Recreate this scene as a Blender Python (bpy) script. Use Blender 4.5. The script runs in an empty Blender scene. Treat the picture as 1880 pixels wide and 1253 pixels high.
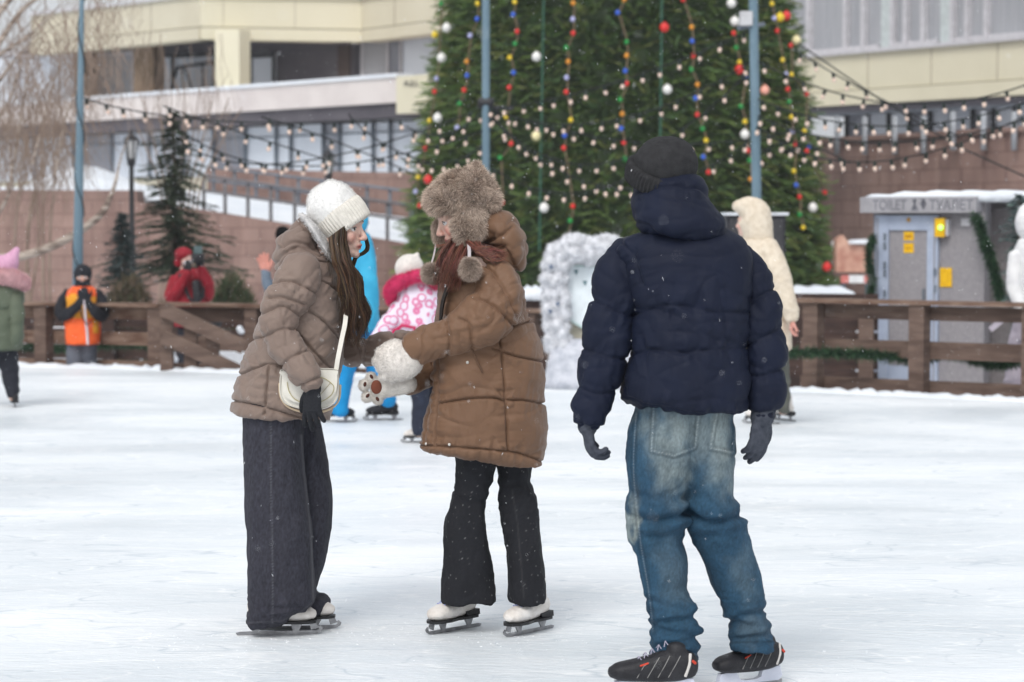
import bpy, math, random
import numpy as np
from mathutils import Vector, Matrix
R = math.radians
SC = bpy.context.scene
COL = SC.collection
rnd = random.Random(7)

# ------------------------------------------------ camera
FPX = 4440.0                      # focal length in pixels of the 1880 px wide photograph
CAMH = 1.6
TH = math.atan(226.5 / FPX)
cam_d = bpy.data.cameras.new('camera')
cam = bpy.data.objects.new('camera', cam_d); COL.objects.link(cam)
cam.location = (0, 0, CAMH); cam.rotation_euler = (math.pi / 2 - TH, 0, 0)
cam_d.sensor_width = 36; cam_d.lens = FPX / 1880 * 36
cam_d.clip_start = 0.1; cam_d.clip_end = 2000
cam_d.dof.use_dof = True; cam_d.dof.focus_distance = 9.1; cam_d.dof.aperture_fstop = 4.0
SC.camera = cam

# ------------------------------------------------ sky and sun (overcast)
W = bpy.data.worlds.new('World'); SC.world = W; W.use_nodes = True
nt = W.node_tree; nt.nodes.clear()
sky = nt.nodes.new('ShaderNodeTexSky'); sky.sky_type = 'NISHITA'; sky.sun_disc = False
SUN_EL, SUN_ROT = R(48), R(200)
sky.sun_elevation = SUN_EL; sky.sun_rotation = SUN_ROT; sky.dust_density = 6; sky.air_density = 1.5; sky.ozone_density = 2
hs = nt.nodes.new('ShaderNodeHueSaturation'); hs.inputs['Saturation'].default_value = 0.22
bg = nt.nodes.new('ShaderNodeBackground'); bg.inputs['Strength'].default_value = 0.15
wo = nt.nodes.new('ShaderNodeOutputWorld')
nt.links.new(sky.outputs[0], hs.inputs['Color']); mxw = nt.nodes.new('ShaderNodeMix'); mxw.data_type = 'RGBA'; mxw.inputs['Factor'].default_value = .62; mxw.inputs['B'].default_value = (5.9, 6.15, 6.5, 1)   # even cloud cover over the clear sky
nt.links.new(hs.outputs[0], mxw.inputs['A']); nt.links.new(mxw.outputs['Result'], bg.inputs['Color']); nt.links.new(bg.outputs[0], wo.inputs['Surface'])
sl = bpy.data.lights.new('sun', 'SUN'); sl.energy = 1.2; sl.angle = R(22); sl.color = (1, .97, .93)
so = bpy.data.objects.new('sun', sl); COL.objects.link(so)
_sd = Vector((math.sin(SUN_ROT) * math.cos(SUN_EL), math.cos(SUN_ROT) * math.cos(SUN_EL), math.sin(SUN_EL)))
so.rotation_euler = _sd.to_track_quat('Z', 'Y').to_euler(); so.location = (0, -5, 30)
SC.view_settings.view_transform = 'Standard'; SC.view_settings.look = 'None'
SC.view_settings.exposure = 0.09; SC.view_settings.gamma = 1; SC.view_settings.use_curve_mapping = False
SC.cycles.use_denoising = True
SC.cycles.max_bounces = 6; SC.cycles.transparent_max_bounces = 6

# ------------------------------------------------ pixel of the photograph + distance -> point of the place
CT, ST = math.cos(TH), math.sin(TH)
def P(px, py, D):
    a = (px - 940) / FPX; b = (626.5 - py) / FPX
    dy = CT + ST * b; dz = -ST + CT * b
    t = D / dy
    return Vector((a * t, D, CAMH + dz * t))
def G(px, py, z=0.0):             # where the ray through a pixel meets height z
    a = (px - 940) / FPX; b = (626.5 - py) / FPX
    dy = CT + ST * b; dz = -ST + CT * b
    t = (z - CAMH) / dz
    return Vector((a * t, dy * t, z))
def proj(co):                     # (N,3) -> (N,2) pixels
    x = co[:, 0]; y = co[:, 1]; z = co[:, 2] - CAMH
    f = y * CT - z * ST; u = y * ST + z * CT
    return np.stack([940 + FPX * x / f, 626.5 - FPX * u / f], 1)

# ------------------------------------------------ noise
def _hash(i, seed):
    h = (i[:, 0] * 374761393 + i[:, 1] * 668265263 + i[:, 2] * 2147483647 + seed * 974634777).astype(np.int64)
    h = (h ^ (h >> 13)) * 1274126177
    h = h ^ (h >> 16)
    return (h & 0xffff) / 32767.5 - 1.0
def vn(p, seed=0):
    p = np.asarray(p, float); i = np.floor(p).astype(np.int64); g = p - i; f = g * g * g * (g * (g * 6 - 15) + 10)
    r = 0
    for dx in (0, 1):
        wx = f[:, 0] if dx else 1 - f[:, 0]
        for dy in (0, 1):
            wy = f[:, 1] if dy else 1 - f[:, 1]
            for dz in (0, 1):
                wz = f[:, 2] if dz else 1 - f[:, 2]
                j = i + np.array([dx, dy, dz]); k = (_hash(j, seed) + 1) * 2 * math.pi * 8.37; m = _hash(j, seed + 101)
                rr = np.sqrt(np.maximum(1 - m * m, 0)); gx, gy, gz = rr * np.cos(k), rr * np.sin(k), m
                r = r + wx * wy * wz * (gx * (g[:, 0] - dx) + gy * (g[:, 1] - dy) + gz * (g[:, 2] - dz))
    return r * 1.55
def fbm(p, seed=0, o=3):
    r = 0; a = 1; p = np.asarray(p, float)
    for k in range(o):
        r = r + a * vn(p * 2 ** k + 17.3 * k, seed + k); a *= .5
    return r / 1.6

# ------------------------------------------------ materials
MATS = {}
def srgb(r, g, b):
    f = lambda c: (c / 255 / 12.92) if c / 255 <= .04045 else ((c / 255 + .055) / 1.055) ** 2.4
    return (f(r), f(g), f(b))
def mat(name, c1, c2=None, scale=8, rough=.7, bump=0, bscale=None, detail=4, spec=.3, metal=0, attr=None, sheen=0,
        stretch=(1, 1, 1), emit=None, alpha=None, crease=None, trans=0, wave=None, coat=0, lo=.35, hi=.65, dist=.01):
    if name in MATS: return MATS[name]
    m = bpy.data.materials.new(name); m.use_nodes = True; MATS[name] = m
    t = m.node_tree; N = t.nodes; L = t.links
    b = N['Principled BSDF']
    b.inputs['Roughness'].default_value = rough; b.inputs['Metallic'].default_value = metal
    b.inputs['Specular IOR Level'].default_value = spec
    if sheen: b.inputs['Sheen Weight'].default_value = sheen; b.inputs['Sheen Roughness'].default_value = .5
    if coat: b.inputs['Coat Weight'].default_value = coat
    if trans: b.inputs['Transmission Weight'].default_value = trans
    if emit: b.inputs['Emission Color'].default_value = (*c1, 1); b.inputs['Emission Strength'].default_value = emit
    tc = N.new('ShaderNodeTexCoord'); mp = N.new('ShaderNodeMapping'); mp.inputs['Scale'].default_value = stretch
    L.new(tc.outputs['Object'], mp.inputs['Vector'])
    c2 = c2 or tuple(x * .82 for x in c1)
    nz = N.new('ShaderNodeTexNoise'); nz.inputs['Scale'].default_value = scale; nz.inputs['Detail'].default_value = detail
    L.new(mp.outputs[0], nz.inputs['Vector'])
    rp = N.new('ShaderNodeValToRGB'); rp.color_ramp.elements[0].position = lo; rp.color_ramp.elements[1].position = hi
    rp.color_ramp.elements[0].color = (*c2, 1); rp.color_ramp.elements[1].color = (*c1, 1)
    L.new(nz.outputs['Fac'], rp.inputs['Fac'])
    out = rp.outputs['Color']
    if attr:
        at = N.new('ShaderNodeAttribute'); at.attribute_name = attr
        mx = N.new('ShaderNodeMix'); mx.data_type = 'RGBA'; mx.blend_type = 'MULTIPLY'; mx.inputs['Factor'].default_value = 1
        L.new(out, mx.inputs['A']); L.new(at.outputs['Color'], mx.inputs['B']); out = mx.outputs['Result']
    L.new(out, b.inputs['Base Color'])
    if bump:
        if wave:
            nb = N.new('ShaderNodeTexWave'); nb.wave_type = 'BANDS'; nb.bands_direction = wave[0]; nb.inputs['Scale'].default_value = wave[1]
            nb.inputs['Distortion'].default_value = wave[2] if len(wave) > 2 else 0
        else:
            nb = N.new('ShaderNodeTexNoise'); nb.inputs['Scale'].default_value = bscale or scale * 4; nb.inputs['Detail'].default_value = 5
        L.new(mp.outputs[0], nb.inputs['Vector'])
        bp = N.new('ShaderNodeBump'); bp.inputs['Strength'].default_value = bump; bp.inputs['Distance'].default_value = dist
        L.new(nb.outputs['Fac'], bp.inputs['Height']); L.new(bp.outputs[0], b.inputs['Normal'])
        if crease:                  # small sharp creases of thin fabric
            nc = N.new('ShaderNodeTexNoise'); nc.noise_type = 'RIDGED_MULTIFRACTAL'; nc.inputs['Scale'].default_value = crease[0]; nc.inputs['Detail'].default_value = 3
            nc.inputs['Distortion'].default_value = .8; m2 = N.new('ShaderNodeMapping'); m2.inputs['Scale'].default_value = crease[2] if len(crease) > 2 else (1, 1, 1.6)
            L.new(tc.outputs['Object'], m2.inputs['Vector']); L.new(m2.outputs[0], nc.inputs['Vector'])
            b2 = N.new('ShaderNodeBump'); b2.inputs['Strength'].default_value = .7; b2.inputs['Distance'].default_value = crease[1]
            L.new(nc.outputs['Fac'], b2.inputs['Height']); L.new(b2.outputs[0], bp.inputs['Normal'])
    return m

# ------------------------------------------------ objects
WL = {}                            # world location of every object made here
def tag(o, label=None, cat=None, group=None, kind=None):
    if label: o['label'] = label
    if cat: o['category'] = cat
    if group: o['group'] = group
    if kind: o['kind'] = kind
    return o
def thing(name, label, cat, loc=(0, 0, 0), group=None):
    o = bpy.data.objects.new(name, None); COL.objects.link(o); o.location = loc
    o.empty_display_size = .1; WL[o.name] = Vector(loc)
    return tag(o, label, cat, group)
def link_mesh(name, me, m, parent=None, origin=None, smooth=True):
    """me is in world coordinates; it is moved to the parent's (or its own) origin"""
    if origin is None: origin = WL[parent.name] if parent else Vector((0, 0, 0))
    origin = Vector(origin)
    me.transform(Matrix.Translation(-origin))
    me.name = name
    o = bpy.data.objects.new(name, me); COL.objects.link(o)
    if parent: o.parent = parent
    else: o.location = origin
    WL[o.name] = origin
    ms = m if isinstance(m, (list, tuple)) else [m]
    for x in ms: me.materials.append(x)
    if smooth: me.polygons.foreach_set('use_smooth', [True] * len(me.polygons))
    return o
class MB:
    def __init__(s): s.v = []; s.f = []; s.mi = []; s.c = []; s.cur = 0; s.col = None
    def add(s, vs, fs):
        n = len(s.v); s.v.extend([tuple(x) for x in vs]); s.f.extend([tuple(i + n for i in f) for f in fs])
        s.mi.extend([s.cur] * len(fs))
        if s.col is not None: s.c.extend([s.col] * len(vs))
    def box(s, a, b, M=None):
        x0, y0, z0 = a; x1, y1, z1 = b
        vs = [Vector(p) for p in ((x0, y0, z0), (x1, y0, z0), (x1, y1, z0), (x0, y1, z0), (x0, y0, z1), (x1, y0, z1), (x1, y1, z1), (x0, y1, z1))]
        if M is not None: vs = [M @ v for v in vs]
        s.add(vs, [(0, 3, 2, 1), (4, 5, 6, 7), (0, 1, 5, 4), (1, 2, 6, 5), (2, 3, 7, 6), (3, 0, 4, 7)])
    def bar(s, p, q, w, h, up=(0, 0, 1)):      # rectangular bar from p to q, w across, h along up
        p = Vector(p); q = Vector(q); d = (q - p).normalized(); up = Vector(up)
        u = d.cross(up).normalized(); v = u.cross(d)
        vs = [e + u * a * w / 2 + v * b * h / 2 for e in (p, q) for a, b in ((-1, -1), (1, -1), (1, 1), (-1, 1))]
        s.add(vs, [(0, 3, 2, 1), (4, 5, 6, 7), (0, 1, 5, 4), (1, 2, 6, 5), (2, 3, 7, 6), (3, 0, 4, 7)])
    def rings(s, rs, cap=True, close=False):    # rs: list of lists of points (equal length)
        n = len(rs[0]); vs = [p for r in rs for p in r]; fs = []
        for i in range(len(rs) - (0 if close else 1)):
            j = (i + 1) % len(rs)
            for k in range(n):
                l = (k + 1) % n
                fs.append((i * n + k, i * n + l, j * n + l, j * n + k))
        if cap and not close:
            fs.append(tuple(range(n))[::-1]); fs.append(tuple((len(rs) - 1) * n + k for k in range(n)))
        s.add(vs, fs)
    def tube(s, pts, ra, rb=None, seg=12, ref=(0, 1, 0), sub=0, cap=True, round_=True, e=2.0):
        """swept ellipse: ra across (in the plane perpendicular to ref), rb along ref"""
        pts = [Vector(p) for p in pts]; n = len(pts)
        ra = list(ra) if hasattr(ra, '__len__') else [ra] * n
        rb = (list(rb) if hasattr(rb, '__len__') else [rb] * n) if rb is not None else list(ra)
        if sub:
            pts, ra, rb = crom(pts, ra, rb, sub); n = len(pts)
        ref = Vector(ref); rs = []
        for i in range(n):
            t = (pts[min(i + 1, n - 1)] - pts[max(i - 1, 0)])
            t = t.normalized() if t.length > 1e-9 else Vector((0, 0, 1))
            u = t.cross(ref); u = u.normalized() if u.length > 1e-4 else t.orthogonal().normalized()
            v = u.cross(t).normalized()
            rs.append((pts[i], u * ra[i], v * rb[i], t, max(ra[i], rb[i])))
        def ring(c, u, v):
            out = []
            for k in range(seg):
                a = 2 * math.pi * k / seg; ca, sa = math.cos(a), math.sin(a)
                if e != 2.0: ca = math.copysign(abs(ca) ** (2 / e), ca); sa = math.copysign(abs(sa) ** (2 / e), sa)
                out.append(c + u * ca + v * sa)
            return out
        R_ = []
        if round_:
            c, u, v, t, r = rs[0]
            for q in (85, 60, 30): a = R(q); R_.append(ring(c - t * min(ra[0], rb[0]) * math.sin(a) * .8, u * math.cos(a), v * math.cos(a)))
        for c, u, v, t, r in rs: R_.append(ring(c, u, v))
        if round_:
            c, u, v, t, r = rs[-1]
            for q in (30, 60, 85): a = R(q); R_.append(ring(c + t * min(ra[-1], rb[-1]) * math.sin(a) * .8, u * math.cos(a), v * math.cos(a)))
        s.rings(R_, cap)
    def ell(s, c, r, seg=16, M=None, rings=10):
        c = Vector(c); r = (r, r, r) if not hasattr(r, '__len__') else r
        vs = []; fs = []
        for i in range(rings + 1):
            a = math.pi * i / rings - math.pi / 2
            a = max(-math.pi / 2 + .03, min(math.pi / 2 - .03, a))
            for k in range(seg):
                b = 2 * math.pi * k / seg
                p = Vector((r[0] * math.cos(a) * math.cos(b), r[1] * math.cos(a) * math.sin(b), r[2] * math.sin(a)))
                vs.append(c + (M @ p if M is not None else p))
        for i in range(rings):
            for k in range(seg):
                l = (k + 1) % seg; fs.append((i * seg + k, i * seg + l, (i + 1) * seg + l, (i + 1) * seg + k))
        fs.append(tuple(range(seg))[::-1]); fs.append(tuple(rings * seg + k for k in range(seg)))
        s.add(vs, fs)
    def prism(s, poly, ext):                    # polygon (list of points) extruded by vector ext
        ext = Vector(ext); n = len(poly); a = [Vector(p) for p in poly]; b = [p + ext for p in a]
        s.add(a + b, [tuple(range(n)), tuple(range(n, 2 * n))[::-1]] + [(k, k + n, (k + 1) % n + n, (k + 1) % n) for k in range(n)])
    def prof(s, rows, D, seg=32, e=2.3, sub=3):  # rows: (py, xl, xr, dy, halfdepth) read off the photograph for a body standing at D
        cs = []; A = []; B = []
        for py, xl, xr, dy, hd in rows:
            c = P((xl + xr) / 2, py, D + dy); cs.append(c); A.append((xr - xl) / 2 * (D + dy) / FPX); B.append(hd)
        if sub: cs, A, B = crom(cs, A, B, sub)
        rs = []
        for c, a, b in zip(cs, A, B):
            r = []
            for k in range(seg):
                t = 2 * math.pi * k / seg; ca, sa = math.cos(t), math.sin(t)
                ca = math.copysign(abs(ca) ** (2 / e), ca); sa = math.copysign(abs(sa) ** (2 / e), sa)
                r.append(c + Vector((a * ca, b * sa, 0)))
            rs.append(r)
        s.rings(rs)
    def mesh(s, name='m'):
        me = bpy.data.meshes.new(name); me.from_pydata(s.v, [], s.f)
        if s.c:
            ca = me.color_attributes.new('tint', 'FLOAT_COLOR', 'POINT')
            ca.data.foreach_set('color', np.array([(*c, 1) for c in s.c], np.float32).ravel())
        if any(s.mi): me.polygons.foreach_set('material_index', s.mi)
        return me
    def build(s, name, m, parent=None, origin=None, smooth=False, fix=True):
        me = s.mesh(name)
        if fix:
            import bmesh
            b = bmesh.new(); b.from_mesh(me); bmesh.ops.recalc_face_normals(b, faces=b.faces); b.to_mesh(me); b.free()
        return link_mesh(name, me, m, parent, origin, smooth)
def crom(pts, ra, rb, sub):
    n = len(pts); X = np.array([[*p, a, b] for p, a, b in zip(pts, ra, rb)]); out = []
    for i in range(n - 1):
        p0, p1, p2, p3 = X[max(i - 1, 0)], X[i], X[i + 1], X[min(i + 2, n - 1)]
        for k in range(sub):
            t = k / sub
            out.append(.5 * (2 * p1 + (p2 - p0) * t + (2 * p0 - 5 * p1 + 4 * p2 - p3) * t * t + (3 * p1 - p0 - 3 * p2 + p3) * t ** 3))
    out.append(X[-1])
    return [Vector(o[:3]) for o in out], [max(o[3], 1e-4) for o in out], [max(o[4], 1e-4) for o in out]
def cpts(pts, sub=6):
    return crom([Vector(p) for p in pts], [1] * len(pts), [1] * len(pts), sub)[0]

# ------------------------------------------------ remeshed (continuous) volumes
def solid(mb, voxel):
    me = mb.mesh('tmp'); me.materials.clear()
    o = bpy.data.objects.new('tmp', me); COL.objects.link(o)
    md = o.modifiers.new('r', 'REMESH'); md.mode = 'VOXEL'; md.voxel_size = voxel; md.adaptivity = 0
    dg = bpy.context.evaluated_depsgraph_get()
    r = bpy.data.meshes.new_from_object(o.evaluated_get(dg))
    bpy.data.objects.remove(o); bpy.data.meshes.remove(me)
    return r
def getco(me):
    a = np.empty(len(me.vertices) * 3, np.float32); me.vertices.foreach_get('co', a); return a.reshape(-1, 3).astype(float)
def setco(me, c): me.vertices.foreach_set('co', c.astype(np.float32).ravel()); me.update()
def getno(me):
    a = np.empty(len(me.vertices) * 3, np.float32); me.vertices.foreach_get('normal', a); return a.reshape(-1, 3).astype(float)
def relax(me, it, f=.6):
    n = len(me.vertices); e = np.empty(len(me.edges) * 2, np.int32); me.edges.foreach_get('vertices', e); e = e.reshape(-1, 2)
    cnt = np.bincount(e.ravel(), minlength=n).astype(float)[:, None]; cnt[cnt == 0] = 1
    c = getco(me)
    for _ in range(it):
        s = np.stack([np.bincount(e[:, 0], c[e[:, 1], k], n) + np.bincount(e[:, 1], c[e[:, 0], k], n) for k in range(3)], 1)
        c = c * (1 - f) + s / cnt * f
    setco(me, c)
def polydist(q, pl):
    """distance of points q (N,2) to a polyline, and arc length at the nearest point"""
    best = np.full(len(q), 1e9); arc = np.zeros(len(q)); s0 = 0; pl = np.array(pl, float)
    for a, b in zip(pl[:-1], pl[1:]):
        d = b - a; L = np.hypot(*d) + 1e-9
        t = np.clip(((q - a) @ d) / L ** 2, 0, 1)
        dd = np.hypot(*(q - a - t[:, None] * d).T)
        m = dd < best; best[m] = dd[m]; arc[m] = (s0 + t * L)[m]; s0 += L
    return best, arc
def sm2(pl, sub=5):
    p = cpts([(a, b, 0) for a, b in pl], sub); return [(v.x, v.y) for v in p]
def seamdisp(co, s, seams, depth=.012, width=.010, puff=.012, puffw=.05, wr=.006, wrw=.05, wf=26., seed=3):
    """pinch along stitched lines, swell between them, small gathers across them.  s: px per metre"""
    q = proj(co); d = np.full(len(co), 9.); arc = np.zeros(len(co))
    for i, pl in enumerate(seams):
        dd, a = polydist(q, sm2(pl)); dd = dd / s; a = a / s + 5 * i
        m = dd < d; d[m] = dd[m]; arc[m] = a[m]
    h = puff * (1 - np.exp(-d / puffw)) - depth * np.exp(-(d / width) ** 2)
    side = vn(np.stack([arc * wf, d * 6, co[:, 1] * 5], 1), seed) + .5 * vn(np.stack([arc * wf * 2.1, d * 12, co[:, 1] * 9], 1), seed + 1)
    h += wr * side * np.exp(-(d / wrw)) * np.clip(d / .012, 0, 1)
    return h
def setcol(me, col, name='tint'):
    if name in me.color_attributes: me.color_attributes.remove(me.color_attributes[name])
    ca = me.color_attributes.new(name, 'FLOAT_COLOR', 'POINT')
    a = np.ones((len(me.vertices), 4), np.float32); a[:, :3] = col; ca.data.foreach_set('color', a.ravel())
def disp(me, h): setco(me, getco(me) + getno(me) * h[:, None])
def cloth(name, mb, m, parent, voxel=.006, it=4, seams=None, s=478, noise=(.004, 9), fold=None, seamkw={}, paint=None, post=1, extra=None):
    me = solid(mb, voxel); relax(me, it); co = getco(me)
    h = noise[0] * fbm(co * noise[1], 11)
    if fold:                        # ridged folds, stretched along a direction: list of (amp, freq vector, seed, maskfn)
        for amp, fr, sd, mk in fold:
            w = co + .03 * np.stack([vn(co * 7, sd), vn(co * 7, sd + 5), vn(co * 7, sd + 9)], 1)
            n = vn(w * np.array(fr), sd) + .35 * vn(w * np.array(fr) * 2.2, sd + 1)
            r = amp * ((1 - np.abs(n)) ** 2 - .45) if amp > 0 else amp * (np.clip(1 - np.abs(n) * 1.6, 0, 1) ** 3 - .12)
            if mk is not None: r = r * mk(proj(co), co)
            h += r
    if seams: h += seamdisp(co, s, seams, **seamkw)
    if extra is not None: h += extra(proj(co), co)
    disp(me, h)
    if post: relax(me, post, .35)
    if paint is not None: setcol(me, paint(proj(getco(me)), getco(me)))
    return link_mesh(name, me, m, parent)
def gauss(d, w): return np.exp(-(d / w) ** 2)
def sstep(x, a, b):
    t = np.clip((x - a) / (b - a), 0, 1); return t * t * (3 - 2 * t)
def copy_thing(root, loc, label=None):
    c = root.copy(); COL.objects.link(c); c.location = loc
    if label: c['label'] = label
    for ch in list(root.children):
        d = ch.copy(); COL.objects.link(d); d.parent = c
        for g in list(ch.children):
            e = g.copy(); COL.objects.link(e); e.parent = d
    return c
GZ = -0.55                        # ground outside the raised rink
# ------------------------------------------------ ice
def ice_material():
    m = bpy.data.materials.new('ice'); m.use_nodes = True; t = m.node_tree; N = t.nodes; L = t.links
    b = N['Principled BSDF']
    tc = N.new('ShaderNodeTexCoord')
    def mapn(sc, rot=0):
        mp = N.new('ShaderNodeMapping'); mp.inputs['Scale'].default_value = sc; mp.inputs['Rotation'].default_value = (0, 0, rot)
        L.new(tc.outputs['Object'], mp.inputs['Vector']); return mp.outputs[0]
    def noise(vec, sc, det=4, dist=0):
        n = N.new('ShaderNodeTexNoise'); n.inputs['Scale'].default_value = sc; n.inputs['Detail'].default_value = det; n.inputs['Distortion'].default_value = dist
        L.new(vec, n.inputs['Vector']); return n.outputs['Fac']
    def ramp(f, a, b_, ca=(0, 0, 0, 1), cb=(1, 1, 1, 1)):
        r = N.new('ShaderNodeValToRGB'); r.color_ramp.elements[0].position = a; r.color_ramp.elements[1].position = b_
        r.color_ramp.elements[0].color = ca; r.color_ramp.elements[1].color = cb; L.new(f, r.inputs[0]); return r.outputs[0]
    def mix(kind, fac, a, c):
        x = N.new('ShaderNodeMix'); x.data_type = 'RGBA'; x.blend_type = kind
        if isinstance(fac, float): x.inputs['Factor'].default_value = fac
        else: L.new(fac, x.inputs['Factor'])
        for s, v in (('A', a), ('B', c)):
            if isinstance(v, tuple): x.inputs[s].default_value = v
            else: L.new(v, x.inputs[s])
        return x.outputs['Result']
    big = ramp(noise(mapn((.35, .8, 1), .12), 1.1, 9, .5), .34, .68)
    base = mix('MIX', big, (.715, .765, .805, 1), (.845, .865, .885, 1))
    fine = ramp(noise(mapn((.9, 3.2, 1), -.2), 2.4, 10, .5), .38, .62)
    base = mix('MIX', fine, base, mix('MULTIPLY', 1.0, base, (.94, .955, .965, 1)))
    # skate scratches: thin curved lines from the level sets of stretched noise
    for k, (rot, sc, st) in enumerate(((.1, 1.1, (1, 3.2, 1)), (-.35, 1.5, (1, 2.4, 1)), (.7, .9, (1, 3.0, 1)), (1.9, 1.3, (1, 2.6, 1)), (.3, 3.0, (1, 3.5, 1)), (-.15, 5.0, (1, 4, 1)))):
        f = noise(mapn(st, rot), sc, 1.5 if k < 4 else 3, .2)
        ab = N.new('ShaderNodeMath'); ab.operation = 'SUBTRACT'; ab.inputs[1].default_value = .5 + .013 * (k - 2); L.new(f, ab.inputs[0])
        a2 = N.new('ShaderNodeMath'); a2.operation = 'ABSOLUTE'; L.new(ab.outputs[0], a2.inputs[0])
        ln = ramp(a2.outputs[0], .001, .009 if k < 4 else .012, (1, 1, 1, 1), (0, 0, 0, 1))
        gate = ramp(noise(mapn((1, 1, 1), k), 1.7, 2), .42, .55)
        mm = N.new('ShaderNodeMath'); mm.operation = 'MULTIPLY'; L.new(ln, mm.inputs[0]); L.new(gate, mm.inputs[1])
        m3 = N.new('ShaderNodeMath'); m3.operation = 'MULTIPLY'; m3.inputs[1].default_value = .7; L.new(mm.outputs[0], m3.inputs[0])
        base = mix('MIX', m3.outputs[0], base, (.92, .94, .95, 1) if k % 3 else (.50, .57, .63, 1))
    L.new(base, b.inputs['Base Color'])
    r = N.new('ShaderNodeMapRange'); r.inputs['To Min'].default_value = .30; r.inputs['To Max'].default_value = .62
    L.new(big, r.inputs['Value']); L.new(r.outputs[0], b.inputs['Roughness'])
    b.inputs['Specular IOR Level'].default_value = .35
    n = noise(mapn((1, 2.2, 1), .15), 16, 10)
    bp = N.new('ShaderNodeBump'); bp.inputs['Strength'].default_value = .6; bp.inputs['Distance'].default_value = .012
    L.new(n, bp.inputs['Height']); L.new(bp.outputs[0], b.inputs['Normal'])
    return m
ICE = ice_material()
SNOW = mat('snow', (.80, .83, .87), (.70, .74, .80), scale=1.5, rough=.8, bump=.5, bscale=14, spec=.2, dist=.04)
EDGE = [(-900, 668), (0, 672), (440, 684), (1000, 702), (1470, 718), (1880, 737), (2700, 775)]
ep = [G(x, y) for x, y in EDGE]
mb = MB(); mb.prism([(-30, -12, 0), (-30, ep[0].y, 0)] + ep + [(30, ep[-1].y, 0), (30, -12, 0)], (0, 0, -.3))
tag(mb.build('ice_rink', ICE), kind='structure')
mb = MB(); mb.box((-300, -60, GZ - .3), (300, 500, GZ)); tag(mb.build('snow_ground', SNOW), kind='structure')
# ridge of scraped snow along the edge of the ice
line = cpts(ep, 60); mb = MB(); rs = []
for i, p in enumerate(line):
    h = .035 + .03 * vn([[i * .31, 0, 0]], 4)[0] + .02 * vn([[i * .9, 3, 0]], 5)[0]; h = max(h, .008)
    w = .16 + .05 * vn([[i * .2, 7, 0]], 6)[0]
    rs.append([p + Vector((0, -w, .001)), p + Vector((0, -w * .5, h * .6)), p + Vector((0, 0, h)), p + Vector((0, .12, h * .8)), p + Vector((0, .22, -.15)), p + Vector((0, .24, -.6)), p + Vector((0, -.1, -.6))])
mb.rings(rs); tag(mb.build('snow_ridge', SNOW, smooth=True), kind='structure')

# ------------------------------------------------ facades
class Fac:
    def __init__(s, px0, D0, px1, D1):
        s.a = P(px0, 400, D0); s.b = P(px1, 400, D1); d = (s.b - s.a); d.z = 0; s.d = d.normalized(); s.n = Vector((s.d.y, -s.d.x, 0))
        if s.n.y > 0: s.n = -s.n
    def hit(s, px, py, off=0):
        o = Vector((0, 0, CAMH)); q = P(px, py, 10) - o; a = s.a + s.n * off
        t = (a - o).dot(s.n) / q.dot(s.n); return o + q * t
    def xy(s, px, off=0): v = s.hit(px, 400, off); v.z = 0; return v
    def z(s, px, py, off=0): return s.hit(px, py, off).z
    def box(s, mb, px0, px1, z0, z1, off0, off1):
        """px0..px1 read on the face, z0..z1 heights, off0..off1 metres in front of the face"""
        a = s.xy(px0); b = s.xy(px1)
        c = [a + s.n * off0, b + s.n * off0, b + s.n * off1, a + s.n * off1]
        mb.prism([Vector((p.x, p.y, z0)) for p in c], (0, 0, z1 - z0))
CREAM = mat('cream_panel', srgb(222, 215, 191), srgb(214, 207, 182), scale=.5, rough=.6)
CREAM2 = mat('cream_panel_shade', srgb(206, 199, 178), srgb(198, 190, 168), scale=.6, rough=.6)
BAND = mat('pale_render', srgb(220, 212, 208), srgb(206, 197, 194), scale=.8, rough=.8)
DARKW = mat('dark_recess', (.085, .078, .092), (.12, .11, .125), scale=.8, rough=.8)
GLASS = mat('facade_glass', srgb(222, 228, 236), srgb(196, 202, 212), scale=.35, rough=.3, spec=.6, stretch=(1, 1, .2), metal=.1)  # pale base colour stands in for sky reflection and light coming through the panes
CURT = mat('curtain', srgb(172, 173, 177), srgb(152, 154, 160), scale=3, rough=.8, stretch=(8, 8, .2), detail=2)
DGLASS = mat('dark_glass', srgb(160, 164, 172), srgb(120, 122, 132), scale=.5, rough=.2, spec=.7)
FRAME = mat('white_frame', srgb(206, 204, 208), rough=.5)
DFRAME = mat('dark_frame', (.03, .03, .035), rough=.5)
BROWNC = mat('brown_column', srgb(128, 108, 88), srgb(108, 90, 72), scale=2, rough=.8)
GREYM = mat('grey_metal', srgb(120, 128, 138), srgb(100, 108, 118), scale=6, rough=.55, metal=.2)

bld = thing('office_building', 'long cream and glass building with a pale balcony band, left of the christmas tree', 'building', (-12, 66, GZ))
LB = Fac(0, 77, 730, 61)           # balcony band plane
zt, zb = LB.z(370, 168), LB.z(370, 210)
mb = MB(); LB.box(mb, -150, 732, zb, zt, -.5, 0); mb.build('balcony_band', BAND, bld)
mb = MB(); LB.box(mb, -150, 732, zt, zt + .09, -.5, .06); mb.build('band_cap', SNOW, bld)
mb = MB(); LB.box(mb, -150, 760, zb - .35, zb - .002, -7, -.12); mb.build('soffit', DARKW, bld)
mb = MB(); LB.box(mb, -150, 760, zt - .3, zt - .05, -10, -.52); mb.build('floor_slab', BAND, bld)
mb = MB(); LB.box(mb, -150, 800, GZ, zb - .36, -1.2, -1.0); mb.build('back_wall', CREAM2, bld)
xs = [-140, -60, 20, 90, 160, 228, 290, 345, 403, 459, 486, 545, 575, 636, 667, 728]
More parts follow.
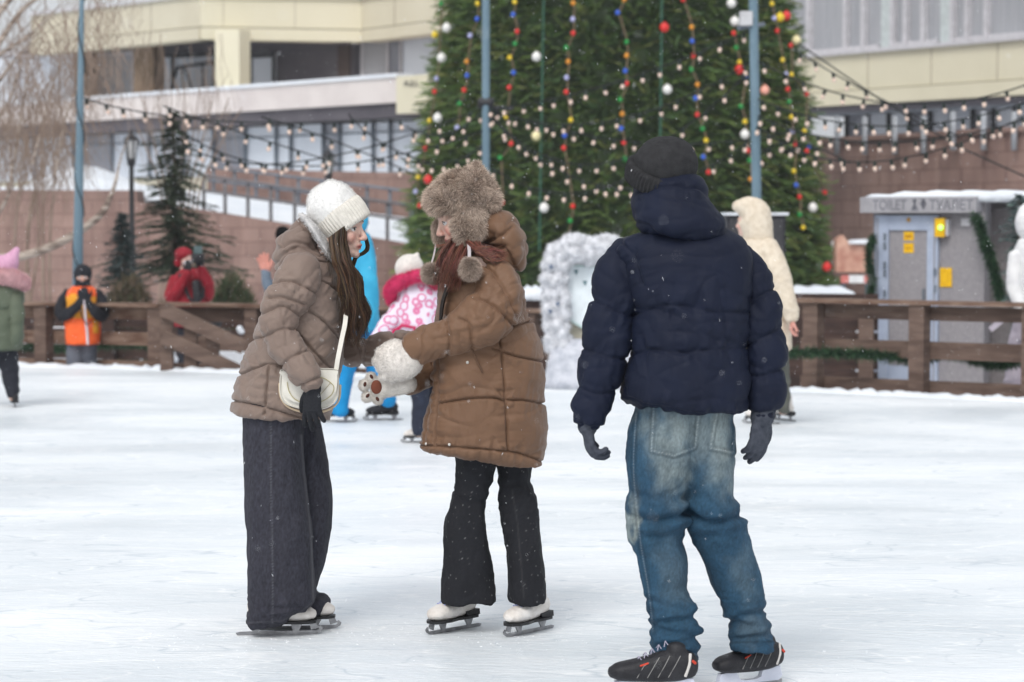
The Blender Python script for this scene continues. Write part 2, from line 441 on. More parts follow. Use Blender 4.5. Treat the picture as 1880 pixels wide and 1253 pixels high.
for i, (a, b) in enumerate(zip(xs[:-1], xs[1:])):
    mb = MB(); z0 = LB.z(400, 322); z1 = zb - .38
    LB.box(mb, a, b, z0, z1, -.98, -.9); w = mb.build('window', DGLASS if i % 4 == 3 else GLASS, bld)
    mb = MB(); LB.box(mb, a, a + 2.2, z0, z1, -.9, -.8); LB.box(mb, a + 2.3, b, z0 + 1.02, z0 + 1.06, -.9, -.84); mb.build('frame', GREYM, w)
# upper storey: three cream fascia faces
up = [(60, 74.6, 370, 68), (370, 68, 665, 69), (665, 69, 900, 63.5)]
FA = [Fac(*u) for u in up]
ZL, ZU = 6.58, 7.78
for k, (f, u) in enumerate(zip(FA, up)):
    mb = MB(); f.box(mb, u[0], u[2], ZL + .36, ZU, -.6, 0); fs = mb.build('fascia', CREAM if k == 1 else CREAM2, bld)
    mb = MB(); f.box(mb, u[0], u[2], ZL, ZL + .33, -.6, .05); mb.build('fascia_lip', CREAM if k == 1 else CREAM2, fs)
    mb = MB(); f.box(mb, u[0], u[2], ZU, ZU + .08, -.7, .1); mb.build('coping', FRAME, fs)
    mb = MB(); n = {0: [120, 200, 280], 1: [412, 543], 2: [725, 800]}[k]
    for x in n: f.box(mb, x, x + .7, ZL + .36, ZU - .01, .0, .006)
    mb.build('panel_joint', BROWNC, fs)
mb = MB(); c = [P(60, 400, 74.6), P(370, 400, 68.2), P(665, 400, 69.2), P(900, 400, 63.8), P(900, 400, 90), P(60, 400, 90)]
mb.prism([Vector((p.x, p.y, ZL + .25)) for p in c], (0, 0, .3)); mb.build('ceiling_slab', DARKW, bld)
f0 = Fac(-160, 82, 60, 77)
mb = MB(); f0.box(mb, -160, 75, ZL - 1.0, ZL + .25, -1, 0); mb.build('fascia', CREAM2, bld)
RB = Fac(60, 76.6, 505, 70.6); RC = Fac(470, 71.4, 800, 68.6)
zc = ZL + .3
for i, (a, b, mt) in enumerate([(-150, -60, CURT), (-60, 40, GLASS), (40, 140, GLASS), (140, 248, CURT), (285, 320, GLASS), (320, 398, GLASS), (440, 462, DGLASS), (462, 505, GLASS), (667, 714, CURT), (714, 738, DGLASS), (738, 800, GLASS)]):
    F_ = RB if a < 500 else RC
    z1 = F_.z(a, 100) if a < 600 else zc
    mb = MB(); F_.box(mb, a, b, zt - .3, z1, -.1, 0); w = mb.build('window', mt, bld)
    mb = MB(); fm = DFRAME if a < 600 and a > 280 else FRAME
    F_.box(mb, a - 1.5, a + 1.5, zt - .3, z1, 0, .08); F_.box(mb, b - 1.5, b + 1.5, zt - .3, z1, 0.002, .082); F_.box(mb, a + 1.6, b - 1.6, z1 - .12, z1 - .01, 0, .07)
    mb.build('frame', fm, w)
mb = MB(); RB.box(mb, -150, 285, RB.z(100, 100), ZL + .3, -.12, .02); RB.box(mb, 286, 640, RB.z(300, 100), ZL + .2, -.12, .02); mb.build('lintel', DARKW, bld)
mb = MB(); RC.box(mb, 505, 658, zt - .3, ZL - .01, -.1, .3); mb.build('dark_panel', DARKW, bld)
mb = MB(); RC.box(mb, 636, 656, zt - .3, ZL - .02, .31, .45); mb.build('column', mat('dark_brown_column', (.06, .04, .035), rough=.7), bld)
for a, b, D, mt, pb in ((397, 441, 67.6, CREAM, 168), (248, 284, 71.5, BROWNC, 180), (140, 160, 74, BROWNC, 190)):
    f = Fac(a - 20, D + .3, b + 20, D - .3); mb = MB(); f.box(mb, a, b, zt - .3, ZL + .24, -.6, 0); mb.build('column', mt, bld)
# slanted steel stair frame in the recess
mb = MB(); q = [(312, 168), (326, 124), (392, 114), (392, 160)]
for a, b in zip(q, q[1:] + q[:1]): mb.tube([P(*a, 72), P(*b, 72)], .045, seg=6)
for a, b in (((334, 126), (336, 166)), ((340, 126), (352, 164)), ((372, 116), (373, 162))): mb.tube([P(*a, 72), P(*b, 72)], .035, seg=6)
mb.build('stair_frame', DFRAME, bld)
# cream sign box at the end of the balcony
f = Fac(728, 60.4, 800, 59)
mb = MB(); z0, z1 = f.z(730, 209), f.z(730, 141); f.box(mb, 728, 800, z0, z1, -1.2, 0); sb = mb.build('sign_box', CREAM, bld)
def text(name, s, m, loc, height, xdir, parent=None, ext=.004, width=None, bold=0):
    c = bpy.data.curves.new('t', 'FONT'); c.body = s; c.size = 1; c.extrude = .001; c.offset = bold
    o = bpy.data.objects.new('t', c); COL.objects.link(o)
    me = bpy.data.meshes.new_from_object(o.evaluated_get(bpy.context.evaluated_depsgraph_get())); bpy.data.objects.remove(o)
    co = getco(me); mn = co.min(0); mx = co.max(0); sz = mx - mn
    X = Vector(xdir).normalized(); Z = Vector((0, 0, 1)); Yv = Z.cross(X)
    k = height / sz[1]; kx = (width / sz[0]) if width else k
    loc = Vector(loc); out = np.array([list(loc + X * float(kx * (v[0] - mn[0])) + Z * float(k * (v[1] - mn[1])) + Yv * float((v[2] - mn[2]) / max(sz[2], 1e-6) * ext)) for v in co])
    setco(me, out); return link_mesh(name, me, m, parent, smooth=False)
p0 = f.hit(742, 160, .03); text('lettering', 'PULL', mat('letter_grey', (.05, .05, .05), rough=.5), p0, .14, f.d, sb, width=.62)

rb = thing('office_wing', 'cream office wing with curtained windows above a long fascia, right of the tree', 'building', (9, 58, GZ))
RP = Fac(1400, 61.5, 1900, 53.7)
z1, z0 = RP.z(1480, 107), RP.z(1490, 197)
mb = MB(); RP.box(mb, 1380, 2100, z0 + .36, z1, -.5, 0); fs = mb.build('fascia', CREAM, rb)
mb = MB(); RP.box(mb, 1380, 2100, z0, z0 + .34, -.5, .04); mb.build('fascia_lip', CREAM, fs)
mb = MB(); RP.box(mb, 1380, 2100, z1, z1 + .09, -.5, .12); mb.build('sill', FRAME, fs)
mb = MB()
for x in (1591, 1707, 1828): RP.box(mb, x, x + .8, z0 + .36, z1 - .02, 0, .005)
mb.build('panel_joint', BROWNC, fs)
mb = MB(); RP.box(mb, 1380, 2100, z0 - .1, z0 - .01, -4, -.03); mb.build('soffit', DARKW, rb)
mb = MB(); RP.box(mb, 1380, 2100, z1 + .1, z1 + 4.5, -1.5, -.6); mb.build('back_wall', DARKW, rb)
xw = [1380, 1463, 1530, 1563, 1592, 1616, 1640, 1672, 1700, 1725, 1752, 1787, 1866, 1900, 1960, 2040]
for i, (a, b) in enumerate(zip(xw[:-1], xw[1:])):
    pale = a in (1592, 1700)
    mb = MB(); RP.box(mb, a, b, z1 + .1, z1 + 3.5, -.5, -.4 if pale else -.45)
    w = mb.build('wall_panel' if pale else 'window', mat('pale_panel', srgb(200, 208, 208), rough=.5) if pale else CURT, rb)
    if not pale:
        mb = MB(); fw = 3
        RP.box(mb, a - fw, a + fw, z1 + .1, z1 + 3.5, -.45, -.3); RP.box(mb, a + fw, b - fw, z1 + .12, z1 + .22, -.45, -.35)
        mb.build('frame', FRAME, w)
for i in range(12):
    a = 1440 + i * 38
    mb = MB(); RP.box(mb, a, a + 38, z0 - 2.2, z0 - .11, -2.2, -2.1); w = mb.build('window', GLASS if i % 3 else DGLASS, rb)
    mb = MB(); RP.box(mb, a - 1.6, a + 1.6, z0 - 2.2, z0 - .11, -2.1, -2); mb.build('frame', DFRAME, w)

# ------------------------------------------------ granite walls
def granite():
    m = mat('granite_slabs', srgb(164, 136, 126), srgb(144, 119, 111), scale=1.2, rough=.75, detail=8)
    t = m.node_tree; N = t.nodes; L = t.links; b = N['Principled BSDF']
    src = b.inputs['Base Color'].links[0].from_socket
    tc = N.new('ShaderNodeTexCoord'); sp = N.new('ShaderNodeSeparateXYZ'); cb = N.new('ShaderNodeCombineXYZ')
    L.new(tc.outputs['Object'], sp.inputs[0]); L.new(sp.outputs['X'], cb.inputs['X']); L.new(sp.outputs['Z'], cb.inputs['Y'])
    br = N.new('ShaderNodeTexBrick'); br.inputs['Scale'].default_value = .9; br.inputs['Mortar Size'].default_value = .012
    br.inputs['Color1'].default_value = (1, 1, 1, 1); br.inputs['Color2'].default_value = (.82, .80, .80, 1); br.inputs['Mortar'].default_value = (.55, .5, .5, 1)
    L.new(cb.outputs[0], br.inputs['Vector'])
    mx = N.new('ShaderNodeMix'); mx.data_type = 'RGBA'; mx.blend_type = 'MULTIPLY'; mx.inputs['Factor'].default_value = .8
    L.new(src, mx.inputs['A']); L.new(br.outputs['Color'], mx.inputs['B']); L.new(mx.outputs['Result'], b.inputs['Base Color'])
    # damp streaks running down
    mp = N.new('ShaderNodeMapping'); mp.inputs['Scale'].default_value = (2.2, 2.2, .25); L.new(tc.outputs['Object'], mp.inputs[0])
    nz = N.new('ShaderNodeTexNoise'); nz.inputs['Scale'].default_value = 1.4; nz.inputs['Detail'].default_value = 5; L.new(mp.outputs[0], nz.inputs[0])
    rp = N.new('ShaderNodeValToRGB'); rp.color_ramp.elements[0].position = .4; rp.color_ramp.elements[1].position = .6; rp.color_ramp.elements[0].color = (.74, .7, .7, 1)
    L.new(nz.outputs[0], rp.inputs[0])
    m2 = N.new('ShaderNodeMix'); m2.data_type = 'RGBA'; m2.blend_type = 'MULTIPLY'; m2.inputs['Factor'].default_value = .7
    L.new(mx.outputs['Result'], m2.inputs['A']); L.new(rp.outputs[0], m2.inputs['B']); L.new(m2.outputs['Result'], b.inputs['Base Color'])
    return m
GRAN = granite()
def wall(name, label, pts, D, thick, m=GRAN):
    """pts: top edge pixels; a vertical wall from the ground"""
    mb = MB(); tp = [P(x, y, D) for x, y in pts]
    poly = tp + [Vector((tp[-1].x, D, GZ)), Vector((tp[0].x, D, GZ))]
    mb.prism(poly, (0, thick, 0)); o = mb.build(name, m, origin=((tp[0].x + tp[-1].x) / 2, D, GZ)); tag(o, label, 'wall'); return o
wall('ramp_wall', 'low brown granite wall whose top steps down to the right under the snowy ramp', [(-200, 348), (250, 350), (252, 372), (370, 386), (740, 447), (1000, 470)], 48, 1.0)
wall('terrace_wall', 'brown granite wall behind the ramp railing, below the glazed ground floor', [(380, 306), (560, 314), (1000, 322)], 56, .8)
gw = Fac(1300, 54, 1900, 42.6)
mb = MB(); gw.box(mb, 1250, 2600, GZ, gw.z(1510, 262), -1, 0); o = mb.build('plaza_wall', GRAN, origin=(*gw.xy(1650)[:2], GZ)); tag(o, 'long brown granite wall behind the grey toilet cabin', 'wall')
mb = MB(); gw.box(mb, 1250, 2600, gw.z(1510, 262), gw.z(1510, 254), -1.05, .08); mb.build('coping', GRAN, o)
# snow banks above the low wall
prof_t = [(-200, 338), (40, 345), (90, 322), (150, 304), (190, 318), (230, 336), (300, 348), (370, 350), (450, 362), (560, 376), (740, 400), (1000, 420)]
prof_b = [(-200, 352), (40, 352), (90, 352), (150, 352), (190, 352), (249, 356), (300, 378), (370, 390), (450, 404), (560, 421), (740, 452), (1000, 475)]
mb = MB(); rs = []
for (xa, ya), (xb, yb) in zip(prof_t, prof_b):
    a = P(xa, ya, 53.5); b = P(xb, yb, 49.02); m_ = (a + b) / 2 + Vector((0, 0, .05))
    rs.append([b, m_, a, a + Vector((0, 2, 0)), a + Vector((0, 2, -3)), b + Vector((0, 0, -1.5))])
mb.rings(rs); tag(mb.build('snow_bank', SNOW), kind='structure')
# railings
def railing(label, tops, D, posts, hp, m=GREYM, group=None, rails=(0, .3), r=.03):
    mid = P(*tops[len(tops) // 2], D); rt = thing('railing', label, 'railing', (mid.x, D, mid.z - 1), group)
    def topz(px):
        for (xa, ya), (xb, yb) in zip(tops[:-1], tops[1:]):
            if xa <= px <= xb: return ya + (yb - ya) * (px - xa) / (xb - xa)
        return tops[-1][1]
    for x in posts:
        a = P(x, topz(x), D); mb = MB(); mb.tube([a, a - Vector((0, 0, hp))], r * 1.2, seg=8, round_=False); mb.build('post', m, rt, smooth=True)
    for k in rails:
        mb = MB(); mb.tube([P(x, y, D - r * 2.3) - Vector((0, 0, k)) for x, y in tops], r, seg=8, round_=False); mb.build('rail', m, rt, smooth=True)
    return rt
railing('grey steel railing sloping down in front of the snowy ramp', [(370, 322), (740, 376), (800, 385)], 48.6, [374, 413, 455, 497, 541, 584, 627, 669, 711, 753], 1.05, mat('weathered_steel', srgb(118, 116, 120), rough=.6))
railing('thin grey steel railing on the brown wall behind the ramp', [(380, 306), (740, 350), (800, 356)], 53.8, [392, 431, 470, 509, 548, 590, 632, 674, 716, 758], .9)
rt = thing('railing', 'row of grey steel posts on the long granite wall behind the toilet cabin', 'railing', (*gw.xy(1650, .2)[:2], gw.z(1650, 262)))
for x in (1485, 1537, 1588, 1643, 1696, 1750, 1806, 1862, 1915):
    mb = MB(); p = gw.hit(x, 205 if x > 1700 else 214, .14); q = gw.hit(x, 276 if x > 1700 else 284, .14); mb.tube([p, q], .055, seg=8, round_=False); mb.build('post', mat('light_steel', srgb(168, 172, 178), rough=.5), rt, smooth=True)
mb = MB(); mb.tube([gw.hit(1440, 216, .1), gw.hit(1960, 190, .1)], .02, seg=6); mb.build('rail', GREYM, rt)

# ------------------------------------------------ wooden fences
WOOD = mat('brown_board', srgb(114, 95, 85), srgb(88, 71, 63), scale=3, rough=.8, bump=.4, bscale=20, stretch=(1, 1, 6))
WOODD = mat('dark_board', srgb(76, 58, 52), srgb(52, 40, 38), scale=3, rough=.85, bump=.4, bscale=20, stretch=(1, 1, 6))
WOODG = mat('weathered_board', srgb(134, 112, 98), srgb(96, 72, 60), scale=4, rough=.85, bump=.4, bscale=20, stretch=(1, 1, 6))
WOODL = mat('fresh_board', srgb(190, 140, 90), srgb(160, 112, 70), scale=4, rough=.8)
def fence(label, A, B, posts, rails, pz, cap=True, m=WOOD, pm=WOOD, backs=(), pw=.15):
    """A,B: ends in plan; posts: pixel columns; rails: (z0, z1) heights; pz: post top"""
    f = Fac(0, 1, 1, 1); f.a = Vector((A[0], A[1], 0)); f.b = Vector((B[0], B[1], 0)); f.d = (f.b - f.a).normalized(); f.n = Vector((f.d.y, -f.d.x, 0))
    if f.n.y > 0: f.n = -f.n
    mid = (f.a + f.b) / 2; rt = thing('wooden_fence', label, 'fence', (mid.x, mid.y, GZ))
    for x in posts:
        p = f.xy(x); mb = MB(); M = Matrix.Translation(p) @ Matrix.Rotation(math.atan2(f.d.y, f.d.x), 4, 'Z')
        mb.box((-pw / 2, -pw / 2, GZ), (pw / 2, pw / 2, pz), M); mb.build('post', pm, rt)
    L_ = (f.b - f.a).length
    for k, (z0, z1) in enumerate(rails):
        mb = MB(); t = 0; j = 0
        while t < L_:
            t2 = min(t + 2.35 + .3 * ((j * 37 + k * 11) % 5) / 5, L_); o = .004 * (j % 2)
            c = [f.a + f.d * (t + .004) + f.n * (-pw / 2 - .045 - o), f.a + f.d * (t2 - .004) + f.n * (-pw / 2 - .045 - o)]
            c += [c[1] + f.n * .04, c[0] + f.n * .04]
            mb.prism([Vector((q.x, q.y, z0)) for q in c], (0, 0, z1 - z0)); t = t2; j += 1
        mb.build('rail', m, rt)
    if cap:
        mb = MB(); c = [f.a + f.n * -.16, f.b + f.n * -.16, f.b + f.n * .11, f.a + f.n * .11]
        mb.prism([Vector((q.x, q.y, pz + .003)) for q in c], (0, 0, .035)); mb.build('cap_board', WOODG, rt)
    return rt, f
A1 = P(-900, 558, 29.3); B1 = P(298, 562, 25.9)
zr = lambda f, px, y: f.z(px, y)
fence_l, ffl = fence('brown plank fence at the far left, behind the man in the orange vest', A1, B1, [-880, -620, -390, -180, 78, 287], [(.50, .635), (.22, .36), (-.08, .05)], .64, pm=WOOD, m=WOODG)
A2 = P(298, 562, 26.6); B2 = P(1010, 560, 24.6)
fence_m, ffm = fence('brown plank fence behind the two women, between stair railing and white arch', A2, B2, [465, 640, 805, 975], [(.46, .62), (.14, .30), (-.16, .0)], .63, m=WOOD)
A3 = P(1462, 562, 22.9); B3 = P(2900, 562, 19.0)
fence_r, ffr = fence('reddish brown three-rail fence in front of the grey toilet cabin', A3, B3, [1495, 1690, 1898, 2130, 2380, 2640, 2890], [(.655, .785), (.30, .46), (-.10, .10)], .80)
A4 = P(-250, 580, 31); B4 = P(520, 580, 30)
fence_d, ffd = fence('dark close-boarded fence seen through the gaps of the left fence', A4, B4, [60, 200, 380], [(.02 + .20 * k, .2 + .20 * k) for k in range(-2, 2)], .52, cap=False, m=WOODD, pm=WOODD)
A5 = P(1440, 560, 24.8); B5 = P(1612, 560, 24.6)
fence_e, ffe = fence('dark close-boarded barrier beside the toilet cabin, behind the three-rail fence', A5, B5, [1592], [(-.35 + .20 * k, -.18 + .20 * k) for k in range(0, 6)], .66, cap=False, m=WOODD, pm=WOOD)
# planter box with snow on it under the tree, right
def snowbox(label, x0, x1, y0, y1, D):
    a = P(x0, y0, D); b = P(x1, y1, D); rt = thing('barrier_block', label, 'barrier', ((a.x + b.x) / 2, D, GZ))
    mb = MB(); mb.box((a.x, D, GZ), (b.x, D + .9, b.z)); mb.build('box', WOODD, rt)
    mb = MB(); n = 14; rs = []
    for i in range(n + 1):
        t = i / n; x = a.x - .06 + (b.x - a.x + .12) * t; h = (a.z - b.z) * (1 - abs(2 * t - 1) ** 5) * (1 + .12 * math.sin(i * 1.9)) + .01
        rs.append([Vector((x, D - .08, b.z + .002)), Vector((x, D - .06, b.z + h * .7)), Vector((x, D + .2, b.z + h)), Vector((x, D + .7, b.z + h)), Vector((x, D + .98, b.z + .002))])
    mb.rings(rs); mb.build('snow_cap', SNOW, rt, smooth=True)
snowbox('dark wooden block with a thick snow cap at the tree foot, right', 1440, 1572, 529, 547, 33)
snowbox('dark wooden block with snow on top between the brown coat and the white arch', 960, 1004, 530, 552, 27)
# stair railing (diagonal boards) at the gap of the left fence
rt = thing('stair_railing', 'brown wooden stair railing with two diagonal boards at the gap in the left fence', 'railing', (P(370, 600, 25.3).x, 25.3, GZ))
for x, y in ((306, 562), (350, 590), (390, 612)):
    p = P(x, y, 25.3); mb = MB(); mb.box((p.x - .065, 25.25, GZ), (p.x + .065, 25.38, p.z)); mb.build('post', WOOD, rt)
for a, b in (((300, 568), (448, 638)), ((300, 618), (440, 684))):
    mb = MB(); mb.bar(P(*a, 25.2), P(*b, 25.2), .05, .15, (0, 0, 1)); mb.build('handrail', WOOD, rt)
for i, (x, y, w, h) in enumerate(((292, 643, 10, 22), (318, 655, 10, 20), (378, 640, 13, 25), (440, 605, 11, 14))):
    a = P(x, y, 27.4); s_ = 27.4 / FPX; mb = MB(); mb.ell(a, (w * s_ * .5, .1, h * s_ * .5), 12); mb.ell(a + Vector((w * s_ * .3, 0, -h * s_ * .3)), (w * s_ * .6, .1, h * s_ * .35), 12)
    o = mb.build('snow_lump', SNOW, origin=a, smooth=True); tag(o, ['small lump of snow behind the last post of the left fence', 'small lump of snow low behind the first stair post', 'lump of snow between the stair railing boards', 'lump of snow on a board behind the brown-coated skaters'][i], 'snow')
p = P(238, 672, 25.6); mb = MB(); mb.box((p.x, 25.3, -.07), (P(395, 672, 25.6).x, 25.8, -.01)); tag(mb.build('loose_board', WOODL, origin=(p.x, 25.5, -.07)), 'pale fresh board lying at the foot of the left fence', 'board')
# low snowy table behind the fence near the taupe coat
p = P(398, 652, 26); q = P(470, 672, 26); mb = MB(); mb.prism([P(396, 648, 26), P(500, 648, 26), P(500, 680, 26), P(438, 672, 26)], (0, .8, 0)); tag(mb.build('snow_heap', SNOW, origin=p), kind='structure')

# ------------------------------------------------ steel poles, lamps
def pole(label, px, D, pts, r0, r1, boxes=()):
    b = P(px, 400, D); rt = thing('steel_pole', label, 'pole', (b.x, D, GZ))
    tp = P(*pts[0], D); tp2 = tp + (tp - P(*pts[1], D)).normalized() * 2.5; bt = P(*pts[1], D)
    d = (bt - tp).normalized(); t = (GZ - bt.z) / d.z; base = bt + d * t
    mb = MB(); mb.tube([base, bt, tp, tp2], [r0 * 1.05, r0, r1, r1 * .9], seg=14, round_=False); mb.build('shaft', POLE, rt, smooth=True)
    return rt
POLE = mat('painted_pole', srgb(112, 136, 150), srgb(92, 116, 130), scale=3, rough=.45, stretch=(1, 1, .3))
CABLE = mat('black_cable', (.012, .013, .014), rough=.6)
p1 = pole('grey blue steel pole wound with a black cable, left of the dark fir', 145, 29, [(150, 0), (143, 480)], .062, .028)
mb = MB(); pts = []
for k in range(61):
    y = -20 + k * 9; c = P(150 - y * .0146, y, 29); a = k * .42; r = .04 + .028 * k / 60; pts.append(c + Vector((math.cos(a) * r, math.sin(a) * r, 0)))
mb.tube(pts, .008, seg=5); mb.build('cable', CABLE, p1)
p2 = pole('slim grey blue steel pole behind the fur hat, in front of the tree', 892, 33, [(892, 0), (892, 300)], .055, .052)
mb = MB(); mb.tube([P(880, 196, 33), P(940, 200, 33)], .03, seg=6); mb.tube([P(884, 188, 33), P(900, 188, 33)], .07, seg=8); mb.build('clamp', DFRAME, p2)
p3 = pole('steel pole with a white box near its top, behind the cream hooded coat', 1386, 31, [(1383, 0), (1389, 360)], .062, .058)
mb = MB(); a = P(1358, 22, 31); b = P(1380, 48, 31); mb.box((a.x, 30.9, b.z), (b.x, 31.1, a.z)); o = mb.build('camera_box', mat('white_plastic', (.6, .6, .62), rough=.4), p3)
mb = MB(); mb.tube([P(1356, 52, 31), P(1402, 45, 31)], .03, seg=6); mb.build('bracket', GREYM, p3)
LAMPG = mat('lamp_glass', srgb(215, 215, 215), rough=.3, spec=.5)
def lantern(label, px, top, bot, D, w):
    b = P(px, 400, D); s_ = D / FPX; rt = thing('street_lamp', label, 'lamp', (b.x, D, GZ)); ztop = P(px, top, D).z
    H = w * s_                        # lantern width in metres
    mb = MB(); z = ztop - H * 2.1
    mb.tube([(b.x, D, GZ), (b.x, D, GZ + .5), (b.x, D, GZ + .55), (b.x, D, z)], [.1, .085, .05, .034], seg=12, round_=False); mb.build('post', DFRAME, rt, smooth=True)
    mb = MB(); rs = []
    for r, zz in ((.24, z + .02), (.42, z + H * 1.35)):
        rs.append([Vector((b.x + r * H * math.cos(R(60 * k)), D + r * H * math.sin(R(60 * k)), zz)) for k in range(6)])
    mb.rings(rs); gl = mb.build('lantern_glass', LAMPG, rt)
    mb = MB()
    for k in range(6): mb.tube([rs[0][k], rs[1][k]], .012, seg=5)
    mb.tube([(b.x, D, z - .03), (b.x, D, z + .02)], H * .27, seg=12); mb.build('lantern_frame', DFRAME, rt)
    mb = MB(); mb.tube([(b.x, D, z + H * 1.36), (b.x, D, z + H * 1.55), (b.x, D, z + H * 1.75), (b.x, D, z + H * 1.85), (b.x, D, z + H * 2.1)], [H * .52, H * .34, H * .14, H * .08, H * .04], seg=12, round_=False); mb.build('lamp_roof', DFRAME, rt, smooth=True)
    return rt
lantern('black street lamp with a six-sided lantern beside the dark fir', 242, 236, 555, 36, 29)
lantern('black street lamp whose lantern shows just above the white knitted hat', 603, 268, 345, 45, 26)

# ------------------------------------------------ toilet cabin
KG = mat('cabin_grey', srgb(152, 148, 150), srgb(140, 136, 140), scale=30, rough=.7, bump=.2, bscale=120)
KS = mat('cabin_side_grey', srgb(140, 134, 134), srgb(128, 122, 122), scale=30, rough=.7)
KB = mat('door_frame_blue', srgb(176, 186, 204), srgb(162, 172, 192), scale=6, rough=.4)
YEL = mat('yellow_sticker', srgb(240, 190, 20), srgb(226, 172, 16), scale=20, rough=.5)
ORA = mat('orange_disc', srgb(190, 140, 40), rough=.5)
BLK = mat('black_ink', (.02, .02, .02), rough=.5)
c0 = P(1603, 400, 25.4); c1 = P(1808, 400, 24.7); c2 = P(1872, 400, 27.2)
ko = Vector(((c0.x + c1.x) / 2, 25, GZ)); kt = thing('toilet_cabin', 'grey public toilet cabin with yellow stickers and snow on its flat roof', 'toilet cabin', ko)
kf = Fac(1603, 25.4, 1808, 24.7); zr_ = kf.z(1700, 372)
mb = MB(); pl = [Vector((p.x, p.y, GZ + .12)) for p in (c0, c1, c2, c0 + (c2 - c1))]; mb.prism(pl, (0, 0, zr_ - GZ - .12)); mb.build('body', KG, kt)
mb = MB(); pl = [Vector((p.x, p.y, GZ)) for p in (c0 - kf.n * .05, c1 - kf.n * .05, c2, c0 + (c2 - c1))]; mb.prism(pl, (0, 0, .12)); mb.build('plinth', DFRAME, kt)
mb = MB(); kf.box(mb, 1591, 1803, kf.z(1700, 391), kf.z(1700, 362), .001, .16); hd = mb.build('sign_board', mat('sign_board_grey', srgb(162, 160, 164), rough=.6), kt)
INK = mat('dull_letter', srgb(112, 112, 120), rough=.6)
zt_ = kf.z(1700, 386); hh = kf.z(1700, 367) - zt_
def kp(px, off=.161): v = kf.xy(px, off); return Vector((v.x, v.y, zt_))
text('lettering', 'TOILET', INK, kp(1602), hh, kf.d, hd, width=(kp(1664) - kp(1602)).length, bold=.01)
text('lettering', 'ТУАЛЕТ', INK, kp(1706), hh, kf.d, hd, width=(kp(1786) - kp(1706)).length, bold=.01)
for px, inv in ((1679, 0), (1695, 1)):
    b = kp(px); mb = MB(); w = .038; n = kf.n
    tri = [b + kf.d * -w, b + kf.d * w, b + Vector((0, 0, hh * .72))] if not inv else [b, b + kf.d * w + Vector((0, 0, hh * .72)), b + kf.d * -w + Vector((0, 0, hh * .72))]
    mb.prism(tri, n * .006); mb.ell(b + Vector((0, 0, hh * .9)) + n * .004, .02, 10, rings=6); mb.build('toilet_symbol', mat('symbol_ink', srgb(96, 96, 104), rough=.6), hd)
mb = MB(); rs = []
e0 = c0 + kf.n * .1; dv = (c2 - c1)
for i in range(25):
    t = i / 24; a = e0 + (c1 - c0) * (t * 1.45) - kf.d * 0.0; hh2 = .012 + .055 * min(1, t * 3) ** .6 * (1 if t < .97 else .5) + .012 * math.sin(i * 1.3)
    z = zr_ + (.05 if True else 0)
    rs.append([Vector((a.x, a.y, zr_ + .002)), Vector((a.x, a.y, z + hh2 * .8)), Vector((a.x, a.y + .3, z + hh2)), Vector((a.x + dv.x, a.y + dv.y, z + hh2)), Vector((a.x + dv.x, a.y + dv.y, zr_ + .002))])
mb.rings(rs); mb.build('roof_snow', SNOW, kt, smooth=True)
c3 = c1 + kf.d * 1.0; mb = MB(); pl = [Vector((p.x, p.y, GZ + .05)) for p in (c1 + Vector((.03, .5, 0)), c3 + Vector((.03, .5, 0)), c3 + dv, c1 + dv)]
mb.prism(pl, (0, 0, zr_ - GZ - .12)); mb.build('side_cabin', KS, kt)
dz = lambda y: kf.z(1670, y)
zb_ = dz(700)
mb = MB(); kf.box(mb, 1611, 1635, zb_, dz(396), .002, .05); kf.box(mb, 1706, 1726, zb_, dz(396), .002, .05); kf.box(mb, 1635.2, 1705.8, dz(423), dz(396), .002, .048); kf.box(mb, 1635.2, 1705.8, zb_, dz(672), .002, .03); fr = mb.build('door_frame', KB, kt)
mb = MB(); kf.box(mb, 1614.5, 1616, zb_, dz(400), .05, .056); kf.box(mb, 1719, 1720.5, zb_, dz(400), .05, .056); mb.build('groove', KS, fr)
mb = MB(); kf.box(mb, 1635.3, 1705.7, dz(671), dz(423.3), .002, .025); dr = mb.build('door', KG, kt)
mb = MB(); kf.box(mb, 1698, 1701, dz(560), dz(530), .026, .05); mb.build('handle', GREYM, dr)
mb = MB(); 
for y0, y1 in ((442, 425.5), (464.5, 447)): kf.box(mb, 1661.5, 1680, dz(y0), dz(y1), .0255, .029)
mb.build('sticker', YEL, dr)
mb = MB()
for y in (434, 437): kf.box(mb, 1665, 1676, dz(y), dz(y - 2.2), .0295, .031)
kf.box(mb, 1664, 1677, dz(457), dz(455), .0295, .031); mb.build('sticker_print', mat('sticker_print', srgb(190, 130, 20), rough=.5), dr)
mb = MB(); c = kf.hit(1669, 404, .049); mb.ell(c, (.025, .01, .025), 12); mb.build('disc', ORA, fr)
for q in ((1624, 435), (1624, 452), (1624, 487), (1624, 502), (1624, 540), (1716, 500), (1716, 530)):
    c = kf.hit(*q, .051); mb = MB(); mb.box((c.x - .012, c.y - .02, c.z - .035), (c.x + .012, c.y + .02, c.z + .035)); mb.build('hinge', GREYM, fr)
mb = MB(); kf.box(mb, 1723.5, 1741, dz(435), dz(401), .052, .10); lb = mb.build('lamp_box', YEL, kt)
mb = MB(); kf.box(mb, 1742, 1746, dz(433), dz(403), .002, .08); mb.build('lamp_back', FRAME, lb)
mb = MB(); mb.ell(kf.hit(1727, 418, .11), .028, 12); mb.build('green_light', mat('green_light', (.35, 1, .2), (.35, 1, .2), emit=1.5), lb)
mb = MB(); kf.box(mb, 1766.5, 1782, dz(415), dz(401), .002, .03); mb.build('vent', FRAME, kt)
mb = MB(); kf.box(mb, 1727.5, 1749, dz(526), dz(491.5), .052 if False else .003, .012); mb.build('notice', YEL, kt)
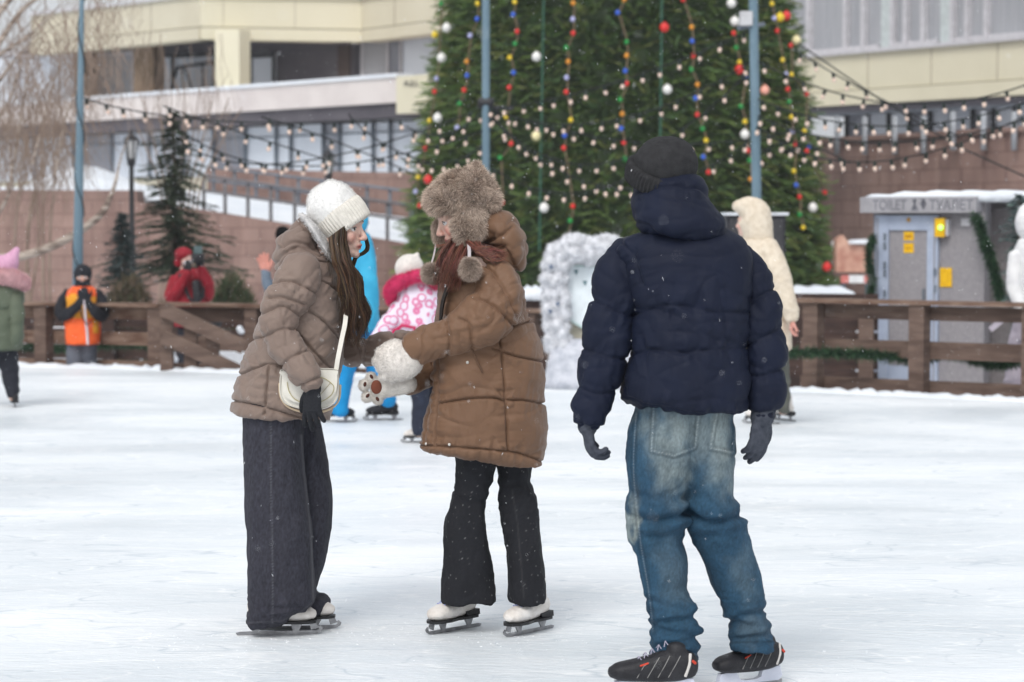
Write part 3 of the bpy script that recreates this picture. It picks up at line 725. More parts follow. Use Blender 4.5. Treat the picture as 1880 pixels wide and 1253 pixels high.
mb = MB(); kf.box(mb, 1595, 1690, dz(725), dz(705), .3, .5); tag(mb.build('step', mat('step_plastic', srgb(190, 190, 194), srgb(160, 160, 166), scale=4, stretch=(20, 1, 1)), kt))

# needle garlands
def needles(mb, pts, rad, n, ln, cols, seed=1, w=.004):
    r = random.Random(seed); pts = [Vector(p) for p in pts]
    L_ = [0]
    for a, b in zip(pts[:-1], pts[1:]): L_.append(L_[-1] + (b - a).length)
    for _ in range(n):
        t = r.random() * L_[-1]; i = max(k for k in range(len(L_) - 1) if L_[k] <= t + 1e-9); f = (t - L_[i]) / max(L_[i + 1] - L_[i], 1e-9)
        c = pts[i].lerp(pts[i + 1], min(f, 1)); d = Vector((r.gauss(0, 1), r.gauss(0, 1), r.gauss(0, 1) - .3)).normalized()
        c = c + d * rad * r.random() * .6; e = c + d * ln * r.uniform(.5, 1.1) + Vector((0, 0, -.2 * ln)); u = d.cross(Vector((r.gauss(0, 1), r.gauss(0, 1), r.gauss(0, 1)))).normalized() * w
        k = r.uniform(.6, 1.3); cc = r.choice(cols); mb.col = (cc[0] * k, cc[1] * k, cc[2] * k)
        mb.add([c - u, c + u, e], [(0, 1, 2)])
GREENT = mat('needle_green', (1, 1, 1), (1, 1, 1), rough=.65, attr='tint', spec=.2)
def garland(label, pts, D, rad=.06, n=2500, seed=1):
    pp = cpts([P(x, y, D) for x, y in pts], 8); mb = MB(); needles(mb, pp, rad, n, rad * 1.5, [(.03, .07, .035), (.02, .05, .03), (.05, .10, .05)], seed, .007)
    o = mb.build('pine_garland', GREENT, origin=pp[len(pp) // 2], fix=False); tag(o, label, 'garland')
garland('green pine garland hanging down the right corner of the toilet cabin', [(1790, 395), (1798, 410), (1806, 438), (1818, 470), (1828, 505), (1838, 548)], 24.5, .055, 2600, 3)
garland('short green pine garland at the left corner of the toilet cabin', [(1604, 432), (1597, 455), (1596, 480), (1601, 510), (1598, 540)], 25.2, .045, 1500, 4)
garland('green pine garland tied under the middle rail of the right fence', [(1440, 646), (1500, 645), (1590, 648), (1650, 654), (1675, 658), (1700, 655), (1730, 650), (1760, 650), (1800, 662), (1840, 668), (1890, 655)], 22.4, .05, 4200, 5)
garland('green pine garland along the foot of the dark fence at the left', [(20, 634), (110, 638), (200, 630), (280, 632), (350, 634), (470, 630)], 29.8, .06, 4200, 6)

# loudspeaker box
p = P(1335, 396, 28.5); q = P(1442, 480, 28.5); rt = thing('speaker_box', 'dark grey loudspeaker cabinet capped with snow behind the cream hooded coat', 'speaker', ((p.x + q.x) / 2, 28.8, GZ))
SPK = mat('speaker_black', (.03, .03, .04), (.05, .05, .06), rough=.6); mb = MB(); mb.box((p.x, 28.5, -.25), (q.x, 29.1, p.z)); sb_ = mb.build('cabinet', SPK, rt)
mb = MB(); mb.box((p.x + .03, 28.47, -.2), (q.x - .03, 28.499, p.z - .04)); mb.build('grille', mat('grille', (.07, .07, .08), (.03, .03, .03), scale=160, rough=.7), sb_)
mb = MB(); mb.box((p.x - .02, 28.45, p.z + .002), (q.x + .03, 29.13, p.z + .035)); mb.build('snow_cap', SNOW, rt)
for x in (p.x + .1, q.x - .1): mb = MB(); mb.box((x - .04, 28.7, GZ), (x + .04, 28.9, -.251)); mb.build('foot', DFRAME, rt)
# red and white barrier far right behind the tree
p = P(1545, 506, 38); q = P(1600, 520, 38); rt = thing('plastic_barrier', 'red and white striped road barrier between the tree and the toilet cabin', 'barrier', ((p.x + q.x) / 2, 38, GZ))
for i in range(4):
    a = p.x + (q.x - p.x) * i / 4; b = p.x + (q.x - p.x) * (i + 1) / 4
    mb = MB(); mb.box((a, 38, q.z), (b - .003, 38.1, p.z)); mb.build('board', mat('barrier_white', (.75, .75, .75)) if i in (1, 2) else mat('barrier_red', srgb(206, 120, 112)), rt)
for x in (p.x + .05, q.x - .05): mb = MB(); mb.box((x - .03, 38.101, GZ), (x + .03, 38.16, p.z)); mb.build('leg', GREYM, rt)
p = P(1540, 470, 41); mb = MB(); pl = [P(1536, 500, 41), P(1604, 500, 41), P(1604, 456, 41), P(1560, 448, 41), P(1548, 432, 41), P(1536, 440, 41)]
mb.prism(pl, (0, .4, 0)); o = mb.build('market_stall', mat('stall_peach', srgb(200, 160, 140), srgb(170, 120, 104), scale=5), origin=(p.x, 41, GZ)); tag(o, 'blurred peach coloured stall end between the tree and the toilet cabin', 'stall')
mb = MB(); mb.prism([P(1558, 448, 40.9), P(1600, 448, 40.9), P(1600, 440, 40.9), P(1570, 441, 40.9)], (0, .6, 0)); mb.build('snow_cap', SNOW, o)
# ------------------------------------------------ christmas tree
TX, TD = P(1131, 400, 45).x, 45.0
ZB, ZT = -.1, 15.0
def trad(z):                       # radius of the tree at height z
    y = 400 - (z - CAMH) * FPX / TD
    w = np.interp(y, [-1200, -300, 0, 150, 300, 535, 620], [40, 500, 655, 700, 750, 815, 800])
    return w / 2 * TD / FPX
tree = thing('christmas_tree', 'huge green outdoor christmas tree hung with coloured balls and bulbs', 'tree', (TX, TD, GZ))
mb = MB(); mb.tube([(TX, TD, GZ), (TX, TD, ZT)], [.35, .05], seg=12); mb.build('trunk', mat('bark', (.08, .06, .045), rough=.9), tree, smooth=True)
r = random.Random(5); mb = MB(); rs = []
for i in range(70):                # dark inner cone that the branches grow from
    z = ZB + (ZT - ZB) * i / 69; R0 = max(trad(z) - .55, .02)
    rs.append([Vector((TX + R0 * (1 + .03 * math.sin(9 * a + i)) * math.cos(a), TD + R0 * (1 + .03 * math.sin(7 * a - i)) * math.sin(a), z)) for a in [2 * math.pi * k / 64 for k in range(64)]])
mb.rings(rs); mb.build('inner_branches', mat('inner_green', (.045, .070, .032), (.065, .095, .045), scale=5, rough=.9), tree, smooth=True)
mb = MB(); cols = [(.13, .20, .06), (.10, .17, .05), (.155, .225, .065), (.085, .14, .05), (.20, .23, .075), (.09, .155, .065)]
z = ZB; nb = 0
while z < 14.9:
    R0 = float(trad(z)); circ = 2 * math.pi * R0; n = int(circ / (.125 if z < 6.3 else .22)) + 3
    for k in range(n):
        a = 2 * math.pi * (k + r.random()) / n
        if math.sin(a) > .45: continue           # far side of the tree
        zz = z + r.uniform(-.09, .09); clump = .5 + .5 * math.sin(a * 23 + zz * 5.3) * math.sin(a * 11 - zz * 7.7 + 1.3)
        out = R0 - .30 + .34 * clump * r.uniform(.6, 1.1) + r.uniform(-.08, .10)
        base = Vector((TX + (out - .32) * math.cos(a), TD + (out - .32) * math.sin(a), zz + .05))
        a2 = a + r.uniform(-.9, .9); d = Vector((math.cos(a2), math.sin(a2), r.uniform(-.75, .35))).normalized(); L_ = r.uniform(.26, .46)
        side = d.cross(Vector((0, 0, 1))).normalized(); upv = side.cross(d).normalized()
        c0_ = r.choice(cols); g = (.75 + .4 * clump) * r.uniform(.75, 1.2)
        for j in range(9):
            t = (j + .5) / 9; p = base + d * L_ * t
            for sgn in (-1, 1):
                q = p + side * sgn * (.13 * (1.1 - t)) + d * .11 + upv * r.uniform(-.03, .05)
                w = upv * .012 + d * .02; g2 = g * r.uniform(.7, 1.35); mb.col = (c0_[0] * g2, c0_[1] * g2, c0_[2] * g2)
                mb.add([p - w, p + w, q], [(0, 1, 2)])
        q = base + d * (L_ + .08); mb.add([base - side * .02, base + side * .02, q], [(0, 1, 2)]); nb += 1
    z += .115 if z < 6.3 else .17
tc_ = mb.build('crown', GREENT, tree, fix=False)
def onsurf(px, py, out=.12):       # point on the front of the tree seen at a pixel
    o = Vector((0, 0, CAMH)); d = (P(px, py, 10) - o); D = 38.0
    for _ in range(200):
        p = o + d * (D / 10); rr = math.hypot(p.x - TX, p.y - TD)
        if rr <= float(trad(p.z)) + out or D > 44.9: return p
        D += .05
    return p
bc = {'r': srgb(214, 40, 38), 'y': srgb(226, 196, 40), 'b': srgb(44, 92, 200), 'g': srgb(20, 140, 60), 'o': srgb(214, 140, 36), 'l': srgb(176, 178, 220), 'w': srgb(232, 230, 226), 'c': srgb(232, 220, 170), 'p': srgb(240, 170, 150)}
nm = {'r': 'red', 'y': 'yellow', 'b': 'blue', 'g': 'green', 'o': 'orange', 'l': 'lilac', 'w': 'white', 'c': 'cream', 'p': 'peach'}
BM = {k: mat('ball_' + nm[k], v, v, rough=.3, spec=.5) for k, v in bc.items()}
mbx = MB(); mbx.ell((0, 0, 0), .055, 14, rings=9); bme = {}
def ballmesh(key, rad):
    k = (key, rad)
    if k not in bme:
        b = MB(); b.ell((0, 0, 0), rad, 14, rings=9); b.tube([(0, 0, rad * .95), (0, 0, rad * 1.2)], rad * .22, seg=8, round_=False)
        me = b.mesh('ball'); me.polygons.foreach_set('use_smooth', [True] * len(me.polygons)); me.materials.append(BM[key]); bme[k] = me
    return bme[k]
z2 = lambda L: [(720 + x / 2.724, y / 2.724, c) for x, y, c in L]
z3 = lambda L: [(1100 + x / 2.3196, y / 2.3196, c) for x, y, c in L]
tracks = [
 ('leftmost', z2([(245, 20, 'g'), (222, 395, 'l'), (212, 460, 'r'), (187, 605, 'y'), (165, 745, 'r'), (130, 888, 'y'), (118, 960, 'l'), (137, 1030, 'r')])),
 ('second from the left', z2([(427, 20, 'y'), (425, 97, 'b'), (390, 180, 'l'), (373, 310, 'o'), (375, 380, 'b'), (360, 453, 'r'), (337, 520, 'g'), (325, 640, 'l')])),
 ('third from the left', z2([(613, 12, 'y'), (605, 75, 'b'), (625, 160, 'r'), (615, 220, 'g'), (588, 290, 'y'), (607, 365, 'b'), (585, 440, 'r'), (570, 585, 'y'), (595, 720, 'r'), (540, 790, 'g'), (550, 1015, 'r')])),
 ('fourth from the left', z2([(905, 18, 'o'), (903, 98, 'l'), (905, 168, 'r'), (870, 240, 'g'), (880, 310, 'o'), (872, 390, 'l'), (870, 462, 'r'), (893, 602, 'y'), (862, 680, 'b'), (858, 742, 'r'), (903, 1033, 'r'), (890, 1105, 'g'), (875, 1185, 'o')])),
 ('just left of the black beanie', z2([(1160, 0, 'o'), (1127, 65, 'b'), (1172, 212, 'g'), (1172, 280, 'o'), (1165, 357, 'b'), (1172, 420, 'r'), (1140, 500, 'g'), (1150, 572, 'o'), (1145, 645, 'b'), (1158, 715, 'r'), (1165, 795, 'g')])),
 ('right behind the black beanie', z3([(357, 0, 'r'), (393, 118, 'o'), (395, 177, 'b'), (400, 240, 'r'), (392, 298, 'g'), (418, 362, 'o'), (410, 420, 'b'), (417, 490, 'r'), (440, 550, 'g'), (455, 600, 'y'), (443, 670, 'b'), (465, 735, 'r')])),
 ('just left of the right steel pole', z3([(572, 143, 'r'), (583, 205, 'g'), (597, 267, 'y'), (620, 330, 'b'), (603, 455, 'g'), (620, 520, 'y'), (632, 643, 'r'), (640, 685, 'g'), (644, 765, 'o')])),
 ('right of the right steel pole', z3([(735, 18, 'y'), (745, 80, 'l'), (757, 133, 'r'), (780, 257, 'y'), (795, 318, 'l'), (802, 382, 'r'), (808, 435, 'g'), (818, 500, 'y'), (822, 560, 'l'), (835, 615, 'r'), (828, 730, 'y'), (838, 790, 'b'), (852, 840, 'r'), (853, 915, 'g'), (868, 970, 'y')])),
 ('rightmost', z3([(815, 195, 'r'), (818, 320, 'y'), (883, 402, 'r'), (873, 560, 'y'), (893, 625, 'b'), (883, 645, 'r'), (960, 820, 'r')]))]
CORD = mat('brown_cord', srgb(120, 104, 84), rough=.9)
for lab, L_ in tracks:
    pts = [onsurf(x, y) for x, y, c in L_]; rt = thing('ball_garland', 'vertical garland of small coloured balls on the tree, ' + lab, 'garland', pts[0], 'vertical ball garlands on the tree')
    mb = MB(); mb.tube([p + Vector((.02, -.02, 0)) for p in pts], .014, seg=5); mb.build('cord', CORD, rt)
    for p, (x, y, c) in zip(pts, L_):
        me = ballmesh(c, .044); o = bpy.data.objects.new('ball', me); COL.objects.link(o); o.parent = rt; o.location = p - WL[rt.name] + Vector((0, -.03, 0))
big = z2([(273, 140, 'w'), (247, 290, 'w'), (228, 590, 'w'), (213, 175, 'y'), (180, 900, 'r'), (722, 285, 'w'), (720, 680, 'c'), (760, 1040, 'w')]) + z3([(278, 118, 'r'), (290, 382, 'w'), (563, 15, 'w'), (577, 92, 'w'), (597, 298, 'r'), (620, 573, 'w'), (770, 75, 'y'), (797, 68, 'r'), (840, 172, 'c'), (705, 385, 'p'), (910, 885, 'w'), (1007, 1040, 'w'), (970, 1138, 'r')])
blab = ['topmost large white bauble at the left edge of the tree', 'large white bauble at the left edge of the tree, level with the balcony glass', 'large white bauble at the left edge of the tree, below the cream sign box', 'small yellow bauble at the left edge, lying just outside the topmost white one', 'large red bauble just left of the fur hat', 'large white bauble right of the slim pole, near the top', 'large pale yellow bauble right of the slim pole above the fur hat', 'large white bauble at shoulder height right of the fur hat', 'large red bauble high up above the black beanie', 'large white bauble just above the black beanie', 'large white bauble at the top, left of the right steel pole', 'large white bauble beside the white box of the right steel pole', 'large red bauble left of the right steel pole', 'large white bauble touching the left side of the right steel pole, halfway down', 'large yellow bauble high at the right edge, beside a red one', 'large red bauble highest at the right edge of the tree', 'large cream bauble sticking out at the right edge of the tree', 'large peach bauble right of the right steel pole', 'large white bauble at the right side above the speaker box', 'lowest white bauble at the right side of the tree', 'lowest large red bauble at the bottom right of the tree']
for (x, y, c), lb_ in zip(big, blab):
    o = bpy.data.objects.new('bauble', ballmesh(c, .062 if 'small' in lb_ else .082)); COL.objects.link(o); o.location = onsurf(x, y, .2); tag(o, lb_, 'bauble', 'large baubles on the tree')
for k, (xa, xb) in enumerate(((998, 990), (1215, 1210))):
    pts = [onsurf(xa + (xb - xa) * t / 8, 460 * t / 8) for t in range(9)]; mb = MB(); mb.tube(pts, .018, seg=5)
    o = mb.build('tree_cord', mat('green_cord', srgb(56, 96, 80), rough=.8), origin=pts[0]); tag(o, ['green guy cord running straight down the middle of the tree', 'green guy cord down the tree above the black beanie'][k], 'cord')

# ------------------------------------------------ bulb strings
BULB = mat('bulb_glass', srgb(238, 214, 196), srgb(230, 200, 184), rough=.2, spec=.6)
SOCK = mat('bulb_socket', (.012, .022, .018), rough=.5)
b = MB(); b.tube([(0, 0, .0), (0, 0, -.055)], .021, seg=8); b.cur = 1; b.ell((0, 0, -.088), (.027, .027, .035), 10, rings=8)
bulbme = b.mesh('bulb'); bulbme.materials.append(SOCK); bulbme.materials.append(BULB); bulbme.polygons.foreach_set('use_smooth', [True] * len(bulbme.polygons))
rr = random.Random(3)
def bulbs(label, a, b_, c, Da, Dc, n, t0=0, t1=1):
    """string from a over b_ (on the curve at the middle) to c, read off the photograph"""
    A = P(*a, Da); C_ = P(*c, Dc); M_ = P(*b_, (Da + Dc) / 2); K = M_ * 2 - (A + C_) / 2
    f = lambda t: A * (1 - t) ** 2 + K * 2 * t * (1 - t) + C_ * t ** 2
    rt = thing('bulb_string', label, 'string lights', A, 'outdoor bulb strings over the rink')
    mb = MB(); mb.tube([f(k / 24) for k in range(25)], .010, seg=5, cap=False, round_=False); mb.build('cord', CABLE, rt)
    for k in range(n):
        t = t0 + (t1 - t0) * (k + .5 + rr.uniform(-.12, .12)) / n
        o = bpy.data.objects.new('bulb', bulbme); COL.objects.link(o); o.parent = rt; o.location = f(t) - A + Vector((0, 0, -.005)); o.rotation_euler = (rr.uniform(-.35, .35), rr.uniform(-.35, .35), 0)
bulbs('bulb string leaving the left pole high up toward the middle of the balcony', (145, 178), (400, 222), (760, 222), 29, 33, 13)
bulbs('bulb string sloping down to the right from the dark fir', (300, 195), (430, 240), (620, 300), 30, 32, 8)
bulbs('sagging bulb string over the ramp, upper one', (330, 258), (545, 298), (892, 196), 30, 33, 14)
bulbs('sagging bulb string over the ramp, lower one', (330, 238), (560, 306), (892, 240), 30.5, 33, 13)
bulbs('bulb string falling from the balcony corner to the street lamp', (480, 215), (610, 258), (760, 320), 31, 33, 7)
bulbs('steep bulb string left of the tree edge', (640, 210), (700, 262), (790, 300), 31, 33, 5)
bulbs('bulb string rising from the slim pole to the right steel pole', (892, 200), (1110, 158), (1386, 52), 33, 31, 15)
bulbs('bulb string sagging lowest across the tree', (892, 205), (1130, 345), (1386, 250), 33, 32, 17)
bulbs('bulb string sagging across the tree second from below', (892, 200), (1110, 300), (1386, 120), 33, 32, 16)
bulbs('bulb string sagging across the tree third from below', (892, 198), (1120, 222), (1386, 110), 33, 32, 14)
bulbs('bulb string crossing the tree just above the black beanie', (892, 196), (1180, 262), (1460, 240), 33, 34, 16)
bulbs('short bulb string left of the slim pole', (745, 232), (820, 246), (892, 196), 34, 33, 6)
bulbs('bulb string low on the left side of the tree', (735, 290), (815, 300), (892, 262), 34, 33, 7)
bulbs('bulb string near the bottom between slim pole and beanie', (892, 300), (1040, 355), (1200, 300), 33, 32, 9)
bulbs('straight bulb string from the tree top right down to the wall', (1460, 92), (1590, 168), (1760, 250), 33, 30, 9)
bulbs('bulb string right of the tree rising toward the right edge', (1386, 110), (1640, 190), (1900, 150), 31, 29, 14)
bulbs('bulb string sagging in front of the long granite wall, upper', (1386, 180), (1650, 232), (1960, 160), 31, 28, 18)
bulbs('bulb string sagging in front of the long granite wall, middle', (1386, 210), (1630, 262), (1960, 196), 31, 28, 18)
bulbs('bulb string sagging in front of the long granite wall, lowest', (1386, 225), (1590, 298), (1900, 205), 31, 28.5, 18)
bulbs('bulb string crossing right of the pole below the peach bauble', (1386, 300), (1450, 262), (1560, 300), 31, 31, 6)
mb = MB(); mb.tube([P(1465, 80, 33), P(1620, 186, 31), P(1760, 270, 30), P(1960, 360, 29)], .011, seg=5); o = mb.build('stay_cable', CABLE, origin=P(1465, 80, 33)); tag(o, 'thin dark cable running down from the tree to the right edge', 'cable')

# ------------------------------------------------ firs and shrubs
def fir(label, px, top, bot, D, prof_w, cols, seed, n=900, wid=.018, snow=0, ln=.16):
    """prof_w: half width in pixels against y; branches in tiers"""
    r = random.Random(seed); b = P(px, 400, D); s_ = D / FPX; zt_ = P(px, top, D).z; rt = thing('fir_tree', label, 'tree', (b.x, D, GZ))
    mb = MB(); mb.tube([(b.x, D, GZ), (b.x, D, zt_)], [.09, .012], seg=8); mb.build('trunk', MATS['bark'], rt, smooth=True)
    mb = MB(); ys = [p[0] for p in prof_w]; ws = [p[1] for p in prof_w]
    for i in range(n):
        y = top + (bot - top) * (i + r.random()) / n; tier = (y - top) / 21.0; ph = tier % 1
        Rw = float(np.interp(y, ys, ws)) * s_; z = P(px, y, D).z; a = r.uniform(0, 2 * math.pi)
        k = int(tier); big_ = .55 + .45 * math.sin(a * 3 + k * 2.1) if Rw > .12 else 1
        L_ = Rw * (.35 + .65 * ph ** .5) * (.45 + .75 * big_) * r.uniform(.75, 1.1)
        d = Vector((math.cos(a), math.sin(a), r.uniform(-.25, .12))).normalized(); side = d.cross(Vector((0, 0, 1))).normalized()
        m_ = max(3, int(L_ / .045)); p0_ = Vector((b.x, D, z + .05))
        for j in range(m_):
            t = (j + 1) / m_; p = p0_ + d * L_ * t + Vector((0, 0, -.10 * L_ * t * t))
            for _ in range(3):
                q = p + (side * r.uniform(-1, 1) + d * r.uniform(.2, .9) + Vector((0, 0, r.uniform(-.35, .25)))) * ln * r.uniform(.5, 1)
                c = cols[int(r.random() * len(cols))]; g = r.uniform(.6, 1.3); mb.col = (c[0] * g, c[1] * g, c[2] * g)
                w = (q - p).cross(Vector((r.gauss(0, 1), r.gauss(0, 1), 1))).normalized() * wid; mb.add([p - w, p + w, q], [(0, 1, 2)])
    mb.build('crown', GREENT, rt, fix=False)
fir('dark green fir with sparse tiered branches beside the street lamp', 320, 212, 520, 38, [(212, 3), (240, 22), (260, 40), (300, 58), (330, 66), (360, 70), (385, 80), (410, 84), (450, 130), (490, 150), (520, 90)], [(.045, .06, .038), (.06, .08, .048), (.035, .045, .032)], 11, 380, ln=.14)
fir('small blue green spruce left of the street lamp', 224, 398, 560, 34, [(398, 2), (440, 22), (480, 42), (520, 55), (560, 60)], [(.06, .085, .085), (.045, .07, .07), (.08, .10, .10)], 12, 420, ln=.11, wid=.012)
fir('tall blue spruce at the far right edge beside the toilet cabin', 1872, 368, 640, 23.6, [(368, 6), (400, 28), (430, 36), (470, 26), (520, 34), (560, 16), (640, 8)], [(.10, .15, .15), (.07, .11, .11), (.15, .20, .18)], 13, 500, ln=.09, wid=.007)
def shrub(label, x0, x1, ytop, D, cols, seed, n=2600, name='shrub', spiky=True):
    r = random.Random(seed); a = P(x0, ytop, D); b = P(x1, ytop, D); mb = MB(); H = a.z - GZ
    for _ in range(n):
        x = r.uniform(a.x, b.x); hz = GZ + H * (.55 + .45 * abs(math.sin(x * 4.1 + seed))) * r.random() ** .5; y = D + r.uniform(-.3, .3)
        d = Vector((r.gauss(0, .6), r.gauss(0, .6), 1)).normalized(); p = Vector((x, y, hz - .1)); q = p + d * r.uniform(.08, .22)
        w = d.cross(Vector((r.gauss(0, 1), 1, 0))).normalized() * .012; c = r.choice(cols); g = r.uniform(.6, 1.3); mb.col = tuple(v * g for v in c); mb.add([p - w, p + w, q], [(0, 1, 2)])
    o = mb.build(name, GREENT, origin=((a.x + b.x) / 2, D, GZ), fix=False); tag(o, label, 'shrub')
shrub('brown dry shrub between the street lamp and the red coat', 180, 310, 500, 33, [(.12, .085, .06), (.09, .07, .04), (.06, .06, .03)], 1)
shrub('row of low dark green shrubs behind the fence, right of the red coat', 380, 492, 498, 34, [(.03, .05, .02), (.05, .07, .03), (.08, .07, .04)], 2)

# ------------------------------------------------ birch with drooping twigs
r = random.Random(21); BD = 34.0
birch = thing('birch_tree', 'bare birch with drooping brown twigs at the upper left', 'tree', (P(-70, 400, BD).x, BD, GZ))
BW = mat('birch_bark', srgb(186, 172, 160), srgb(120, 104, 94), scale=3, rough=.8, stretch=(1, 1, 5), lo=.4, hi=.55); TW = mat('twig_brown', srgb(158, 140, 126), srgb(128, 108, 96), scale=4, rough=.8)
b0 = P(-70, 400, BD); mb = MB()
mb.tube([(b0.x, BD, GZ), P(-60, 300, BD), P(-40, 120, BD), P(-20, -100, BD), P(20, -330, BD)], [.16, .14, .11, .06, .01], seg=10, sub=6); mb.build('trunk', BW, birch, smooth=True)
mb = MB(); mb.tube([P(-66, 480, BD), P(-10, 476, BD), P(40, 471, BD), P(90, 455, BD - .2), P(130, 435, BD - .3), P(165, 412, BD - .4), P(190, 388, BD - .5), P(203, 360, BD - .5), P(212, 335, BD - .5), P(222, 290, BD - .4), P(236, 250, BD - .4)], [.07, .065, .06, .058, .055, .05, .045, .034, .022, .012, .006], seg=8, sub=4); mb.build('bent_limb', BW, birch, smooth=True)
limbs = []
for a, m_, c, w in [((-30, 60), (60, -40), (160, -60), .05), ((-38, 140), (40, 20), (120, -30), .05), ((-40, 200), (20, 120), (70, 60), .035), ((-50, 260), (10, 200), (40, 110), .03), ((0, 100), (60, 60), (110, 10), .03),
                    ((-30, -40), (120, -80), (240, -60), .04), ((20, 330), (34, 240), (56, 100), .03), ((60, 300), (90, 180), (120, 90), .022), ((100, 330), (120, 220), (150, 140), .02), ((-20, 420), (20, 340), (10, 220), .03)]:
    pts = cpts([P(*a, BD + rnd.uniform(-1, 1)), P(*m_, BD + rnd.uniform(-.6, .6)), P(*c, BD + rnd.uniform(-1, 1))], 8); limbs.append(pts)
    mb = MB(); mb.tube(pts, [w * (1 - .7 * i / (len(pts) - 1)) for i in range(len(pts))], seg=6); mb.build('limb', BW, birch, smooth=True)
mb = MB(); s_ = BD / FPX
for _ in range(430):
    x = r.triangular(-60, 265, 70); y0 = r.triangular(-60, 260, 170) if x < 160 else r.uniform(-60, 120); L_ = r.uniform(60, 190)
    if x > 215: L_ *= .8
    D = BD + r.uniform(-1.8, 1.8); pts = []; xx = x; yy = y0; dx = r.gauss(0, .8)
    for k in range(8):
        pts.append(P(xx, yy, D)); dx = dx * .75 + r.gauss(0, .16); xx += dx * L_ / 7; yy += L_ / 7
    w = r.uniform(.0035, .008)
    mb.tube(pts, [w * (1 - .8 * k / 7) for k in range(8)], seg=3, cap=False, round_=False)
    for k in range(2, 8):
        if r.random() < .7:
            q = pts[k] + Vector((r.uniform(-.25, .25), r.uniform(-.1, .1), -r.uniform(.1, .45))); mb.tube([pts[k], (pts[k] + q) / 2 + Vector((r.uniform(-.04, .04), 0, .03)), q], [w * .5, w * .4, w * .2], seg=3, cap=False, round_=False)
tw = mb.build('twigs', TW, birch, fix=False)
mb = MB()                           # sparse second layer of hanging twigs right of the lamp
for _ in range(85):
    x = r.uniform(250, 430); y0 = r.uniform(60, 240); L_ = r.uniform(70, 160); D = 41 + r.uniform(-1, 1); pts = []; xx = x; dx = r.gauss(0, .3)
    for k in range(7): pts.append(P(xx, y0 + L_ * k / 6, D)); dx = dx * .8 + r.gauss(0, .12); xx += dx * L_ / 6
    mb.tube(pts, [.006 * (1 - .7 * k / 6) for k in range(7)], seg=3, cap=False, round_=False)
b1 = P(330, 400, 41)
for k in range(9):
    pts = cpts([Vector((b1.x + .1 * k - .4, 41, GZ)), P(330 + (k - 4) * 8, 380, 41), P(335 + (k - 4) * 17, 270, 41), P(340 + (k - 4) * 26, 150 + abs(k - 4) * 12, 41)], 5); mb.tube(pts, [.02 * (1 - .8 * i / (len(pts) - 1)) + .003 for i in range(len(pts))], seg=4)
o = mb.build('bare_bush', TW, origin=(b1.x, 41, GZ), fix=False); tag(o, 'tall bare bush with thin twigs behind the dark fir', 'bush')
# small tangle lower left
mb = MB()
for _ in range(120):
    x = r.uniform(-40, 130); D = 40 + r.uniform(-1, 1); y0 = r.uniform(210, 330); xx = x; dx = r.gauss(0, .3); pts = []
    L_ = r.uniform(50, 120)
    for k in range(6): pts.append(P(xx, y0 + L_ * k / 5, D)); dx += r.gauss(0, .2); xx += dx * L_ / 6
    mb.tube(pts, [.009 * (1 - .6 * k / 5) for k in range(6)], seg=3, cap=False, round_=False)
for k in range(7):
    pts = cpts([P(10 + k * 14, 640, 40), P(14 + k * 15 + r.gauss(0, 14), 420, 40), P(5 + k * 17 + r.gauss(0, 25), 220, 40)], 5); mb.tube(pts, [.03 * (1 - .75 * i / (len(pts) - 1)) + .003 for i in range(len(pts))], seg=4)
o = mb.build('bare_bush', TW, origin=(P(40, 400, 40).x, 40, GZ), fix=False); tag(o, 'tangled bare bush behind the bent birch limb at the left edge', 'bush')

# ------------------------------------------------ white photo arch
AD = 22.7; WH = mat('white_flock', srgb(206, 208, 216), srgb(176, 180, 190), scale=14, rough=.9, bump=.6, bscale=60, dist=.02)
ab = P(1088, 705, AD); arch = thing('photo_arch', 'white fluffy photo arch with a white shield board hung with dark bunting', 'arch', (ab.x, AD, 0))
r = random.Random(8); mb = MB(); s_ = AD / FPX
pts = cpts([P(1024, 640, AD), P(1022, 560, AD), P(1016, 500, AD), P(1030, 468, AD), P(1060, 458, AD), P(1090, 462, AD), P(1120, 460, AD), P(1150, 468, AD), P(1163, 500, AD), P(1158, 560, AD), P(1156, 640, AD)], 9)
mb.tube(pts, [.085] * len(pts), seg=14)
for p in pts:
    for _ in range(5):
        d = Vector((r.gauss(0, 1), r.gauss(0, 1) * .6, r.gauss(0, 1))).normalized(); mb.ell(p + d * .10, r.uniform(.035, .065), 8, rings=6)
me = solid(mb, .014); relax(me, 1); co = getco(me); disp(me, .012 * vn(co * 28, 2) + .008 * vn(co * 60, 3)); ARCHM = me
mb = MB(); rs = []
for z, w, d in ((0, .46, .30), (.08, .45, .29), (.30, .40, .25), (.42, .36, .20), (.46, .30, .14)):
    rs.append([Vector((ab.x + w * math.copysign(abs(math.cos(a)) ** .6, math.cos(a)) * 1.02, AD + .05 + d * math.copysign(abs(math.sin(a)) ** .6, math.sin(a)), z)) for a in [2 * math.pi * k / 24 for k in range(24)]])
mb.rings(rs); mb.build('arch_base', WH, arch, smooth=True)
sh = [(1036, 488), (1088, 490), (1140, 488), (1140, 572), (1122, 592), (1102, 602), (1088, 608), (1074, 604), (1052, 592), (1036, 574)]
mb = MB(); mb.prism([P(x, y, AD + .06) for x, y in sh], (0, .05, 0)); bd = mb.build('shield_board', mat('board_white', srgb(232, 240, 244), rough=.4), arch)
mb = MB(); q = [P(x, y, AD + .055) for x, y in sh]
for a, b_ in zip(q, q[1:] + q[:1]): mb.tube([a, b_], .012, seg=6)
mb.build('shield_rim', mat('rim_mint', srgb(196, 216, 214), rough=.5), bd)
mb = MB()
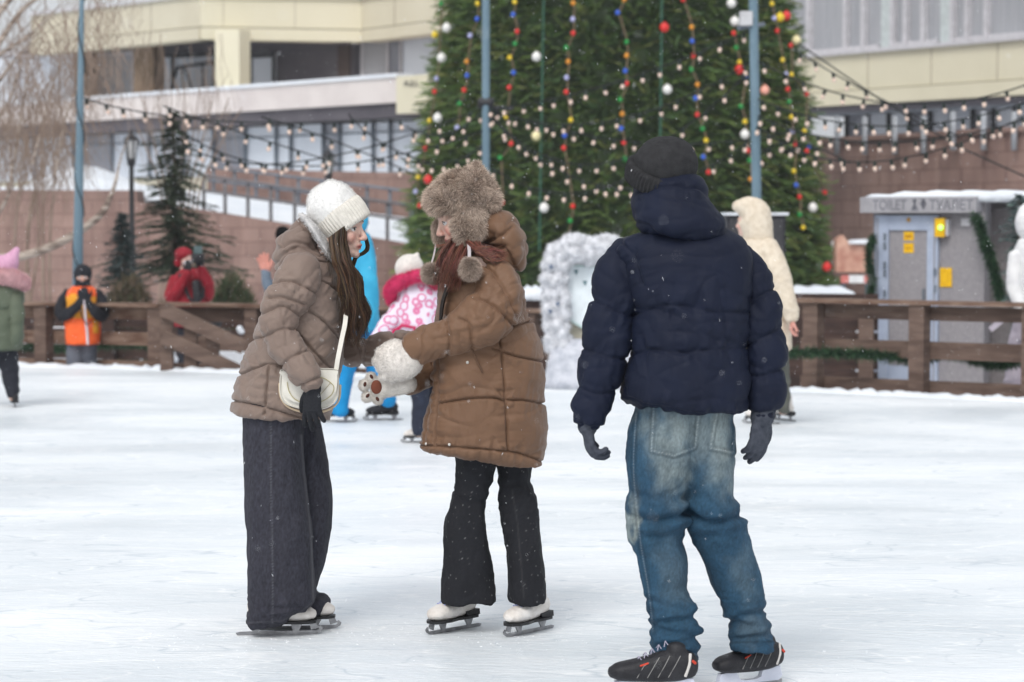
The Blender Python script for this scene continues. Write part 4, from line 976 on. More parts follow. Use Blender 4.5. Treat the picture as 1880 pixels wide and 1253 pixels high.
for x, y in ((1058, 500), (1074, 520), (1090, 524), (1106, 520), (1122, 508)):
    c = P(x, y, AD + .05); mb.prism([c + Vector((-.022, 0, .02)), c + Vector((.022, 0, .02)), c + Vector((0, 0, -.03))], (0, .006, 0))
mb.build('bunting', mat('bunting_teal', srgb(104, 136, 144), rough=.7), bd)
mb = MB(); mb.prism([P(1034, 576, AD + .12), P(1060, 590, AD + .12), P(1088, 600, AD + .12), P(1140, 580, AD + .12), P(1140, 640, AD + .12), P(1034, 640, AD + .12)], (0, .04, 0)); mb.build('beige_board', mat('beige_board', srgb(206, 200, 180), rough=.7), arch)
for x, y in ((1012, 490), (1024, 558), (1010, 572)):
    c = P(x, y, AD - .15); mb = MB(); mb.ell(c, .022, 8); mb.build('decoration', mat('deco_grey', srgb(120, 130, 150), rough=.4), arch, smooth=True)
# ------------------------------------------------ people: common pieces
SKIN = mat('skin', (1, 1, 1), (.93, .93, .93), scale=40, rough=.5, attr='tint', spec=.35)
SKIN.node_tree.nodes['Principled BSDF'].inputs['Subsurface Weight'].default_value = .12
SKIN.node_tree.nodes['Principled BSDF'].inputs['Subsurface Radius'].default_value = (.01, .004, .002)
EYEW = mat('eye_white', (.75, .73, .72), rough=.2); EYEB = mat('iris', (.02, .012, .008), rough=.15, spec=.6)
LASH = mat('lash', (.012, .008, .006), rough=.6)
def frame(c, fwd, pitch=0, roll=0, s=1):
    f = Vector(fwd).normalized(); u = Vector((0, 0, 1)); r = f.cross(u).normalized()
    M = Matrix((r, f, u)).transposed()
    M = M @ Matrix.Rotation(R(pitch), 3, 'X') @ Matrix.Rotation(R(roll), 3, 'Y')
    return Matrix.Translation(Vector(c)) @ M.to_4x4() @ Matrix.Scale(s, 4)
def head(mb, M, neck=None, ears=True):
    q = lambda x, y, z: M @ Vector((x, y, z)); s = M.to_scale()[0]; M3 = M.to_3x3()
    E = lambda c, r: mb.ell(q(*c), r, 20, M3, 14)
    E((0, -.015, .035), (.074, .092, .083)); E((0, .018, -.015), (.062, .070, .085)); E((0, .032, -.068), (.046, .048, .040))
    E((0, .074, -.096), (.018, .015, .015)); E((0, .054, -.088), (.032, .030, .022)); E((0, .066, -.06), (.031, .026, .028))
    for k in (-1, 1):
        E((k * .036, .060, -.030), (.024, .022, .026))
        if ears: E((k * .077, -.008, -.012), (.010, .019, .031))
        E((k * .0115, .098, -.037), (.0095, .010, .008))
        mb.tube([q(k * .016, .081, .013), q(k * .03, .080, .0135), q(k * .045, .068, .010)], .0055 * s, seg=8)     # upper lid fold
        mb.tube([q(k * .018, .078, -.012), q(k * .03, .077, -.014), q(k * .042, .068, -.011)], .005 * s, seg=8)
        mb.tube([q(k * .010, .086, .024), q(k * .03, .083, .029), q(k * .05, .062, .024)], .009 * s, seg=8)
    mb.tube([q(0, .084, .016), q(0, .093, -.006), q(0, .104, -.024), q(0, .108, -.033)], [.008 * s, .0085 * s, .0105 * s, .0115 * s], seg=10, ref=M3 @ Vector((0, 0, 1)))
    mb.tube([q(-.024, .076, -.064), q(-.01, .090, -.060), q(0, .091, -.061), q(.01, .090, -.060), q(.024, .076, -.064)], [.003 * s, .006 * s, .0055 * s, .006 * s, .003 * s], seg=8, ref=M3 @ Vector((0, 0, 1)))
    mb.tube([q(-.021, .076, -.068), q(0, .090, -.0725), q(.021, .076, -.068)], [.003 * s, .0075 * s, .003 * s], seg=8, ref=M3 @ Vector((0, 0, 1)))
    nk = neck or [q(0, -.02, -.06), q(0, -.03, -.13), q(0, -.04, -.19)]
    mb.tube(nk, [.055 * s, .05 * s, .062 * s][:len(nk)], seg=16)
def headpaint(M, hair=(.03, .018, .012), base=(.70, .49, .41), blush=.5):
    Mi = np.array(M.inverted())
    def f(q, co):
        l = np.c_[co, np.ones(len(co))] @ Mi.T; x, y, z = l[:, 0], l[:, 1], l[:, 2]; ax = np.abs(x)
        c = np.tile(np.array(base), (len(co), 1)); near = (np.abs(z) < .2) & (y > 0) & (ax < .1)
        def mixc(w, col):
            nonlocal c; w = (w * near)[:, None]; c = c * (1 - w) + np.array(col) * w
        mixc(np.exp(-((ax - .042) / .022) ** 2 - ((z + .035) / .022) ** 2) * blush, (.66, .22, .17))
        mixc(np.exp(-(x / .016) ** 2 - ((z + .034) / .014) ** 2) * (y > .09) * blush * .45, (.68, .22, .17))
        mixc(np.exp(-(x / .020) ** 4 - ((z + .066) / .0085) ** 4) * (y > .070), (.45, .11, .10))
        mixc(np.exp(-(x / .021) ** 4 - ((z + .0665) / .0016) ** 2) * (y > .070), (.12, .03, .03))
        zb_ = .030 - .12 * np.maximum(ax - .034, 0)
        mixc(np.exp(-((z - zb_) / .0038) ** 2) * sstep(ax, .010, .016) * (1 - sstep(ax, .048, .056)) * .85, hair)
        return c
    return f
def eyes(M, parent, look=0):
    for k in (-1, 1):
        mb = MB(); mb.ell(M @ Vector((k * .031, .0675, 0)), tuple([.0135] * 3), 16, M.to_3x3(), 12); e = mb.build('eye', EYEW, parent, smooth=True)
        mb = MB(); mb.ell(M @ Vector((k * .031 + look, .0765, 0)), (.0062, .0056, .0062), 12, M.to_3x3(), 8); mb.build('iris', EYEB, e, smooth=True)
        mb = MB(); mb.tube([M @ Vector((k * .018, .0790, .004)), M @ Vector((k * .031, .0815, .0085)), M @ Vector((k * .045, .0740, .003))], .0016, seg=5); mb.build('lashes', LASH, e)
def hand(mb, w, d, n, side, curl=.6, s=1.0, fat=1.0, spread=.06):
    """w wrist, d finger direction, n palm normal, side +1/-1 where the thumb is (along d x n)"""
    w = Vector(w); d = Vector(d).normalized(); n = Vector(n); n = (n - d * n.dot(d)).normalized(); t = d.cross(n).normalized() * side
    mb.tube([w - d * .03 * s, w, w + d * .04 * s, w + d * .082 * s], [.028 * s, .029 * s, .040 * s, .039 * s], [.022 * s, .020 * s, .017 * s, .014 * s], seg=16, ref=n)
    for i, (L_, cu) in enumerate(((.072, .85), (.080, 1.0), (.074, 1.1), (.058, 1.2))):
        p = w + d * (.080 - .005 * abs(i - 1)) * s + t * (.030 - .0195 * i) * s; a = 0; pts = [p - d * .015 * s, p]; dd = (d + t * spread * (1.5 - i)).normalized()
        for k, f in enumerate((.45, .30, .25)):
            a += curl * cu * (.55, .8, .5)[k]; v = (dd * math.cos(a) + n * math.sin(a)); p = p + v * L_ * f * s; pts.append(p)
        r = (.0098 * s * fat); mb.tube(pts, [r * 1.05, r, r * .97, r * .92, r * .8], seg=10)
    p = w + d * .022 * s + t * .026 * s; v = (t * .7 + d * .65 + n * .35).normalized(); pts = [p]
    for k, L_ in enumerate((.036, .030, .024)):
        p = p + v * L_ * s; pts.append(p); v = (v + d * .25 + n * curl * .35 - t * .1).normalized()
    mb.tube(pts, [.0135 * s * fat, .0125 * s * fat, .0112 * s * fat, .009 * s * fat], seg=10)
STEEL = mat('blade_steel', (.34, .34, .35), (.2, .2, .21), scale=30, rough=.32, metal=.85)
SOLEB = mat('black_sole', (.018, .018, .02), rough=.4)
BOOTW = mat('white_boot', srgb(232, 228, 224), srgb(212, 205, 198), scale=14, rough=.42, bump=.25, bscale=60)
LACE = mat('lace_blue', srgb(196, 204, 232), srgb(120, 130, 190), scale=60, rough=.8)
LACEW = mat('lace_white', (.7, .7, .72), rough=.8)
def figskate(name, parent, pos, fwd, s=1.0, boot=BOOTW, lace=LACE, vox=.0035, shaft=.205, pitch=0, label=None):
    M = frame(pos, fwd, pitch, 0, s) @ Matrix.Rotation(R(90), 4, 'Z')     # local x forward
    q = lambda x, y, z: M @ Vector((x, y, z)); ry = M.to_3x3() @ Vector((0, 1, 0)); k = s
    mb = MB()
    mb.tube([q(-.105, 0, .105), q(-.07, 0, .103), q(-.01, 0, .095), q(.05, 0, .085), (q(.10, 0, .080)), q(.118, 0, .077)], [x * k for x in (.034, .044, .042, .036, .027, .018)], [x * k for x in (.028, .034, .037, .045, .042, .03)], seg=20, ref=ry, sub=3)
    mb.tube([q(-.075, 0, .10), q(-.062, 0, .15), q(-.06, 0, .19), q(-.066, 0, shaft)], [x * k for x in (.042, .042, .038, .036)], [x * k for x in (.032, .033, .033, .033)], seg=20, ref=ry, sub=3)
    mb.tube([q(-.03, 0, .15), q(.03, 0, .105)], [.025 * k, .03 * k], [.018 * k, .025 * k], seg=12, ref=ry)
    me = solid(mb, vox * k); relax(me, 3, .5); co = getco(me); disp(me, .0012 * vn(co * 60, 3) + .001 * vn(co * 130, 4))
    o = link_mesh(name, me, boot, parent)
    if label: o['label'] = label
    def outline(z, g=0): return [q(x, y, z) for x, y in ((-.128 - g, -.018), (-.115 - g, -.033 - g), (-.06, -.036 - g), (0, -.032 - g), (.05, -.045 - g), (.10, -.042 - g), (.128 + g, -.02), (.132 + g, 0), (.128 + g, .02), (.10, .042 + g), (.05, .045 + g), (0, .032 + g), (-.06, .036 + g), (-.115 - g, .033 + g), (-.128 - g, .018))]
    mb = MB(); mb.rings([outline(.046, .001), outline(.056, .002)])
    mb.prism([q(-.128, -.03, .057), q(-.06, -.033, .057), q(-.045, -.03, .077), q(-.125, -.03, .080)], M.to_3x3() @ Vector((0, .062, 0))); mb.build('sole', SOLEB, o)
    mb = MB(); t = M.to_3x3() @ Vector((0, .004, 0)); sd = M.to_3x3() @ Vector((0, -.002, 0))
    prof_ = [(-.165, .004), (-.16, 0), (-.05, -.001), (.10, .0), (.135, .004), (.152, .014), (.156, .024), (.146, .034), (.138, .030), (.142, .022), (.134, .016), (-.15, .014), (-.168, .010)]
    mb.prism([q(x, 0, z) + sd for x, z in prof_], t)
    for xs_ in (((.045, .013), (.065, .013), (.082, .045), (.035, .045)), ((-.105, .013), (-.085, .013), (-.065, .045), (-.12, .045)), ((.112, .018), (.140, .026), (.130, .045), (.105, .045))):
        mb.prism([q(x, 0, z) + sd * 1.6 for x, z in xs_], t * 1.6)
    mb.prism([q(x, y, .0425) for x, y in ((.0, -.02), (.12, -.026), (.12, .026), (0, .02))], M.to_3x3() @ Vector((0, 0, .0034)))
    mb.prism([q(x, y, .0425) for x, y in ((-.12, -.02), (-.05, -.02), (-.05, .02), (-.12, .02))], M.to_3x3() @ Vector((0, 0, .0034)))
    mb.build('blade', STEEL, o)
    mb = MB(); lc = np.c_[getco(me) + np.array(WL[o.name]), np.ones(len(me.vertices))] @ np.array(M.inverted()).T
    def top(x, y):
        m_ = (np.abs(lc[:, 0] - x) < .005) & (np.abs(lc[:, 1] - y) < .005); return q(x, y, (lc[m_, 2].max() if m_.any() else .12) + .001)
    for i in range(5):
        x = .066 - .020 * i
        for g in (-1, 1): mb.tube([top(x, -.021 * g), top(x - .006, 0), top(x - .014, .021 * g)], .0026 * k, seg=5)
    if True:
        pass
    for g in (-1, 1): mb.tube([q(-.015, 0, .166), q(.0, .02 * g, .172), q(.008, .028 * g, .155), q(.0, .034 * g, .125)], .002 * k, seg=5)
    mb.build('laces', lace, o); return o
def furry(name, mb, m, parent, voxel, n, ln, w, col, flow=(0, 0, -.2), seed=1, it=3, relaxed=True, vary=.35, base=.75, mask=None, noise=.006, extra=None, blotch=.35):
    me = solid(mb, voxel) if isinstance(mb, MB) else mb
    if isinstance(mb, MB): relax(me, it)
    co = getco(me); h = noise * fbm(co * 22, seed)
    if extra is not None: h = h + extra(proj(co), co)
    disp(me, h)
    nf = len(me.polygons); ce = np.empty(nf * 3, np.float32); me.polygons.foreach_get('center', ce); ce = ce.reshape(-1, 3).astype(float)
    no = np.empty(nf * 3, np.float32); me.polygons.foreach_get('normal', no); no = no.reshape(-1, 3).astype(float)
    g = np.random.default_rng(seed); ids = np.arange(nf)
    if mask is not None: ids = ids[mask(proj(ce), ce)]
    i = g.choice(ids, n); p = ce[i] + g.normal(0, voxel * .4, (n, 3)); nn = no[i]
    fl = np.stack([vn(p * 14, seed + 1), vn(p * 14, seed + 2), vn(p * 14, seed + 3)], 1)
    d = nn * .75 + np.array(flow) + fl * .7 + g.normal(0, .22, (n, 3)); d /= np.linalg.norm(d, axis=1)[:, None]
    L_ = (ln * g.uniform(.5, 1.25, n))[:, None]; s_ = np.cross(d, g.normal(0, 1, (n, 3))); s_ /= np.linalg.norm(s_, axis=1)[:, None] + 1e-9
    m1 = p + d * L_ * .55; tip = m1 + (d + np.array([0, 0, -.35]) + fl * .3) * L_ * .45
    V = np.stack([p - s_ * w, p + s_ * w, m1 + s_ * w * .7, m1 - s_ * w * .7, tip], 1).reshape(-1, 3) - 0
    nv = len(me.vertices); base_v = getco(me); F_ = [tuple(x.vertices) for x in me.polygons]
    k0 = nv + 5 * np.arange(n)
    F_ += [(a, a + 1, a + 2, a + 3) for a in k0.tolist()] + [(a + 3, a + 2, a + 4) for a in k0.tolist()]
    out = bpy.data.meshes.new(name); out.from_pydata(np.vstack([base_v, V]).tolist(), [], F_)
    cv = np.empty((nv + 5 * n, 3)); c = np.array(col); big_ = 1 + blotch * fbm(base_v * 16, seed + 8)[:, None]; cv[:nv] = c * base * big_
    hb = (1 + blotch * fbm(p * 16, seed + 8)) * g.uniform(1 - vary, 1 + vary, n); kk = np.array([.55, .55, 1, 1, 1.4]); cv[nv:] = (c[None, None] * (hb[:, None, None] * kk[None, :, None])).reshape(-1, 3)
    setcol(out, np.clip(cv, 0, .95)); bpy.data.meshes.remove(me)
    return link_mesh(name, out, m, parent)
FURM = mat('fur', (1, 1, 1), (.9, .9, .9), scale=60, rough=.75, attr='tint', spec=.2)
HAIRM = mat('hair_strands', (1, 1, 1), (.9, .9, .9), scale=60, rough=.42, attr='tint', spec=.45)
def person(label, mb, origin, paint=None, voxel=.006, base=(.62, .40, .31), it=2, group=None):
    me = solid(mb, voxel); relax(me, it, .5); co = getco(me)
    setcol(me, paint(proj(co), co) if paint else np.array(base))
    o = link_mesh('person', me, SKIN, None, origin=origin); tag(o, label, 'person', group); return o
def px(pts, D): return [P(a, b, D + c) for a, b, c in pts]
def pr(r, D): return [x * D / FPX for x in r]

furry('arch_frame', ARCHM, FURM, arch, .014, 15000, .026, .0022, (.74, .75, .79), seed=70, flow=(0, 0, -.1), vary=.3, base=.9, noise=0)
# ------------------------------------------------ woman in the taupe puffer coat
D1 = 9.30; S1 = FPX / D1
fa = G(516, 1166); fb = G(585, 1156)
M1 = frame(P(622, 419, D1 - .01), (math.cos(R(17)), -math.sin(R(17)), 0), -3)
mb = MB(); head(mb, M1, [M1 @ Vector((0, -.02, -.06)), P(600, 480, D1), P(575, 515, D1)], False)
mb.tube(px([(565, 500, 0), (560, 580, 0), (540, 660, 0), (520, 740, 0)], D1), [.10, .12, .11, .12], [.16, .15, .14, .15])
mb.tube(px([(500, 745, -.09), (503, 900, -.09), (500, 1020, -.09), (490, 1110, -.08)], D1), [.075, .065, .05, .04])
mb.tube(px([(540, 745, .09), (565, 900, .1), (560, 1020, .1), (555, 1095, .1)], D1), [.075, .065, .045, .04])
mb.tube(px([(548, 500, -.17), (515, 590, -.24), (545, 662, -.26), (576, 712, -.26)], D1), [.05, .045, .036, .028])
mb.tube(px([(585, 510, .17), (612, 590, .24), (640, 643, .22), (735, 626, .06)], D1), [.05, .045, .036, .026])
w1 = person('young woman in a taupe puffer coat and white knitted hat, carrying a white shoulder bag', mb, (fa.x, fa.y, 0), headpaint(M1, blush=.5), .0034)
eyes(M1, w1, .004)
TAUPE = mat('taupe_nylon', srgb(128, 111, 101), srgb(119, 102, 93), scale=5, rough=.6, bump=.12, bscale=260, sheen=.12, crease=(9, .004))
def ridge(freqx, freqz, seed): return (freqx, 4, freqz)
mb = MB(); mb.tube(px([(573, 478, 0), (570, 505, 0), (566, 535, 0), (559, 585, 0), (545, 640, 0), (529, 698, 0), (516, 750, 0), (514, 762, 0)], D1),
                   pr([40, 55, 65, 75, 84, 90, 92, 90], D1), [.13, .18, .2, .215, .22, .225, .225, .215], seg=40, sub=4, e=2.3, round_=False)
fm1 = lambda q, c: np.ones(len(q))
coat1 = cloth('coat', mb, TAUPE, w1, .0043, 5, post=0, seams=[
    [(585, 510), (606, 522), (634, 545)], [(560, 568), (590, 585), (624, 622)], [(545, 612), (580, 650), (612, 680)],
    [(430, 692), (455, 680), (496, 668), (540, 680), (620, 700)], [(452, 630), (470, 620), (500, 616)], [(495, 668), (490, 710), (486, 760)],
    [(418, 735), (455, 741), (494, 751), (560, 769), (612, 776)], [(500, 560), (480, 568)]], s=S1, noise=(.006, 8),
    fold=[(-.006, (3, 2, 9), 21, None), (-.0035, (8, 4, 18), 24, None), (.004, (10, 4, 10), 27, None)], seamkw=dict(depth=.015, width=.0038, puff=.008, puffw=.045, wr=.011, wrw=.04, wf=36))
mb = MB(); mb.tube(px([(421, 741, .0), (455, 748, -.0), (494, 757, 0)], D1), .006, seg=6)
def sleeve(name, parent, pts, ra, rb, D, m, seams, s, seed=1, vox=.0047, fold=None, puff=.008, cuff=True, noise=(.005, 9), depth=.012, label=None, paint=None):
    mb = MB(); P3 = px(pts, D); mb.tube(P3, pr(ra, D), rb, seg=28, sub=5, e=2.1, ref=(0, 1, .001))
    o = cloth(name, mb, m, parent, vox, 4, seams=seams, s=s, noise=noise, fold=fold or [(-.007, (5, 3, 8), seed, None), (-.0045, (10, 6, 16), seed + 3, None), (.004, (9, 4, 9), seed + 6, None)],
              seamkw=dict(depth=depth, width=.005, puff=puff, puffw=.045, wr=.012, wrw=.045, wf=34, seed=seed), paint=paint)
    return o
sleeve('sleeve', coat1, [(552, 492, -.17), (538, 530, -.20), (517, 572, -.23), (512, 605, -.25), (527, 638, -.275), (546, 664, -.30), (563, 689, -.32), (571, 701, -.325)], [35, 43, 37, 33, 31, 29, 26, 23],
       [.07, .08, .08, .078, .07, .066, .06, .055], D1, TAUPE, [[(494, 520), (531, 516), (558, 526), (590, 545)], [(476, 578), (520, 562), (552, 582)], [(478, 622), (519, 604), (552, 606)], [(515, 674), (536, 655), (572, 640)], [(492, 548), (520, 546), (560, 560)], [(549, 712), (570, 700), (596, 690)]], S1, 31)
sleeve('sleeve', coat1, [(585, 510, .16), (608, 570, .23), (625, 625, .24), (650, 645, .20), (695, 640, .12), (742, 629, .05)], [36, 36, 33, 29, 27, 24], [.07, .075, .07, .065, .06, .055], D1, TAUPE,
       [[(648, 600), (655, 640), (668, 680)], [(676, 600), (668, 640), (664, 680)], [(722, 600), (720, 640), (722, 680)]], S1, 37)
mb = MB(); mb.tube(px([(559, 412, .03), (557, 430, .01), (550, 450, 0), (540, 468, 0), (528, 482, 0)], D1), pr([11, 27, 40, 42, 30], D1), [.06, .10, .125, .14, .12], seg=30, sub=4)
mb.tube(px([(520, 480, 0), (555, 470, 0), (585, 474, 0), (607, 482, 0)], D1), pr([14, 20, 18, 9], D1), [.12, .15, .13, .09], seg=24, sub=4)
hood1 = cloth('hood', mb, TAUPE, coat1, .005, 4, seams=[[(498, 494), (515, 470), (545, 455), (575, 462), (606, 478)], [(512, 455), (540, 445), (570, 452), (598, 468)], [(552, 410), (570, 430), (592, 462)]], s=S1, noise=(.006, 10),
              fold=[(-.008, (8, 4, 16), 41, None)], seamkw=dict(depth=.008, width=.006, puff=.008, wr=.004))
mb = MB(); mb.tube(px([(566, 407, .02), (576, 418, -.03), (590, 440, -.05), (604, 466, -.06), (609, 476, -.06)], D1), pr([5, 8, 8, 6, 3], D1), [.05, .09, .09, .07, .05], seg=16, sub=4)
furry('hood_lining', mb, FURM, hood1, .005, 2500, .008, .0008, (.78, .76, .75), seed=4)
mb = MB(); mb.tube(px([(549, 409, -.06), (545, 402, -.07), (548, 397, -.07), (555, 400, -.06), (562, 403, -.05)], D1), .0016, seg=5); mb.build('drawcord', LACEW, hood1)
# hat
def ribs(c0_, ax, n, amp, lo, hi):
    ax = Vector(ax).normalized(); u = ax.orthogonal().normalized(); v = ax.cross(u); A_, U, V_ = map(np.array, (ax, u, v)); C_ = np.array(c0_)
    def f(q, co):
        d = co - C_; t = d @ A_; a = np.arctan2(d @ V_, d @ U); return amp * np.cos(a * n) * sstep(t, lo - .004, lo) * (1 - sstep(t, hi, hi + .006))
    return f
mb = MB(); hp = px([(630, 405, 0), (619, 391, 0), (607, 377, 0), (597, 367, 0), (589, 359, 0), (583, 354, 0), (579, 350, 0), (577, 348, 0)], D1)
mb.tube(hp, pr([43, 45, 46, 43, 36, 27, 16, 4], D1), [.092, .096, .098, .093, .08, .062, .038, .01], seg=32, sub=4, round_=False)
KW = mat('white_knit', (1, 1, 1), (.95, .95, .95), scale=90, rough=.9, attr='tint', bump=.3, bscale=240)
hat1 = furry('knitted_hat', mb, KW, w1, .005, 9000, .010, .0005, (.90, .89, .87), seed=6, flow=(-.15, 0, .15), noise=.002, base=1.0, vary=.06, blotch=.05)
mb = MB(); ax = hp[0] - hp[2]; cb_ = P(644, 421, D1); up_ = (P(617, 385, D1) - cb_)
mb.tube([cb_ + up_ * t for t in (0, .12, .5, .85, 1)], pr([44, 47, 49, 49, 46], D1), [.092, .099, .102, .102, .097], seg=90, round_=False, ref=(0, 1, 0))
cloth('cuff', mb, mat('rib_knit', srgb(230, 225, 216), srgb(216, 211, 202), scale=60, rough=.95, bump=.4, bscale=300), hat1, .0036, 2, noise=(.002, 20), extra=ribs(cb_, up_, 46, .0024, .004, up_.length - .004), post=0, s=S1)
# hair
g = random.Random(31); mb = MB()
yl = [398, 420, 445, 480, 507, 555, 580, 610, 640]; xL = [603, 603, 603, 611, 620, 627, 629, 632, 638]; xR = [638, 637, 636, 644, 660, 673, 678, 676, 664]
for i in range(2300):
    u = g.random(); dep = g.random(); y0 = 437 - 25 * u; y1 = g.uniform(560, 640) if g.random() < .7 else g.uniform(470, 560); pts = []
    ph = g.uniform(0, 6.3); lock = u * 9 + g.gauss(0, .35); am = g.uniform(.5, 1.3); xo = g.gauss(0, 1.4)
    for k in range(15):
        y = y0 + (y1 - y0) * k / 14; l = np.interp(y, yl, xL); r_ = np.interp(y, yl, xR); t = (y - 420) / 220
        x = l + (r_ - l) * u + ((4.2 + 4 * max(u - .4, 0)) * math.sin(y * .115 + lock * 1.3) + 1.5 * math.sin(y * .16 + lock * 3.1 + ph * .2)) * max(t, 0) * am + xo * max(t, .1) * 1.6
        dy = -.076 - .054 * min(max(t, 0) * 4, 1) - .05 * math.sin(math.pi * min(max(u, 0), 1)) * (1 - .7 * dep) - .012 * math.sin(lock * 2.3 + y * .04) + (.04 if u > .75 else 0) * dep
        pts.append(P(x, y, D1 + dy))
    c = g.choice([(.040, .020, .011), (.062, .032, .017), (.10, .053, .026), (.026, .014, .009), (.16, .088, .042)]); mb.col = tuple(v * g.uniform(.8, 1.2) for v in c)
    w = g.uniform(.0007, .0013); mb.tube(pts, [w] * 10 + [w * .9, w * .8, w * .6, w * .4, w * .2], seg=3, cap=False, round_=False)
for i in range(60):                 # stray hairs
    y0 = g.uniform(440, 560); u = g.choice([0, 1, 1]); pts = []; x = np.interp(y0, yl, xR if u else xL); k0 = g.uniform(-.5, 1.2) * (1 if u else -.6)
    for k in range(8): pts.append(P(x + k0 * k * 1.2 + 2.5 * math.sin(k * .9 + i), y0 + k * 9, D1 - .14 + .002 * k))
    mb.col = (.08, .05, .03); mb.tube(pts, [.0006] * 7 + [.0002], seg=3, cap=False, round_=False)
for i in range(220):                # lock on the far side of the face, curling out beside the cheek
    a = g.uniform(-1, 1); pts = []
    for x, y in ((652, 412), (664, 422), (671, 436), (675, 450), (673, 460), (664, 467), (652, 474), (645, 500)):
        pts.append(P(x + a * 3.2 + g.gauss(0, .4), y + a * 1.5, D1 + .065 + .02 * g.random()))
    pts = cpts(pts, 2); c = g.choice([(.07, .045, .02), (.11, .075, .03), (.04, .026, .015)]); mb.col = c; mb.tube(pts, [.0012] * len(pts), seg=3, cap=False, round_=False)
mb.build('hair', HAIRM, w1, fix=False, smooth=True)
# a dense under-layer so that no background shows between the strands
mb = MB(); mb.tube(px([(622, 440, -.07), (628, 480, -.09), (640, 515, -.10), (650, 560, -.10), (653, 600, -.10)], D1), pr([12, 14, 16, 18, 12], D1), [.035, .035, .03, .028, .02], seg=14, sub=4)
cloth('hair_underlayer', mb, mat('hair_dark', (.035, .02, .012), (.02, .012, .008), scale=60, rough=.6, stretch=(1, 1, .1)), w1, .005, 3, noise=(.006, 20), s=S1)
# glove
BG = mat('black_glove', (.012, .013, .017), (.02, .021, .026), scale=120, rough=.9, bump=.4, bscale=400)
mb = MB(); hand(mb, P(574, 712, D1 - .33), (-.02, -.05, -1), (.5, .75, .1), -1, .28, 1.02, 1.12, .16); mb.tube([P(572, 700, D1 - .33), P(575, 716, D1 - .33)], .031, seg=14)
cloth('glove', mb, BG, w1, .003, 2, noise=(.001, 60), s=S1)
mb = MB(); hand(mb, P(752, 627, D1 + .05), (1, -.15, .0), (0, 0, -1), 1, .5, 1.0, 1.1); cloth('glove', mb, BG, w1, .004, 2, noise=(.001, 60), s=S1)
# jeans
mb = MB(); mb.prof([(735, 448, 556, -.06, .15), (800, 447, 556, -.07, .12), (868, 449, 558, -.085, .115), (960, 453, 569, -.09, .12), (1040, 454, 573, -.09, .125), (1095, 454, 575, -.09, .12), (1116, 454, 562, -.09, .115), (1132, 455, 535, -.09, .10), (1148, 455, 508, -.09, .085)], D1, 36, 2.5)
mb.prof([(740, 520, 584, .07, .13), (784, 525, 590, .09, .12), (894, 540, 606, .10, .11), (945, 545, 608, .10, .11), (1004, 544, 601, .10, .11), (1050, 543, 588, .10, .11), (1088, 543, 579, .10, .11), (1098, 545, 598, .09, .11), (1112, 546, 604, .09, .11), (1124, 550, 594, .09, .09)], D1, 30, 2.4)
def jean1(q, co):
    c = np.tile(np.array(srgb(53, 53, 62)), (len(q), 1)); n = fbm(co * np.array([160, 160, 60]), 5)[:, None]; c = c * (1 + .8 * n)
    d, a = polydist(q, [(497, 765), (497, 868), (499, 960), (501, 1060), (500, 1145)]); k = np.exp(-(d / 1.6) ** 2) * (.55 + .45 * np.sin(a * 1.1)); c = c + (k * .06)[:, None]
    d, a = polydist(q, [(553, 800), (558, 868), (569, 960), (574, 1040), (575, 1100)]); c = c + (np.exp(-(d / 2.2) ** 2) * .05)[:, None]
    d, a = polydist(q, [(455, 1144), (515, 1141), (545, 1129), (572, 1108)]); c = c + (np.exp(-(d / 1.2) ** 2) * .03)[:, None]
    return c
JM = mat('dark_denim', (1, 1, 1), (.82, .82, .84), scale=6, rough=.85, attr='tint', bump=.35, bscale=420, detail=6)
cloth('jeans', mb, JM, w1, .0055, 4, s=S1, noise=(.004, 6), fold=[(.012, (11, 5, 1.2), 51, lambda q, c: sstep(q[:, 1], 760, 860)), (.012, (7, 4, 24), 53, lambda q, c: sstep(q[:, 1], 1060, 1110) * .9), (.004, (26, 9, 9), 55, None)], paint=jean1)
figskate('skate', w1, G(516, 1166), (1, .08, 0), 1.03)
figskate('skate', w1, G(553, 1156), (1, .10, 0), 1.0)
# bag
bagt = thing('shoulder_bag', 'white leather saddle bag with a gold line hanging on a strap at the taupe coat', 'bag', P(568, 715, D1 - .29))
BAGM = mat('white_leather', srgb(226, 222, 212), srgb(216, 212, 202), scale=20, rough=.45, bump=.1, bscale=120)
out = [(515, 684), (518, 678), (560, 676), (612, 677), (621, 685), (623, 712), (620, 733), (606, 747), (580, 754), (550, 751), (524, 742), (514, 725), (513, 700)]
sd_ = lambda L_, d: [P(x, y, D1 + d - .055) for x, y in L_]
mb = MB(); cx, cy = 568, 713; rs = []
for d, k in ((-.205, .93), (-.21, .97), (-.20, 1.0), (-.165, 1.0), (-.155, .97), (-.15, .93)): rs.append([P(cx + (v.x - cx) * k, cy + (v.y - cy) * k, D1 + d - .055) for v in cpts([(a, b, 0) for a, b in out + out[:1]], 4)[:-1]])
mb.rings(rs); mb.build('body', BAGM, bagt, smooth=False)
fl = [(517, 690), (520, 681), (612, 680), (619, 690), (617, 718), (604, 736), (580, 744), (550, 741), (528, 732), (519, 716)]
mb = MB(); mb.prism([v for v in sd_([(v.x, v.y) for v in cpts([(a, b, 0) for a, b in fl + fl[:1]], 4)[:-1]], -.2175)], (0, .0062, 0)); mb.build('flap', BAGM, bagt)
GOLD = mat('pale_gold', srgb(190, 178, 130), rough=.35, metal=.3)
mb = MB(); mb.tube(cpts(sd_([(527, 702), (532, 722), (548, 737), (580, 741), (606, 728), (613, 712), (606, 702), (592, 694), (568, 690)], -.2205), 4), .0016, seg=5); mb.tube(sd_([(606, 704), (586, 728)], -.2205), .001, seg=5)
mb.build('trim_line', GOLD, bagt)
mb = MB()
